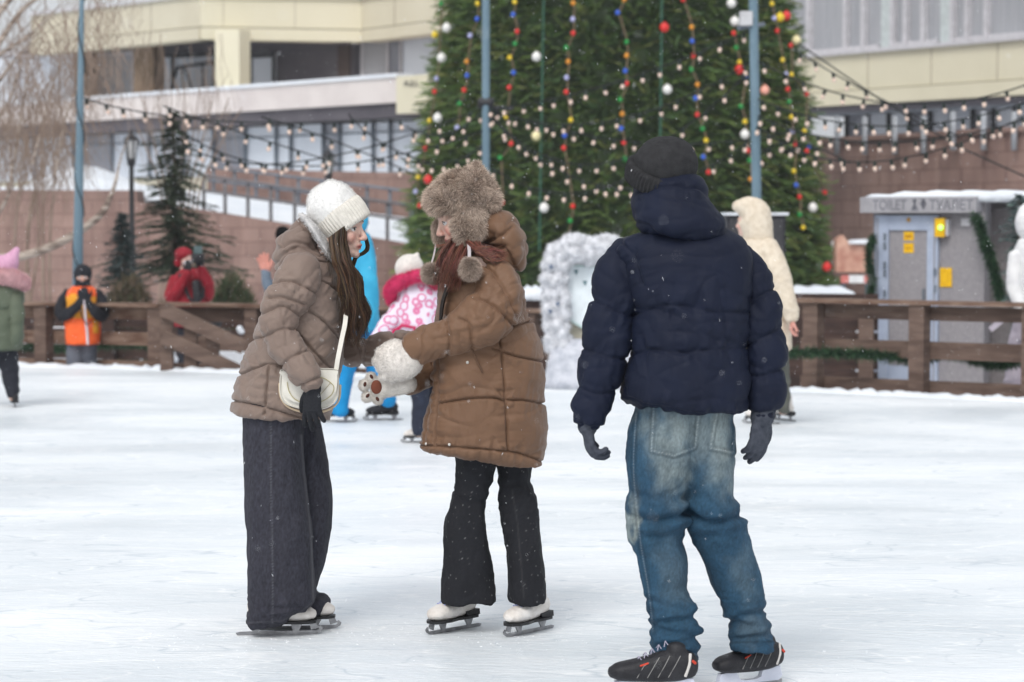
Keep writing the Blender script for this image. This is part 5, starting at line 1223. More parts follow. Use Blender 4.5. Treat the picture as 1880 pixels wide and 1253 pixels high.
zz = [v.x for v in cpts([(a, b, 0) for a, b in out], 4)]
mb.tube(cpts(sd_([(513, 705), (515, 728), (527, 746), (552, 756), (582, 758), (607, 751), (622, 735), (625, 708)], -.18), 4), .004, seg=6); mb.build('edge_binding', mat('tan_edge', srgb(206, 184, 156), rough=.6), bagt)
mb = MB(); L_ = px([(617, 680, -.24), (621, 655, -.235), (628, 620, -.215), (634, 590, -.19), (634, 560, -.11), (620, 515, -.06)], D1); L_ = cpts(L_, 4)
for a, b in zip(L_[:-1], L_[1:]): mb.bar(a, b + (b - a) * .05, .017, .003, (0, 1, 0))
mb.build('strap', BAGM, bagt)

# ------------------------------------------------ woman in the brown parka
D2 = 9.30; S2 = FPX / D2
M2 = frame(P(849, 398, D2), (-1, -.06, 0), -20)
mb = MB(); head(mb, M2, [M2 @ Vector((0, -.02, -.06)), P(868, 455, D2), P(880, 500, D2)])
mb.tube(px([(880, 490, 0), (888, 580, 0), (895, 680, 0), (900, 790, 0)], D2), [.09, .11, .11, .13], [.15, .15, .15, .16])
mb.tube(px([(874, 780, -.05), (866, 900, -.02), (858, 1010, -.01), (850, 1085, -.01)], D2), [.07, .042, .04, .035])
mb.tube(px([(940, 780, .05), (948, 900, .03), (962, 1010, 0), (972, 1085, -.01)], D2), [.07, .042, .04, .035])
mb.tube(px([(900, 530, -.11), (895, 580, -.20), (840, 618, -.2), (760, 643, -.16)], D2), [.05, .045, .036, .028])
mb.tube(px([(870, 520, .16), (835, 630, .18), (800, 668, .1), (745, 706, 0)], D2), [.05, .045, .036, .028])
w2 = person('young woman in a long brown parka, fur ear-flap hat and white paw mittens', mb, (P(907, 1160, D2).x, D2, 0), headpaint(M2, hair=(.10, .04, .03), blush=.8), .0038)
eyes(M2, w2)
BROWN = mat('brown_nylon', srgb(117, 88, 67), srgb(107, 79, 59), scale=5, rough=.58, bump=.12, bscale=260, sheen=.08, crease=(8, .004))
mb = MB(); mb.prof([(486, 842, 925, .0, .10), (500, 822, 945, 0, .155), (525, 808, 958, 0, .19), (560, 805, 968, 0, .205), (600, 803, 980, 0, .21), (643, 799, 994, 0, .215), (700, 790, 1000, 0, .22), (760, 781, 1002, 0, .225), (805, 773, 1001, 0, .225), (824, 775, 1000, 0, .22), (838, 860, 999, 0, .19), (850, 930, 998, 0, .15)], D2, 44, 2.5)
coat2 = cloth('parka', mb, BROWN, w2, .0045, 5, post=0, s=S2, noise=(.006, 7), seams=[
    [(905, 640), (950, 655), (1000, 664)], [(905, 618), (940, 600), (985, 588)], [(803, 741), (860, 733), (905, 731), (927, 738)], [(928, 735), (965, 736), (1010, 743)],
    [(915, 600), (924, 680), (928, 739), (933, 830)], [(803, 657), (801, 739), (797, 820)], [(792, 700), (784, 760), (776, 822)], [(760, 817), (830, 821), (946, 832), (1000, 850)], [(930, 530), (955, 548), (975, 580)]],
    fold=[(-.006, (3, 2, 8), 61, None), (.004, (9, 4, 9), 67, None), (-.005, (8, 4, 16), 64, lambda q, c: sstep(q[:, 1], 640, 500) * .6 + .4)], seamkw=dict(depth=.015, width=.0038, puff=.010, puffw=.06, wr=.012, wrw=.045, wf=34))
sleeve('sleeve', coat2, [(908, 508, -.13), (914, 535, -.17), (908, 564, -.20), (886, 588, -.22), (851, 608, -.21), (812, 624, -.19), (776, 637, -.17), (762, 641, -.165)], [35, 45, 50, 48, 41, 35, 31, 28],
       [.07, .08, .085, .085, .075, .068, .062, .058], D2, BROWN, [[(880, 480), (905, 500), (935, 545), (950, 585)], [(868, 545), (905, 560), (945, 600)], [(842, 585), (862, 600), (868, 650)], [(818, 590), (826, 622), (822, 660)]], S2, 71, puff=.008, depth=.012, fold=[(-.009, (10, 3, 5), 71, None), (-.004, (8, 6, 16), 75, None), (.004, (9, 4, 9), 78, None)])
sleeve('sleeve', coat2, [(865, 530, .16), (840, 600, .20), (820, 648, .18), (800, 668, .12), (775, 688, .05), (752, 703, .01)], [34, 33, 30, 27, 25, 22], [.07, .07, .066, .062, .056, .052], D2, BROWN,
       [[(790, 650), (800, 680), (805, 705)]], S2, 77)
mb = MB(); mb.tube(px([(893, 428, 0), (912, 420, 0), (928, 436, 0), (940, 462, 0), (946, 488, 0)], D2), pr([24, 34, 33, 27, 19], D2), [.10, .13, .145, .14, .11], seg=30, sub=4)
mb.tube(px([(845, 492, 0), (880, 478, 0), (915, 480, 0), (940, 492, 0)], D2), pr([12, 20, 22, 14], D2), [.10, .13, .14, .12], seg=24, sub=3)
hood2 = cloth('hood', mb, BROWN, coat2, .005, 4, s=S2, noise=(.006, 9), seams=[[(890, 446), (915, 436), (940, 418)], [(925, 456), (940, 480), (955, 512)], [(905, 452), (930, 462), (945, 500)]], fold=[(-.009, (9, 4, 9), 81, None)], seamkw=dict(depth=.010, width=.006, puff=.010, wr=.005))
MET = mat('snap_metal', (.7, .68, .64), rough=.3, metal=.7)
for x, y in ((778, 815), (822, 820), (855, 663)):
    # press studs: found on the front face of the coat
    best = None
    co = getco(coat2.data) + np.array(WL[coat2.name]); qq = proj(co); m_ = np.hypot(qq[:, 0] - x, qq[:, 1] - y) < 5
    if m_.any():
        c = co[m_][np.argmin(co[m_][:, 1])]; mb = MB(); mb.ell((c[0], c[1] - .001, c[2]), (.006, .004, .006), 10); mb.build('snap_button', MET, coat2, smooth=True)
mb = MB(); mb.tube(px([(868, 645, -.225), (876, 664, -.23), (886, 684, -.232)], D2), .004, [.003] * 3, seg=6); mb.build('pocket_welt', mat('brown_dark', srgb(96, 70, 52), rough=.6), coat2)
mb = MB(); mb.tube(px([(822, 528, -.19), (813, 555, -.19), (809, 590, -.185), (808, 640, -.18)], D2), pr([4, 4, 3.4, 3], D2), [.02] * 4, seg=10, sub=3); mb.build('zip', mat('zip_dark', (.02, .016, .014), rough=.6), coat2)
# fur hat
FC = (.54, .43, .355)
mb = MB(); E = lambda x, y, dy, r: mb.ell(P(x, y, D2 + dy), r, 20, rings=14)
E(852, 358, 0, (.125, .115, .088)); E(828, 367, -.01, (.092, .105, .060)); E(886, 372, 0, (.062, .10, .052)); E(870, 332, -.01, (.055, .07, .045))
mb.tube(px([(872, 330, -.02), (875, 312, -.03), (877, 302, -.03)], D2), pr([17, 11, 5], D2), seg=14)
fh = furry('fur_hat', mb, FURM, w2, .006, 46000, .024, .0007, FC, seed=11, flow=(-.25, 0, .0), noise=.016, vary=.5, base=.6)
mb = MB(); E(860, 418, -.10, (.064, .036, .064)); E(864, 398, -.09, (.058, .036, .05)); furry('ear_flap', mb, FURM, fh, .006, 16000, .018, .0006, FC, seed=12, flow=(.05, 0, -.35), noise=.012, vary=.5, base=.6)
mb = MB(); E(806, 424, .06, (.022, .03, .052)); furry('ear_flap', mb, FURM, fh, .006, 4000, .015, .0006, FC, seed=13, flow=(0, 0, -.3))
for (x, y, d, r_, sx, sy) in ((862.5, 494, -.235, .034, 860, 443), (792, 502, -.08, .030, 800, 450)):
    mb = MB(); mb.ell(P(x, y, D2 + d), r_, 16); pm = furry('pompom', mb, FURM, fh, .005, 9000, .017, .0006, (.46, .37, .31), seed=int(x), flow=(0, 0, -.15))
    mb = MB(); a, b = P(sx, sy, D2 + (-.115 if x > 800 else .03)), P(x - 1, y - 14, D2 + d); w = 6 if x > 800 else 3
    mb.bar(a, (a + b) / 2 + Vector((.002, 0, 0)), w * D2 / FPX, .002, (0, 1, 0)); mb.bar((a + b) / 2 + Vector((.002, 0, 0)), b, w * D2 / FPX, .002, (0, 1, 0)); mb.build('ribbon', mat('grey_ribbon', srgb(196, 188, 190), rough=.7), pm)
# hair
g = random.Random(77); mb = MB(); rc = [(.22, .075, .05), (.14, .045, .032), (.28, .11, .075), (.07, .022, .016), (.34, .16, .11)]
for i in range(1700):
    u = g.random()
    if u < .33 and g.random() < .6: continue
    x0 = 826 + 36 * u; y0 = 437 + 6 * u; x1 = 796 + 46 * u + g.gauss(0, 4); y1 = g.uniform(500, 540) - 10 * abs(u - .5); am = g.gauss(0, 3); pts = []
    for k in range(11):
        t = k / 10; bulge = -9 * math.sin(math.pi * t) * (1 - u) ** 2
        x = x0 + (x1 - x0) * t + bulge + am * math.sin(t * 5 + u * 9) * t; y = y0 + (y1 - y0) * t
        dy = -.015 - .075 * min(u * 1.5, 1) - .07 * t - .075 * t * u - .02 * math.sin(u * 20)
        pts.append(P(x, y, D2 + dy))
    mb.col = tuple(v * g.uniform(.7, 1.15) for v in g.choice(rc)); w = g.uniform(.0005, .0011); mb.tube(pts, [w] * 7 + [w * .9, w * .7, w * .5, w * .3], seg=3, cap=False, round_=False)
for i in range(380):                # swept back over the collar
    u = g.random(); pts = [P(850 + 30 * u, 440 + g.gauss(0, 3), D2 - .10), P(870 + 20 * u, 456 + 12 * u + g.gauss(0, 3), D2 - .175), P(888 + 24 * u, 458 + 16 * u + g.gauss(0, 5), D2 - .185), P(900 + 34 * g.random(), 462 + 14 * u + g.gauss(0, 5), D2 - .175)]
    pts = cpts(pts, 3); mb.col = tuple(v * g.uniform(.7, 1.15) for v in g.choice(rc)); mb.tube(pts, [.0011] * (len(pts) - 3) + [.0008, .0005, .0002], seg=3, cap=False, round_=False)
for i in range(9):                  # loose wisps
    x = g.uniform(802, 812); pts = cpts([P(x + 18, 450, D2 - .04), P(x + 2, 449 + g.gauss(0, 2), D2 - .05), P(x - g.uniform(4, 14), 452 + g.gauss(0, 3), D2 - .06)], 4); mb.col = (.42, .19, .13); mb.tube(pts, [.0009] * (len(pts) - 1) + [.0002], seg=3, cap=False, round_=False)
mb.build('hair', HAIRM, w2, fix=False, smooth=True)
mb = MB(); mb.tube(px([(850, 452, -.05), (842, 476, -.08), (830, 505, -.11)], D2), pr([12, 15, 13], D2), [.05, .05, .04], seg=14, sub=3)
cloth('hair_underlayer', mb, mat('hair_red_dark', (.10, .03, .022), (.06, .02, .015), scale=60, rough=.6, stretch=(1, 1, .1)), w2, .005, 2, noise=(.005, 20), s=S2)
# mittens
MC = (.88, .83, .78)
mb = MB(); DM = D2 - .165
mb.tube([P(x, y, DM) for x, y in ((763, 643), (748, 655), (728, 662), (712, 667), (702, 671))], pr([23, 34, 37, 33, 22], D2), [.05, .055, .052, .045, .03], seg=20, sub=4)
for x, y, r_ in ((698, 648, 9), (691, 664, 8), (706, 690, 10), (734, 690, 9), (720, 694, 9)): mb.ell(P(x, y, DM), r_ * D2 / FPX, 12)
furry('mitten', mb, FURM, w2, .0045, 20000, .007, .0005, MC, seed=21, flow=(-.3, 0, -.2), noise=.003, base=.97, vary=.1, blotch=.12)
mb = MB(); DN = D2 - .07
mb.tube([P(x, y, DN) for x, y in ((752, 704), (740, 706), (722, 709), (704, 711), (690, 712))], pr([15, 17, 18, 20, 19], D2), [.04, .038, .03, .028, .026], seg=20, sub=4)
for x, y, r_ in ((681, 693, 10), (668, 708, 10.5), (674, 729, 10.5), (694, 734, 10), (704, 694, 9)): mb.ell(P(x, y, DN), (r_ * D2 / FPX, .02, r_ * D2 / FPX), 14)
mt = furry('mitten', mb, FURM, w2, .004, 14000, .005, .0005, (.82, .77, .71), seed=22, flow=(-.2, 0, -.1), noise=.002, base=.97, vary=.12)
mb = MB(); mb.ell(P(691, 711, DN - .027), (10 * D2 / FPX, .008, 13 * D2 / FPX), 16)
PAD = mat('paw_pad', srgb(126, 72, 54), srgb(112, 62, 46), scale=30, rough=.8); mb.build('paw_pad', PAD, mt, smooth=True)
for x, y, a in ((682, 692, 60), (670, 706, 10), (675, 727, -50), (693, 733, 60)):
    mb = MB(); mb.ell(P(x, y, DN - .0195), (4.6 * D2 / FPX, .006, 2.9 * D2 / FPX), 10, Matrix.Rotation(R(a - 90 if a == 10 else a), 3, 'Y')); mb.build('paw_pad', mat('paw_toe', srgb(84, 50, 40), rough=.8), mt, smooth=True)
# trousers
mb = MB(); mb.prof([(800, 838, 915, -.04, .11), (828, 836, 914, -.04, .10), (887, 838, 900, -.03, .085), (920, 831, 891, -.02, .085), (960, 819, 893, -.02, .09), (1015, 815, 901, -.01, .10), (1060, 812, 907, -.01, .105), (1098, 811, 912, -.01, .11), (1104, 812, 912, -.01, .11)], D2, 30, 2.3)
mb.prof([(800, 890, 978, .03, .11), (840, 905, 978, .03, .105), (860, 913, 976, .03, .095), (887, 915, 973, .02, .085), (923, 918, 985, .01, .09), (978, 926, 993, 0, .09), (1015, 931, 996, -.01, .095), (1060, 934, 999, -.02, .10), (1098, 935, 1001, -.02, .105), (1104, 935, 1001, -.02, .105)], D2, 30, 2.3)
def tro2(q, co):
    c = np.tile(np.array(srgb(33, 34, 39)), (len(q), 1)); n = fbm(co * np.array([120, 120, 120]), 5)[:, None]; c = c * (1 + .3 * n)
    sp = vn(co * np.array([300, 300, 420]), 9); c = c + (np.clip(sp - .62, 0, 1) * 1.2)[:, None]
    d, a = polydist(q, [(940, 900), (950, 960), (962, 1100)]); c = c + (np.exp(-(d / 1.3) ** 2) * .02)[:, None]; return c
cloth('trousers', mb, mat('black_denim', (1, 1, 1), (.85, .85, .85), scale=6, rough=.9, attr='tint', bump=.35, bscale=420), w2, .0052, 3, s=S2, noise=(.005, 8),
      fold=[(.012, (10, 5, 2.5), 91, None), (.012, (8, 4, 18), 93, lambda q, c: gauss(q[:, 1] - 905, 40)), (.004, (26, 9, 14), 95, None)], paint=tro2)
figskate('skate', w2, G(831, 1159), (-.52, -.58, 0), .97)
figskate('skate', w2, G(969, 1163), (-.48, -.60, 0), .97)
# ------------------------------------------------ man in the navy puffer jacket
D3 = 8.12; S3 = FPX / D3
MH = frame(P(1216, 331, D3 + .004), (-.62, .78, 0), 0, 0, .92)
lf = G(1205, 1284); rf = G(1375, 1262)
mb = MB(); head(mb, MH, [MH @ Vector((0, -.02, -.06)), P(1240, 400, D3), P(1248, 440, D3)], False)
mb.tube(px([(1250, 450, 0), (1262, 550, 0), (1262, 650, 0), (1258, 740, 0)], D3), [.17, .16, .15, .15], [.10, .10, .10, .11])
mb.tube(px([(1215, 760, 0), (1205, 900, -.02), (1222, 1050, -.03), (1235, 1200, -.05)], D3), [.08, .07, .055, .045])
mb.tube(px([(1300, 760, 0), (1305, 900, .02), (1340, 1040, .05), (1385, 1180, .08)], D3), [.08, .07, .055, .045])
mb.tube(px([(1166, 492, 0), (1128, 600, -.02), (1100, 700, -.02), (1082, 775, -.03)], D3), [.035, .045, .038, .03])
mb.tube(px([(1350, 500, 0), (1396, 600, 0), (1404, 700, 0), (1400, 755, 0)], D3), [.035, .045, .038, .03])
man = person('man seen from behind in navy puffer jacket, dark beanie and faded baggy jeans', mb, (P(1290, 1270, D3).x, D3, 0), headpaint(MH, base=(.60, .36, .28)), .005)
NAVY = mat('navy_nylon', srgb(19, 26, 46), srgb(16, 22, 40), scale=5, rough=.68, spec=.2, bump=.12, bscale=260, crease=(8, .005))
mb = MB(); mb.prof([(425, 1190, 1330, 0, .09), (440, 1142, 1358, 0, .13), (460, 1130, 1372, 0, .16), (500, 1140, 1378, 0, .175), (560, 1160, 1376, 0, .185), (620, 1158, 1374, 0, .19), (680, 1146, 1373, 0, .195), (715, 1137, 1373, 0, .195), (735, 1142, 1372, 0, .19), (748, 1180, 1371, 0, .175), (757, 1250, 1366, 0, .15)], D3, 44, 2.5)
jk = cloth('puffer_jacket', mb, NAVY, man, .005, 5, post=0, s=S3, noise=(.007, 7), seams=[
    [(1165, 578), (1200, 566), (1240, 560), (1300, 572), (1380, 574)], [(1150, 655), (1190, 642), (1240, 648), (1290, 644), (1380, 640)], [(1130, 722), (1170, 740), (1230, 752), (1310, 762), (1380, 756)],
    [(1140, 445), (1165, 475), (1178, 520)]],
    fold=[(-.008, (2.5, 2, 6), 101, None), (-.004, (6, 4, 12), 104, None), (.005, (8, 3, 8), 109, None), (-.014, (7, 3, 9), 107, lambda q, c: gauss(np.hypot(q[:, 0] - 1290, (q[:, 1] - 580) * .8), 70))], seamkw=dict(depth=.006, width=.006, puff=.012, puffw=.08, wr=.016, wrw=.055, wf=26))
def msleeve(pts, ra, seams, seed): sleeve('sleeve', jk, pts, ra, [x * D3 / FPX * .95 for x in ra], D3, NAVY, seams, S3, seed, vox=.0056, puff=.011, depth=.008, fold=[(-.008, (4, 3, 7), seed, None), (-.004, (9, 6, 14), seed + 3, None), (.004, (8, 4, 8), seed + 6, None)])
msleeve([(1155, 466, 0), (1136, 505, -.01), (1132, 548, -.015), (1120, 600, -.02), (1113, 640, -.02), (1097, 700, -.03), (1085, 745, -.04), (1081, 770, -.04)], [33, 41, 44, 46, 43, 40, 35, 31],
        [[(1085, 550), (1135, 574), (1182, 585)], [(1065, 638), (1116, 656), (1160, 660)], [(1050, 706), (1097, 724), (1140, 716)], [(1045, 778), (1080, 786), (1115, 784)]], 111)
msleeve([(1352, 478, 0), (1376, 512, 0), (1394, 560, -.01), (1403, 610, -.02), (1407, 660, -.02), (1406, 705, -.03), (1405, 738, -.03), (1404, 752, -.03)], [30, 36, 38, 38, 36, 34, 32, 29],
        [[(1365, 565), (1395, 545), (1425, 530)], [(1365, 640), (1400, 620), (1445, 600)], [(1370, 690), (1400, 690), (1445, 676)], [(1370, 756), (1400, 760), (1440, 756)]], 117)
mb = MB(); mb.prof([(320, 1200, 1268, .0, .09), (332, 1168, 1290, .0, .125), (362, 1160, 1306, -.01, .145), (390, 1160, 1318, -.02, .155), (412, 1166, 1330, -.03, .155), (430, 1190, 1331, -.03, .14), (444, 1225, 1324, -.03, .11), (450, 1255, 1312, -.03, .08)], D3, 36, 2.3)
hd3 = cloth('hood', mb, NAVY, jk, .005, 4, s=S3, noise=(.007, 8), seams=[[(1150, 408), (1185, 414), (1212, 432), (1260, 448), (1330, 446)], [(1165, 352), (1220, 342), (1280, 344), (1310, 365)]],
      fold=[(-.008, (3, 2, 10), 121, None), (-.004, (7, 5, 16), 123, None)], seamkw=dict(depth=.007, width=.006, puff=.012, wr=.007))
# beanie
BK = mat('charcoal_knit', srgb(48, 48, 50), srgb(38, 38, 40), scale=40, rough=.95, bump=.35, bscale=260)
mb = MB(); mb.ell(P(1219, 310, D3), (.109, .116, .108), 28, rings=18); mb.ell(P(1228, 302, D3), (.098, .105, .094), 24, rings=14)
bn = cloth('beanie', mb, BK, man, .004, 3, s=S3, noise=(.003, 14), extra=ribs(P(1219, 300, D3), (-.15, -.35, .92), 70, .0009, -.2, .2))
mb = MB(); c = P(1206, 332, D3); axb = Vector((.22, -.42, .88)).normalized(); mb.tube([c - axb * .012, c - axb * .004, c + axb * .02, c + axb * .042, c + axb * .05], [.105, .110, .113, .111, .106], [.112, .117, .120, .118, .112], seg=100, round_=False)
cf = cloth('cuff', mb, BK, bn, .0034, 1, s=S3, noise=(.002, 14), extra=ribs(c, axb, 54, .003, -.008, .046), post=0)
mb = MB(); t = P(1160, 317, D3 - .045); mb.box((t.x - .004, t.y - .03, t.z - .009), (t.x + .004, t.y - .02, t.z + .009)); mb.build('woven_label', LACEW, cf)
mb = MB(); a = P(1156, 336, D3 - .02); mb.tube([a, a + Vector((.06, -.055, .004))], .003, seg=6); mb.build('glasses', mat('white_plastic', (.6, .6, .62)), man)
# gloves
GG = mat('grey_glove', srgb(72, 76, 86), srgb(58, 62, 72), scale=60, rough=.9, bump=.35, bscale=300)
mb = MB(); hand(mb, P(1077, 783, D3 - .04), (.18, .02, -1), (.9, .25, .1), -1, .95, 1.0, 1.15, .08); mb.tube([P(1084, 768, D3 - .04), P(1078, 786, D3 - .04)], .034, seg=14); cloth('glove', mb, GG, man, .0034, 2, noise=(.0026, 38), s=S3)
mb = MB(); hand(mb, P(1398, 765, D3 - .03), (-.10, 0, -1), (-.6, .7, .1), 1, .5, 1.1, 1.15, .02); mb.tube([P(1403, 745, D3 - .03), P(1399, 770, D3 - .03)], .040, seg=14); cloth('glove', mb, GG, man, .0034, 2, noise=(.0026, 38), s=S3)
# jeans
mb = MB(); mb.prof([(728, 1172, 1290, 0, .13), (770, 1160, 1290, 0, .13), (801, 1152, 1282, -.01, .13), (850, 1151, 1272, -.02, .12), (890, 1155, 1266, -.02, .115), (911, 1153, 1258, -.02, .11), (940, 1151, 1263, -.02, .11), (962, 1152, 1262, -.02, .11), (992, 1156, 1252, -.025, .10), (1018, 1170, 1261, -.03, .095), (1050, 1175, 1264, -.03, .095), (1081, 1180, 1262, -.03, .09),
    (1107, 1186, 1274, -.04, .10), (1132, 1193, 1278, -.04, .09), (1158, 1191, 1284, -.04, .10), (1178, 1197, 1280, -.05, .10), (1205, 1195, 1281, -.055, .105), (1211, 1196, 1281, -.055, .105)], D3, 36, 2.3, sub=4)
mb.prof([(728, 1240, 1344, 0, .13), (770, 1240, 1346, 0, .13), (801, 1245, 1347, .0, .13), (869, 1252, 1346, .01, .12), (903, 1256, 1346, .02, .12), (928, 1257, 1352, .02, .12), (945, 1260, 1362, .03, .12), (962, 1262, 1368, .03, .115), (984, 1268, 1377, .03, .11), (1018, 1280, 1387, .04, .105), (1060, 1299, 1398, .05, .10), (1082, 1309, 1402, .05, .095),
    (1128, 1332, 1405, .06, .09), (1145, 1336, 1412, .07, .095), (1165, 1341, 1416, .07, .09), (1182, 1342, 1419, .05, .11), (1190, 1343, 1420, .05, .11)], D3, 36, 2.3, sub=4)
mb.ell(P(1256, 880, D3), (.05, .07, .09), 16); mb.prof([(728, 1200, 1320, 0, .10), (800, 1205, 1310, 0, .10), (880, 1235, 1285, 0, .07)], D3, 24)
PK1 = [(1200, 745), (1196, 828), (1238, 837), (1276, 822), (1284, 752)]; PK2 = [(1316, 762), (1304, 823), (1346, 832), (1352, 770)]
STL = [[(1168, 760), (1163, 860), (1172, 960), (1178, 1010), (1190, 1080), (1196, 1130), (1198, 1160)], [(1266, 985), (1290, 1040), (1318, 1100), (1335, 1150)]]
def jex(q, co):
    h = np.zeros(len(q)); x, y = q[:, 0], q[:, 1]
    for pk in (PK1, PK2):
        d, a = polydist(q, pk); h += .0035 * np.exp(-(d / 4) ** 2) - .003 * np.exp(-((d - 6) / 3) ** 2)
    for st in STL: d, a = polydist(q, sm2(st)); h += -.004 * np.exp(-(d / 2.5) ** 2)
    # rolls of cloth across the back of the knees and stacked above the skates
    def roll(pl, amp, w):
        nonlocal h; d, a = polydist(q, sm2(pl)); h += amp * np.exp(-(d / w) ** 2) * (co[:, 1] < D3 + .06)
    def cut(pl, amp, w):
        nonlocal h; d, a = polydist(q, sm2(pl)); h -= amp * np.exp(-(d / w) ** 2)
    roll([(1165, 930), (1205, 942), (1262, 925)], .014, 8); cut([(1160, 948), (1205, 956), (1262, 944)], .014, 5); roll([(1180, 968), (1220, 970), (1262, 955)], .013, 8); cut([(1190, 985), (1225, 984), (1258, 972)], .010, 5)
    roll([(1265, 925), (1310, 945), (1358, 925)], .012, 9); cut([(1262, 940), (1310, 958), (1368, 945)], .012, 5); roll([(1275, 965), (1320, 972), (1370, 958)], .010, 9); cut([(1258, 915), (1285, 895), (1300, 885)], .008, 8)
    cut([(1160, 905), (1210, 915), (1262, 890)], .007, 6)
    for y0, sl_ in ((1104, -14), (1128, 8), (1150, -10), (1172, 12), (1192, 4)):
        roll([(1190, y0 + sl_), (1235, y0), (1285, y0 - sl_)], .006, 6); cut([(1188, y0 + 11 + sl_), (1235, y0 + 11), (1285, y0 + 11 - sl_)], .007, 4.5)
    for y0, sl_ in ((1118, 12), (1138, -8), (1160, 10)):
        roll([(1330, y0 + sl_), (1375, y0), (1420, y0 - sl_)], .006, 6); cut([(1330, y0 + 10 + sl_), (1375, y0 + 10), (1420, y0 + 10 - sl_)], .007, 4.5)
    return h
def jeanp(q, co):
    x, y = q[:, 0], q[:, 1]; wn = fbm(co * 9, 31, 5) * 42; deep = np.array(srgb(40, 72, 94)); fade = np.array(srgb(136, 147, 146)); 
    k = np.zeros(len(q))
    def blob(cx, cy, rx, ry, a): nonlocal k; k = np.maximum(k, a * np.exp(-(((x - cx + wn) / rx) ** 2 + ((y - cy + wn) / ry) ** 2) ** 1.4))
    blob(1240, 800, 46, 62, .85); blob(1325, 800, 36, 80, .85); blob(1232, 870, 34, 45, .7); blob(1330, 870, 30, 38, .6); blob(1185, 770, 22, 40, .5); blob(1152, 960, 12, 60, .9); blob(1280, 790, 40, 60, .6)
    blob(1245, 1060, 30, 60, .18); blob(1370, 1050, 26, 60, .18); blob(1380, 1150, 30, 30, .22)
    c = deep * (1 - k[:, None]) + fade * k[:, None]
    c = c * (1 + .35 * fbm(co * np.array([22, 22, 9]), 33, 4)[:, None] + .5 * fbm(co * np.array([170, 170, 80]), 34)[:, None])
    for st in STL + [PK1, PK2]:
        d, a = polydist(q, sm2(st) if st in STL else st); m = np.exp(-(d / 1.1) ** 2) * (.5 + .5 * np.sin(a * 1.3)); c = c + (m * .14)[:, None] * np.array([1, .95, .85])
        c = c * (1 - .25 * np.exp(-((d - 4) / 2) ** 2))[:, None]
    d, a = polydist(q, [(1190, 1202), (1285, 1206)]); c = c * (1 - .4 * np.exp(-(d / 2) ** 2))[:, None] + (np.exp(-((d - 4) / 1.5) ** 2) * .08)[:, None]
    d, a = polydist(q, [(1335, 1180), (1425, 1178)]); c = c * (1 - .35 * np.exp(-(d / 2) ** 2))[:, None]
    return np.clip(c, .01, .8)
cloth('jeans', mb, mat('blue_denim', (1, 1, 1), (.8, .82, .86), scale=7, rough=.88, attr='tint', bump=.4, bscale=380, detail=8), man, .0048, 4, s=S3, noise=(.005, 8),
      fold=[(.009, (7, 4, 5), 131, None), (.008, (9, 4, 22), 133, lambda q, c: gauss(q[:, 1] - 955, 45) + sstep(q[:, 1], 1080, 1110)), (.003, (24, 9, 20), 137, None)], extra=jex, paint=jeanp, post=1)
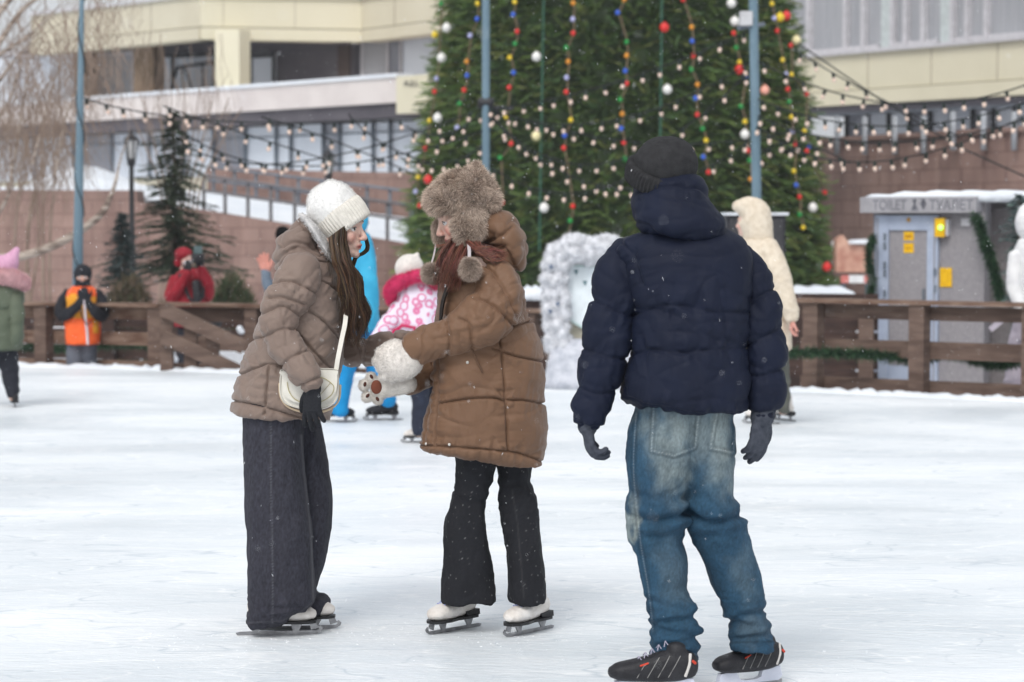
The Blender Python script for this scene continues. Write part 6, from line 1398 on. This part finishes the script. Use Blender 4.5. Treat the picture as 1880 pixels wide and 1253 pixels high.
# hockey skates
BB = mat('black_boot', srgb(42, 42, 46), srgb(30, 30, 34), scale=30, rough=.5, bump=.3, bscale=160); PIPE = mat('grey_piping', srgb(150, 148, 146), rough=.5); HOLD = mat('holder_white', srgb(214, 218, 230), srgb(196, 200, 214), scale=8, rough=.35); REDL = mat('red_logo', srgb(206, 70, 50), rough=.5)
def hockey(pos, fwd, s=1.0, pitch=0):
    M = frame(pos, fwd, pitch, 0, s) @ Matrix.Rotation(R(90), 4, 'Z'); q = lambda x, y, z: M @ Vector((x, y, z)); M3 = M.to_3x3(); ry = M3 @ Vector((0, 1, 0)); k = s
    mb = MB(); mb.tube([q(-.115, 0, .115), q(-.07, 0, .112), q(0, 0, .105), (q(.07, 0, .098)), q(.125, 0, .094), q(.145, 0, .092)], [x * k for x in (.044, .052, .048, .038, .030, .020)], [x * k for x in (.034, .038, .042, .047, .044, .034)], seg=22, ref=ry, sub=3, e=2.4)
    mb.tube([q(-.078, 0, .10), q(-.07, 0, .14), q(-.07, 0, .17)], [.050 * k, .044 * k, .036 * k], [.034 * k, .034 * k, .030 * k], seg=20, ref=ry, sub=3)
    mb.tube([q(-.03, 0, .140), q(.05, 0, .112)], [.026 * k, .026 * k], [.024 * k, .03 * k], seg=12, ref=ry)
    me = solid(mb, .0036); relax(me, 3); o = link_mesh('skate', me, BB, man)
    co = getco(me) + np.array(WL[o.name]); Mi = np.array(M.inverted()); l = (np.c_[co, np.ones(len(co))] @ Mi.T)[:, :3]
    def onside(x, z, sg):
        m = (np.abs(l[:, 0] - x) < .006) & (np.abs(l[:, 2] - z) < .008) & (l[:, 1] * sg > 0)
        return q(x, (l[m, 1].max() if sg > 0 else l[m, 1].min()) if m.any() else sg * .04, z)
    for sg in (-1, 1):
        mb = MB()
        for x0 in (-.060, -.025, .010, .045): mb.tube([onside(x0 - .018, .150 - max(0, x0) * .45, sg), onside(x0, .118, sg), onside(x0 + .022, .080, sg)], .0012 * k, seg=5)
        mb.build('piping', PIPE, o)
        mb = MB(); mb.tube([onside(-.112, .155, sg), onside(-.108, .12, sg), onside(-.095, .082, sg)], .005 * k, [.003 * k] * 3, seg=8, ref=ry); mb.build('heel_stripe', mat('pale_stripe', srgb(206, 202, 198), rough=.5), o)
        mb = MB(); mb.tube([onside(-.128, .125, sg), onside(-.120, .132, sg)], .005 * k, seg=6); mb.build('red_logo', REDL, o); mb = MB(); mb.tube([onside(.03, .128, sg), onside(.055, .120, sg)], .003 * k, seg=6); mb.build('red_logo', REDL, o)
    t = M3 @ Vector((0, .022, 0)); mb = MB(); h0 = -.011
    pf = [(-.125, .070), (-.135, .035), (-.120, .018), (.125, .018), (.148, .030), (.138, .062), (.07, .066), (.055, .036), (.03, .030), (-.02, .030), (-.04, .038), (-.05, .070)]
    mb.prism([q(x, h0, z) for x, z in pf], t); mb.build('blade_holder', HOLD, o)
    mb = MB(); mb.prism([q(x, -.0015, z) for x, z in ((-.14, .006), (-.12, 0), (.12, 0), (.15, .008), (.152, .019), (-.14, .019))], M3 @ Vector((0, .003, 0))); mb.build('blade', STEEL, o)
    mb = MB()
    for x in (-.005, .015, .03, .045, .06, .075): mb.tube([q(x - .045, h0 - .0005, .0235), q(x - .038, h0 - .0005, .0235)], .0022, seg=5)
    mb.build('holder_print', mat('print_grey', srgb(130, 134, 150), rough=.5), o)
    mb = MB()
    for i in range(6):
        x = .085 - .022 * i; z = .128 + .0125 * i
        for g_ in (-1, 1): mb.tube([q(x, -.024 * g_, z - .010), q(x - .006, 0, z + .004), q(x - .012, .024 * g_, z - .004)], .0019 * k, seg=5)
    mb.build('laces', mat('lace_grey', srgb(170, 166, 184), rough=.8), o)
hockey(G(1204, 1284), (-1, -.04, 0), 1.0)
hockey(G(1378, 1262), (-.80, -.45, 0), .93)
# ------------------------------------------------ people further back (clothes are real garments, a little coarser)
SHERPA = mat('cream_sherpa', srgb(222, 210, 192), srgb(206, 192, 172), scale=26, rough=.95, bump=.7, bscale=90, dist=.012)
DENIMD = mat('plain_dark', srgb(44, 46, 54), srgb(36, 38, 46), scale=20, rough=.9, bump=.2)
def legs(mbs, L_, D):
    for pts, ra, rb in L_: mbs.tube(px(pts, D), pr(ra, D), rb, seg=16, sub=3)
def simple_body(label, D, M, torso, legs_, arms, origin, paint=True, group=None):
    mb = MB(); head(mb, M)
    tp = px(torso, D); mb.tube([M @ Vector((0, -.03, -.12))] + tp, [.05] + [.08] * len(tp), [.05] + [.12] * len(tp))
    for l in legs_: mb.tube(px(l, D), .04)
    for a in arms: mb.tube(px(a, D), .03)
    return person(label, mb, origin, headpaint(M), .008, group=group)
def bcloth(name, mb, m, par, seams=None, s=230, fold=.012, vox=.011, **k):
    return cloth(name, mb, m, par, vox, 2, seams=seams, s=s, noise=(.008, 6), fold=[(fold, (7, 4, 8), 141, None)], seamkw=dict(depth=.014, width=.012, puff=.012, puffw=.05, wr=.006), **k)
# woman in the cream hooded coat
D = 18.6; s = FPX / D; M = frame(P(1376, 408, D), (-.85, .5, 0), 0)
b = simple_body('woman in a long cream fleece coat, hood up, behind the man in navy', D, M, [(1390, 470, 0), (1405, 550, 0), (1412, 620, 0)], [[(1402, 640, -.08), (1398, 700, -.08), (1396, 765, -.08)], [(1428, 640, .08), (1436, 700, .08), (1438, 755, .08)]],
                [[(1405, 460, -.15), (1435, 530, -.2), (1450, 588, -.2)]], (P(1415, 400, D).x, D, 0))
mb = MB(); mb.prof([(440, 1362, 1424, 0, .15), (470, 1358, 1434, 0, .2), (530, 1366, 1440, 0, .22), (590, 1372, 1450, 0, .23), (642, 1374, 1453, 0, .23)], D, 30, 2.3); c = bcloth('coat', mb, SHERPA, b)
mb = MB(); mb.tube(px([(1410, 455, -.12), (1428, 500, -.2), (1444, 550, -.24), (1454, 580, -.24)], D), pr([20, 20, 18, 15], D), seg=18, sub=3); bcloth('sleeve', mb, SHERPA, c)
mb = MB(); mb.tube(px([(1395, 462, 0), (1392, 430, 0), (1384, 395, 0), (1370, 382, 0), (1352, 378, 0)], D), pr([26, 28, 32, 22, 10], D), [.12, .14, .13, .10, .06], seg=24, sub=4); bcloth('hood', mb, SHERPA, c, fold=.006)
mb = MB(); hand(mb, P(1456, 586, D - .24), (-.2, 0, -1), (1, 0, 0), 1, .9, 1.0, 1.0); me = solid(mb, .006); relax(me, 1); setcol(me, np.array((.62, .30, .25))); link_mesh('hand', me, SKIN, b)
mb = MB(); legs(mb, [([(1402, 636, -.08), (1398, 700, -.08), (1397, 762, -.08)], [18, 15, 12], [.09, .08, .07]), ([(1428, 636, .08), (1437, 700, .08), (1438, 752, .08)], [17, 14, 12], [.09, .08, .07])], D); bcloth('trousers', mb, mat('olive_grey', srgb(96, 98, 92), rough=.9), b)
figskate('skate', b, G(1396, 778), (-.9, .3, 0), .95, vox=.007, lace=LACEW); figskate('skate', b, G(1438, 772), (-.5, .8, 0), .95, vox=.007, lace=LACEW)
# child in the white and pink snowsuit jacket
D = 17.1; s = FPX / D; M = frame(P(752, 510, D), (.5, .86, 0), 0, 0, .92)
b = simple_body('child in white hat and pink patterned jacket, seen between the two women', D, M, [(762, 560, 0), (768, 640, 0), (768, 690, 0)], [[(770, 700, -.05), (771, 745, -.05), (770, 795, -.05)], [(790, 700, .1), (800, 745, .1), (806, 780, .1)]],
                [[(735, 570, 0), (715, 600, 0), (692, 622, 0)], [(800, 570, 0), (815, 620, 0), (815, 660, 0)]], (P(775, 400, D).x, D, 0))
def vor(name, base, col, sc, lo, hi):
    m = mat(name, base, base, rough=.8, bump=.1); t = m.node_tree; N = t.nodes; L = t.links
    v = N.new('ShaderNodeTexVoronoi'); v.inputs['Scale'].default_value = sc; tc = N.new('ShaderNodeTexCoord'); L.new(tc.outputs['Object'], v.inputs['Vector'])
    r_ = N.new('ShaderNodeValToRGB'); e = r_.color_ramp.elements; e[0].position = lo - .12; e[0].color = (*base, 1); e[1].position = lo; e[1].color = (*col, 1)
    x = e.new(hi); x.color = (*col, 1); x = e.new(hi + .1); x.color = (*base, 1); L.new(v.outputs['Distance'], r_.inputs[0]); L.new(r_.outputs[0], N['Principled BSDF'].inputs['Base Color']); return m
PRINT = vor('pink_print', srgb(222, 214, 228), srgb(208, 112, 152), 15, .44, .50)
mb = MB(); mb.prof([(520, 738, 792, 0, .12), (545, 726, 806, 0, .17), (590, 722, 814, 0, .2), (640, 720, 816, 0, .2), (690, 724, 814, 0, .2), (702, 728, 810, 0, .19)], D, 26, 2.3); c = bcloth('jacket', mb, PRINT, b)
mb = MB(); mb.tube(px([(742, 560, -.05), (722, 586, -.1), (704, 606, -.12), (692, 620, -.12)], D), pr([20, 18, 15, 12], D), seg=16, sub=3); bcloth('sleeve', mb, PRINT, c)
mb = MB(); mb.tube(px([(800, 555, 0), (814, 590, 0), (818, 625, 0), (816, 655, 0)], D), pr([18, 17, 15, 12], D), seg=16, sub=3); bcloth('sleeve', mb, PRINT, c)
mb = MB(); mb.tube(px([(718, 552, -.05), (716, 536, -.12), (726, 523, -.15), (745, 513, -.17), (770, 507, -.17), (790, 510, -.14), (800, 524, -.08)], D), pr([9, 11, 12, 11, 11, 11, 9], D), seg=14, sub=4); furry('fur_collar', mb, FURM, c, .009, 7000, .018, .0011, (.72, .05, .16), seed=51, flow=(0, 0, 0))
mb = MB(); mb.ell(P(752, 494, D), (.105, .105, .105), 20); mb.tube(px([(760, 480, 0), (767, 466, -.02)], D), pr([12, 4], D), seg=10); mb.tube(px([(738, 482, .04), (736, 474, .04)], D), pr([8, 3], D), seg=10); bcloth('knitted_hat', mb, mat('cream_knit', srgb(222, 216, 210), rough=.95, scale=40, bump=.3), b, fold=.003)
mb = MB(); mb.tube(px([(708, 620, -.1), (738, 598, -.215), (762, 602, -.22), (757, 625, -.22)], D), .012, seg=8); mb.build('ribbon_trim', mat('pink_trim', srgb(200, 50, 96), rough=.8), c)
NV = mat('navy_trousers', srgb(44, 50, 66), srgb(36, 40, 54), scale=14, rough=.85)
mb = MB(); legs(mb, [([(768, 690, -.05), (772, 740, -.05), (771, 790, -.05)], [20, 16, 14], [.09, .08, .07]), ([(788, 690, .1), (800, 740, .1), (806, 778, .1)], [18, 15, 13], [.09, .08, .07])], D); bcloth('trousers', mb, NV, b)
figskate('skate', b, G(768, 813), (-.8, -.1, 0), .82, vox=.007, lace=LACEW, shaft=.17); figskate('skate', b, G(808, 805), (.6, .7, 0), .82, vox=.007, lace=LACEW, shaft=.17)
# person in bright blue
D = 18.9; s = FPX / D; M = frame(P(652, 402, D), (.9, .3, 0), 0)
BLUE = mat('cyan_suit', srgb(60, 168, 206), srgb(52, 156, 196), scale=10, rough=.75, bump=.1); BLUE2 = mat('blue_trousers', srgb(20, 140, 200), srgb(16, 128, 186), scale=10, rough=.75)
b = simple_body('skater in a bright blue ski suit half hidden behind the woman in the taupe coat', D, M, [(656, 470, 0), (660, 540, 0), (656, 600, 0)], [[(645, 620, -.08), (630, 690, -.08), (622, 750, -.08)], [(675, 620, .08), (698, 680, .08), (706, 735, .08)]],
                [[(665, 470, -.15), (675, 540, -.2), (668, 600, -.2)]], (P(660, 400, D).x, D, 0))
mb = MB(); mb.prof([(428, 632, 678, 0, .13), (460, 622, 688, 0, .2), (520, 622, 692, 0, .21), (580, 622, 696, 0, .21), (606, 620, 698, 0, .2)], D, 26, 2.3); c = bcloth('jacket', mb, BLUE, b)
mb = MB(); mb.tube(px([(668, 460, -.18), (678, 520, -.24), (680, 570, -.22), (672, 600, -.2)], D), pr([17, 16, 14, 12], D), seg=16, sub=3); bcloth('sleeve', mb, BLUE, c)
mb = MB(); mb.ell(P(650, 404, D + .02), (.115, .125, .145), 20); bcloth('hood', mb, BLUE, c, fold=.004)
mb = MB(); mb.prof([(590, 622, 690, 0, .15), (625, 622, 690, 0, .14)], D, 20); legs(mb, [([(645, 615, -.08), (632, 680, -.08), (624, 740, -.08), (623, 752, -.08)], [24, 20, 17, 17], [.11, .10, .09, .09]), ([(670, 615, .08), (692, 670, .08), (708, 715, .08), (713, 736, .08)], [24, 21, 17, 15], [.11, .10, .09, .08])], D); bcloth('trousers', mb, BLUE2, b)
DB = mat('dark_boot', srgb(44, 44, 48), rough=.6)
figskate('skate', b, G(622, 775), (.9, -.2, 0), 1.0, boot=DB, vox=.007, lace=LACEW); figskate('skate', b, G(702, 772), (-.9, -.1, 0), 1.0, boot=DB, vox=.007, lace=LACEW)
# girl at the left edge
D = 20.4; M = frame(P(0, 498, D), (-.7, .7, 0), 0, 0, .94)
b = simple_body('girl in a pink knitted hat and olive green coat skating out at the left edge', D, M, [(-2, 560, 0), (0, 620, 0)], [[(8, 640, 0), (16, 690, 0), (24, 730, 0)], [(-22, 640, .1), (-38, 690, .15), (-48, 725, .2)]], [[(22, 560, -.12), (28, 600, -.14), (20, 636, -.1)], [(-30, 560, .1), (-50, 600, .12), (-56, 630, .1)]], (P(10, 400, D).x, D, 0))
OLV = mat('olive_nylon', srgb(92, 100, 84), srgb(80, 88, 72), scale=8, rough=.7, bump=.15)
mb = MB(); mb.prof([(522, -34, 36, 0, .15), (545, -42, 41, 0, .2), (575, -42, 40, 0, .21), (610, -42, 39, 0, .22), (640, -42, 37, 0, .22)], D, 26, 2.4); c = bcloth('coat', mb, OLV, b, seams=[[(-50, 562), (0, 570), (42, 560)]])
mb = MB(); mb.tube(px([(25, 545, -.1), (31, 580, -.15), (28, 615, -.15), (24, 632, -.12)], D), pr([14, 14, 12, 10], D), seg=16, sub=3); bcloth('sleeve', mb, OLV, c)
mb = MB(); mb.tube(px([(-40, 520, -.06), (-20, 508, -.14), (5, 508, -.17), (28, 512, -.14), (42, 518, -.06), (44, 524, 0)], D), pr([11, 13, 14, 15, 13, 11], D), seg=14, sub=4); furry('fur_collar', mb, FURM, c, .010, 8000, .020, .0012, (.74, .44, .46), seed=52, flow=(0, 0, 0))
mb = MB(); mb.ell(P(2, 492, D), (.135, .12, .11), 22); mb.tube(px([(18, 480, 0), (27, 466, 0), (31, 458, 0)], D), pr([18, 9, 6], D), seg=12); mb.tube(px([(-16, 480, 0), (-26, 462, 0)], D), pr([16, 6], D), seg=12); bcloth('knitted_hat', mb, mat('pink_knit', srgb(214, 166, 192), srgb(200, 150, 178), scale=40, rough=.95, bump=.3), b, fold=.003)
mb = MB(); legs(mb, [([(10, 636, 0), (16, 672, 0), (22, 705, 0), (25, 728, 0)], [20, 17, 14, 10], [.08, .075, .065, .05]), ([(-22, 636, .1), (-38, 690, .15), (-47, 722, .2)], [18, 15, 10], [.08, .07, .05])], D); bcloth('trousers', mb, DENIMD, b, fold=.02)
figskate('skate', b, G(27, 747), (-.25, .95, 0), .85, boot=DB, vox=.007, shaft=.16); figskate('skate', b, G(-50, 742), (-.25, .95, 0), .85, boot=DB, vox=.007, shaft=.16)
# man in the orange vest leaning on the fence
D = 26.25; M = frame(P(152, 508, D), (.1, -1, 0), -8)
b = simple_body('man in black balaclava and orange safety vest leaning on the left fence', D, M, [(152, 545, 0), (151, 590, 0), (150, 625, 0)], [[(137, 640, -.02), (134, 690, -.08), (132, 755, -.05)], [(163, 640, .02), (164, 700, .02), (166, 755, .02)]], [], (P(152, 400, D).x, D, GZ))
VEST = mat('orange_vest', srgb(240, 104, 50), srgb(228, 92, 42), scale=8, rough=.7, attr='tint')
def vp(q, co):
    c = np.ones((len(q), 3)); y = q[:, 1]; x = q[:, 0]; m = (y > 545) & (y < 585) | (np.abs(x - 176) < 5) & (y > 580) & (y < 612) | (np.hypot(x - 134, y - 548) < 9); c[m] = (.92, 2.6, .9); return c
mb = MB(); mb.prof([(526, 134, 170, 0, .12), (540, 122, 182, 0, .15), (570, 122, 180, 0, .17), (600, 119, 184, -.02, .18), (632, 122, 182, -.03, .18)], D, 26, 2.4); c = bcloth('vest', mb, VEST, b, paint=vp)
BKJ = mat('black_jacket', srgb(34, 35, 42), srgb(26, 27, 33), scale=10, rough=.8, bump=.2)
for k in (0, 1):
    L_ = [(126, 540, 0), (114, 562, -.04), (116, 580, -.12), (136, 568, -.25), (149, 552, -.28)] if k == 0 else [(178, 540, 0), (188, 562, -.04), (186, 582, -.12), (172, 570, -.25), (161, 553, -.28)]
    mb = MB(); mb.tube(px(L_, D), pr([11, 12, 12, 9, 7], D), seg=16, sub=3); bcloth('sleeve', mb, BKJ, c)
    mb = MB(); e = L_[-1]; hand(mb, P(e[0], e[1], D - .29), (.3 - .6 * k, -.2, 1), (.3 - .6 * k, 1, 0), 1 - 2 * k, .8, 1.05, 1.2); cloth('glove', mb, BKJ, b, .006, 1, noise=(.001, 30))
mb = MB(); mb.ell(P(152, 504, D + .01), (.102, .118, .115), 20); mb.tube(px([(152, 520, -.03), (152, 530, 0)], D), .085, seg=16); bal = bcloth('balaclava', mb, BKJ, b, fold=.002)
mb = MB(); mb.ell(M @ Vector((0, .080, -.005)), (.062, .040, .030), 16, M.to_3x3()); me = solid(mb, .006); setcol(me, np.array((.62, .36, .28))); o = link_mesh('bare_face', me, SKIN, b); e_ = eyes(frame(P(152, 508, D - .045), (.1, -1, 0), -8), b)
mb = MB(); mb.tube(px([(155, 552, -.3), (157, 585, -.25), (160, 610, -.22), (161, 632, -.22)], D), .014, seg=8); mb.build('zip_stripe', mat('reflective', (.7, .62, .66), rough=.4), c)
mb = MB(); mb.tube(px([(148, 560, -.28), (150, 580, -.26), (160, 597, -.25), (168, 590, -.25)], D), .008, seg=6); mb.build('wrist_strap', DB, b)
GJ = mat('grey_jeans', srgb(104, 108, 118), srgb(84, 88, 98), scale=10, rough=.9)
mb = MB(); legs(mb, [([(140, 625, 0), (137, 665, -.06), (134, 710, -.1), (132, 752, -.06)], [17, 15, 13, 12], [.10, .09, .08, .07]), ([(162, 625, 0), (164, 670, 0), (165, 710, 0), (166, 752, 0)], [16, 14, 13, 12], [.10, .09, .08, .07])], D); bcloth('trousers', mb, GJ, b)
for x in (132, 166):
    mb = MB(); p = P(x, 400, D - .06); mb.tube([(p.x, p.y + .06, GZ + .05), (p.x, p.y - .12, GZ + .045), (p.x, p.y - .18, GZ + .04)], [.05, .045, .03], seg=12); cloth('boot', mb, DB, b, .01, 1)
# photographer in red
D = 28.6; M = frame(P(340, 474, D), (.5, -.85, 0), 0)
b = simple_body('photographer in red jacket and cap holding a black camera behind the left fence', D, M, [(347, 520, 0), (348, 570, 0), (348, 610, 0)], [[(340, 620, -.05), (338, 690, -.05), (338, 730, -.05)], [(358, 620, .05), (360, 690, .05), (362, 730, .05)]], [], (P(348, 400, D).x, D, GZ))
RED = mat('red_jacket', srgb(150, 28, 44), srgb(132, 22, 36), scale=8, rough=.7, bump=.2)
mb = MB(); mb.prof([(494, 332, 362, 0, .12), (510, 320, 374, 0, .17), (545, 313, 380, 0, .19), (590, 312, 382, 0, .2), (600, 313, 380, 0, .2)], D, 26, 2.4); c = bcloth('jacket', mb, RED, b)
for L_ in ([(322, 515, 0), (312, 545, -.06), (322, 540, -.2), (345, 500, -.3)], [(372, 515, 0), (382, 545, -.06), (382, 520, -.2), (368, 492, -.3)]):
    mb = MB(); mb.tube(px(L_, D), pr([11, 11, 10, 7], D), seg=14, sub=3); bcloth('sleeve', mb, RED, c)
    mb = MB(); e = L_[-1]; hand(mb, P(e[0], e[1], D - .3), (.1, -.3, 1), (0, 1, 0), 1, .7, 1.0, 1.1); cloth('glove', mb, DB, b, .007, 1, noise=(.001, 30))
mb = MB(); mb.ell(P(337, 467, D + .01), (.11, .12, .085), 20); mb.tube(px([(334, 470, 0), (328, 484, .02)], D), .06, seg=10); bcloth('cap', mb, RED, b, fold=.003)
mb = MB(); mb.ell(M @ Vector((0, .075, -.055)), (.055, .035, .038), 14, M.to_3x3()); mb.build('face_mask', mat('mask_white', (.75, .76, .8), rough=.8), b, smooth=True)
ct = P(363, 474, D - .34); cm = thing('camera', 'black camera with a flash held up beside the face of the photographer in red', 'camera', ct)
mb = MB(); mb.box(ct + Vector((-.07, -.03, -.05)), ct + Vector((.07, .04, .05))); mb.build('camera_body', DB, cm)
mb = MB(); mb.tube([ct + Vector((0, -.03, 0)), ct + Vector((0, -.14, 0))], .04, seg=14); mb.build('lens', DB, cm, smooth=True)
mb = MB(); mb.box(ct + Vector((-.04, -.03, .051)), ct + Vector((.05, .03, .14))); mb.build('flash', mat('flash_grey', srgb(90, 110, 112), rough=.4), cm)
mb = MB(); mb.tube(cpts(px([(330, 505, -.18), (340, 530, -.21), (352, 552, -.22), (372, 545, -.21), (370, 500, -.2)], D), 4), .02, seg=8); mb.tube(px([(360, 520, -.22), (362, 550, -.24)], D), .05, seg=10); o = mb.build('camera_strap', DB, b, smooth=True)
mb = MB(); mb.ell(P(388, 592, D - .02), (.13, .1, .09), 14); o = mb.build('camera_bag', DB, origin=P(388, 592, D), smooth=True); tag(o, 'dark camera bag hanging at the side of the photographer in red', 'bag')
mb = MB(); legs(mb, [([(340, 600, -.05), (338, 690, -.05), (338, 735, -.05)], [14, 12, 11], [.09, .08, .07]), ([(358, 600, .05), (360, 690, .05), (362, 735, .05)], [14, 12, 11], [.09, .08, .07])], D); bcloth('trousers', mb, DENIMD, b)
for x in (338, 362):
    mb = MB(); p = P(x, 400, D); mb.tube([(p.x, p.y + .06, GZ + .05), (p.x, p.y - .18, GZ + .04)], [.05, .035], seg=12); cloth('boot', mb, DB, b, .01, 1)
# person waving behind the taupe coat
D = 23.0; M = frame(P(538, 462, D), (-.8, -.5, 0), 0)
b = simple_body('person in a grey blue jacket waving a pink mitten, mostly hidden behind the taupe coat', D, M, [(540, 520, 0), (545, 600, 0)], [[(535, 620, -.05), (534, 660, -.05), (533, 695, -.05)], [(556, 620, .05), (557, 660, .05), (558, 695, .05)]], [[(515, 500, 0), (497, 530, 0), (488, 500, 0), (482, 478, 0)]], (P(545, 400, D).x, D, 0))
GB = mat('grey_blue_jacket', srgb(112, 124, 138), srgb(98, 110, 124), scale=8, rough=.8)
mb = MB(); mb.prof([(488, 522, 560, 0, .12), (510, 512, 572, 0, .18), (560, 512, 574, 0, .2), (612, 512, 574, 0, .2)], D, 24); c = bcloth('jacket', mb, GB, b)
mb = MB(); mb.tube(px([(518, 508, 0), (502, 540, 0), (492, 520, -.05), (487, 500, -.06)], D), pr([11, 11, 10, 9], D), seg=14, sub=3); bcloth('sleeve', mb, GB, c)
mb = MB(); mb.tube(px([(559, 508, 0), (576, 550, 0), (574, 590, 0)], D), pr([11, 11, 9], D), seg=14, sub=3); bcloth('sleeve', mb, GB, c)
mb = MB(); hand(mb, P(488, 500, D - .06), (-.2, 0, 1), (0, -1, 0), 1, .2, 1.15, 1.5, .2); cloth('mitten', mb, mat('salmon_mitten', srgb(206, 142, 128), rough=.9), b, .006, 1)
mb = MB(); mb.ell(P(538, 452, D), (.11, .12, .10), 18); h = bcloth('knitted_hat', mb, BKJ, b, fold=.003)
mb = MB(); mb.ell(P(519, 429, D), .058, 14); furry('pompom', mb, FURM, h, .008, 5000, .022, .001, (.02, .02, .022), seed=61)
mb = MB(); legs(mb, [([(535, 612, -.05), (534, 650, -.05), (533, 682, -.05)], [16, 13, 11], [.09, .08, .07]), ([(556, 612, .05), (557, 650, .05), (558, 682, .05)], [16, 13, 11], [.09, .08, .07])], D); bcloth('trousers', mb, DENIMD, b)
figskate('skate', b, G(533, 709), (-.9, -.3, 0), .9, vox=.008, boot=DB); figskate('skate', b, G(558, 707), (-.9, -.3, 0), .9, vox=.008, boot=DB)
# person in white at the right edge, behind the fence
D = 22.9; M = frame(P(1898, 410, D), (-.3, .95, 0), 0)
b = simple_body('person in hooded white jacket and lilac trousers behind the fence at the right edge', D, M, [(1900, 470, 0), (1900, 560, 0)], [[(1880, 620, 0), (1876, 700, 0), (1872, 780, 0)], [(1915, 620, 0), (1918, 700, 0), (1920, 780, 0)]], [], (P(1898, 400, D).x, D, GZ))
WJ = mat('white_jacket', srgb(228, 228, 228), srgb(216, 216, 218), scale=8, rough=.7, bump=.1)
mb = MB(); mb.prof([(440, 1870, 1930, 0, .15), (480, 1860, 1945, 0, .2), (540, 1866, 1945, 0, .22), (600, 1872, 1940, 0, .22)], D, 26); c = bcloth('jacket', mb, WJ, b)
mb = MB(); mb.ell(P(1896, 408, D), (.165, .16, .20), 20); bcloth('hood', mb, WJ, c, fold=.006)
mb = MB(); mb.tube(px([(1866, 470, -.05), (1862, 530, -.1), (1878, 570, -.2)], D), pr([14, 14, 11], D), seg=14, sub=3); bcloth('sleeve', mb, WJ, c)
mb = MB(); hand(mb, P(1878, 575, D - .2), (0, -.2, -1), (1, 0, 0), 1, .8, 1, 1.2); cloth('glove', mb, GG, b, .007, 1)
LT = mat('lilac_trousers', srgb(176, 168, 178), srgb(158, 150, 162), scale=8, rough=.85, bump=.2)
mb = MB(); mb.prof([(580, 1862, 1936, 0, .18), (625, 1858, 1936, 0, .19)], D, 22); legs(mb, [([(1876, 620, 0), (1870, 680, 0), (1868, 730, 0), (1870, 788, 0)], [24, 24, 25, 20], [.12, .12, .12, .1]), ([(1915, 620, 0), (1918, 700, 0), (1920, 788, 0)], [24, 24, 20], [.12, .12, .1])], D); bcloth('trousers', mb, LT, b, fold=.02)
mb = MB(); mb.bar(P(1818, 606, 22.7), P(1842, 586, 22.7), .03, .05, (0, 0, 1)); o = mb.build('stick', mat('lilac_stick', srgb(196, 188, 200), rough=.6), origin=P(1830, 596, 22.7)); tag(o, 'short pale lilac stick seen between the rails at the right end of the fence', 'stick')

# ------------------------------------------------ falling snow
g = np.random.default_rng(12); n = 13000
p = np.stack([g.uniform(-4.5, 4.5, n), g.uniform(2.5, 21, n), g.uniform(.05, 3.6, n)], 1); L_ = g.uniform(.0010, .0028, n) * (1 + 1.6 * (g.random(n) < .2)); w = g.uniform(.0005, .0011, n)
d = np.stack([g.normal(.35, .35, n), g.normal(0, .4, n), -np.ones(n)], 1); d /= np.linalg.norm(d, axis=1)[:, None]; u = np.cross(d, g.normal(0, 1, (n, 3))); u /= np.linalg.norm(u, axis=1)[:, None]; v = np.cross(d, u)
V = np.stack([p - d * L_[:, None], p + u * w[:, None], p + v * w[:, None], p - u * w[:, None], p - v * w[:, None], p + d * L_[:, None]], 1).reshape(-1, 3)
F_ = []
for k in range(n):
    a = 6 * k; F_ += [(a, a + 1, a + 2), (a, a + 2, a + 3), (a, a + 3, a + 4), (a, a + 4, a + 1), (a + 5, a + 2, a + 1), (a + 5, a + 3, a + 2), (a + 5, a + 4, a + 3), (a + 5, a + 1, a + 4)]
me = bpy.data.meshes.new('snowflakes'); me.from_pydata(V.tolist(), [], F_); o = link_mesh('snowflakes', me, mat('flake', (.9, .92, .95), (.9, .92, .95), rough=.6), smooth=False)
tag(o, 'small white snowflakes falling through the air over the rink', 'snowflakes', kind='stuff')

# crumbs of ice shaved off by the blades, thicker round the skates
r = random.Random(91); mb = MB()
cen = [G(516, 1166), G(585, 1156), G(834, 1160), G(966, 1165), G(1204, 1284), G(1378, 1262), G(400, 1180), G(1040, 1120)]
for k in range(1100):
    if k < 600: c = r.choice(cen); p = Vector((c.x + r.gauss(0, .22), c.y + r.gauss(0, .20), 0))
    else: p = Vector((r.uniform(-3, 3), r.uniform(5.5, 19), 0))
    s_ = r.uniform(.001, .003) * (1.4 if r.random() < .1 else 1); a = r.uniform(0, 6.28); u = Vector((math.cos(a), math.sin(a), 0)) * s_ * r.uniform(1, 1.8); v = Vector((-math.sin(a), math.cos(a), 0)) * s_
    t = p + Vector((0, 0, s_ * .9)); q = [p + u, p + v, p - u, p - v]; mb.add(q + [t], [(0, 1, 4), (1, 2, 4), (2, 3, 4), (3, 0, 4)])
o = mb.build('ice_shavings', MATS['flake'], fix=False); tag(o, 'crumbs of shaved ice scattered on the rink around the skates', 'ice shavings', kind='stuff')

# thin snowy air
hz = bpy.data.materials.new('haze'); hz.use_nodes = True; hz.node_tree.nodes.clear()
pv = hz.node_tree.nodes.new('ShaderNodeVolumePrincipled'); pv.inputs['Density'].default_value = .0009; pv.inputs['Color'].default_value = (.93, .95, .98, 1); pv.inputs['Anisotropy'].default_value = .2
ho = hz.node_tree.nodes.new('ShaderNodeOutputMaterial'); hz.node_tree.links.new(pv.outputs[0], ho.inputs['Volume'])
mb = MB(); mb.box((-310, -70, GZ - 1.3), (310, 510, 19)); o = mb.build('haze', hz); tag(o, kind='stuff'); o['label'] = 'thin pale air full of fine falling snow'; o['category'] = 'haze'
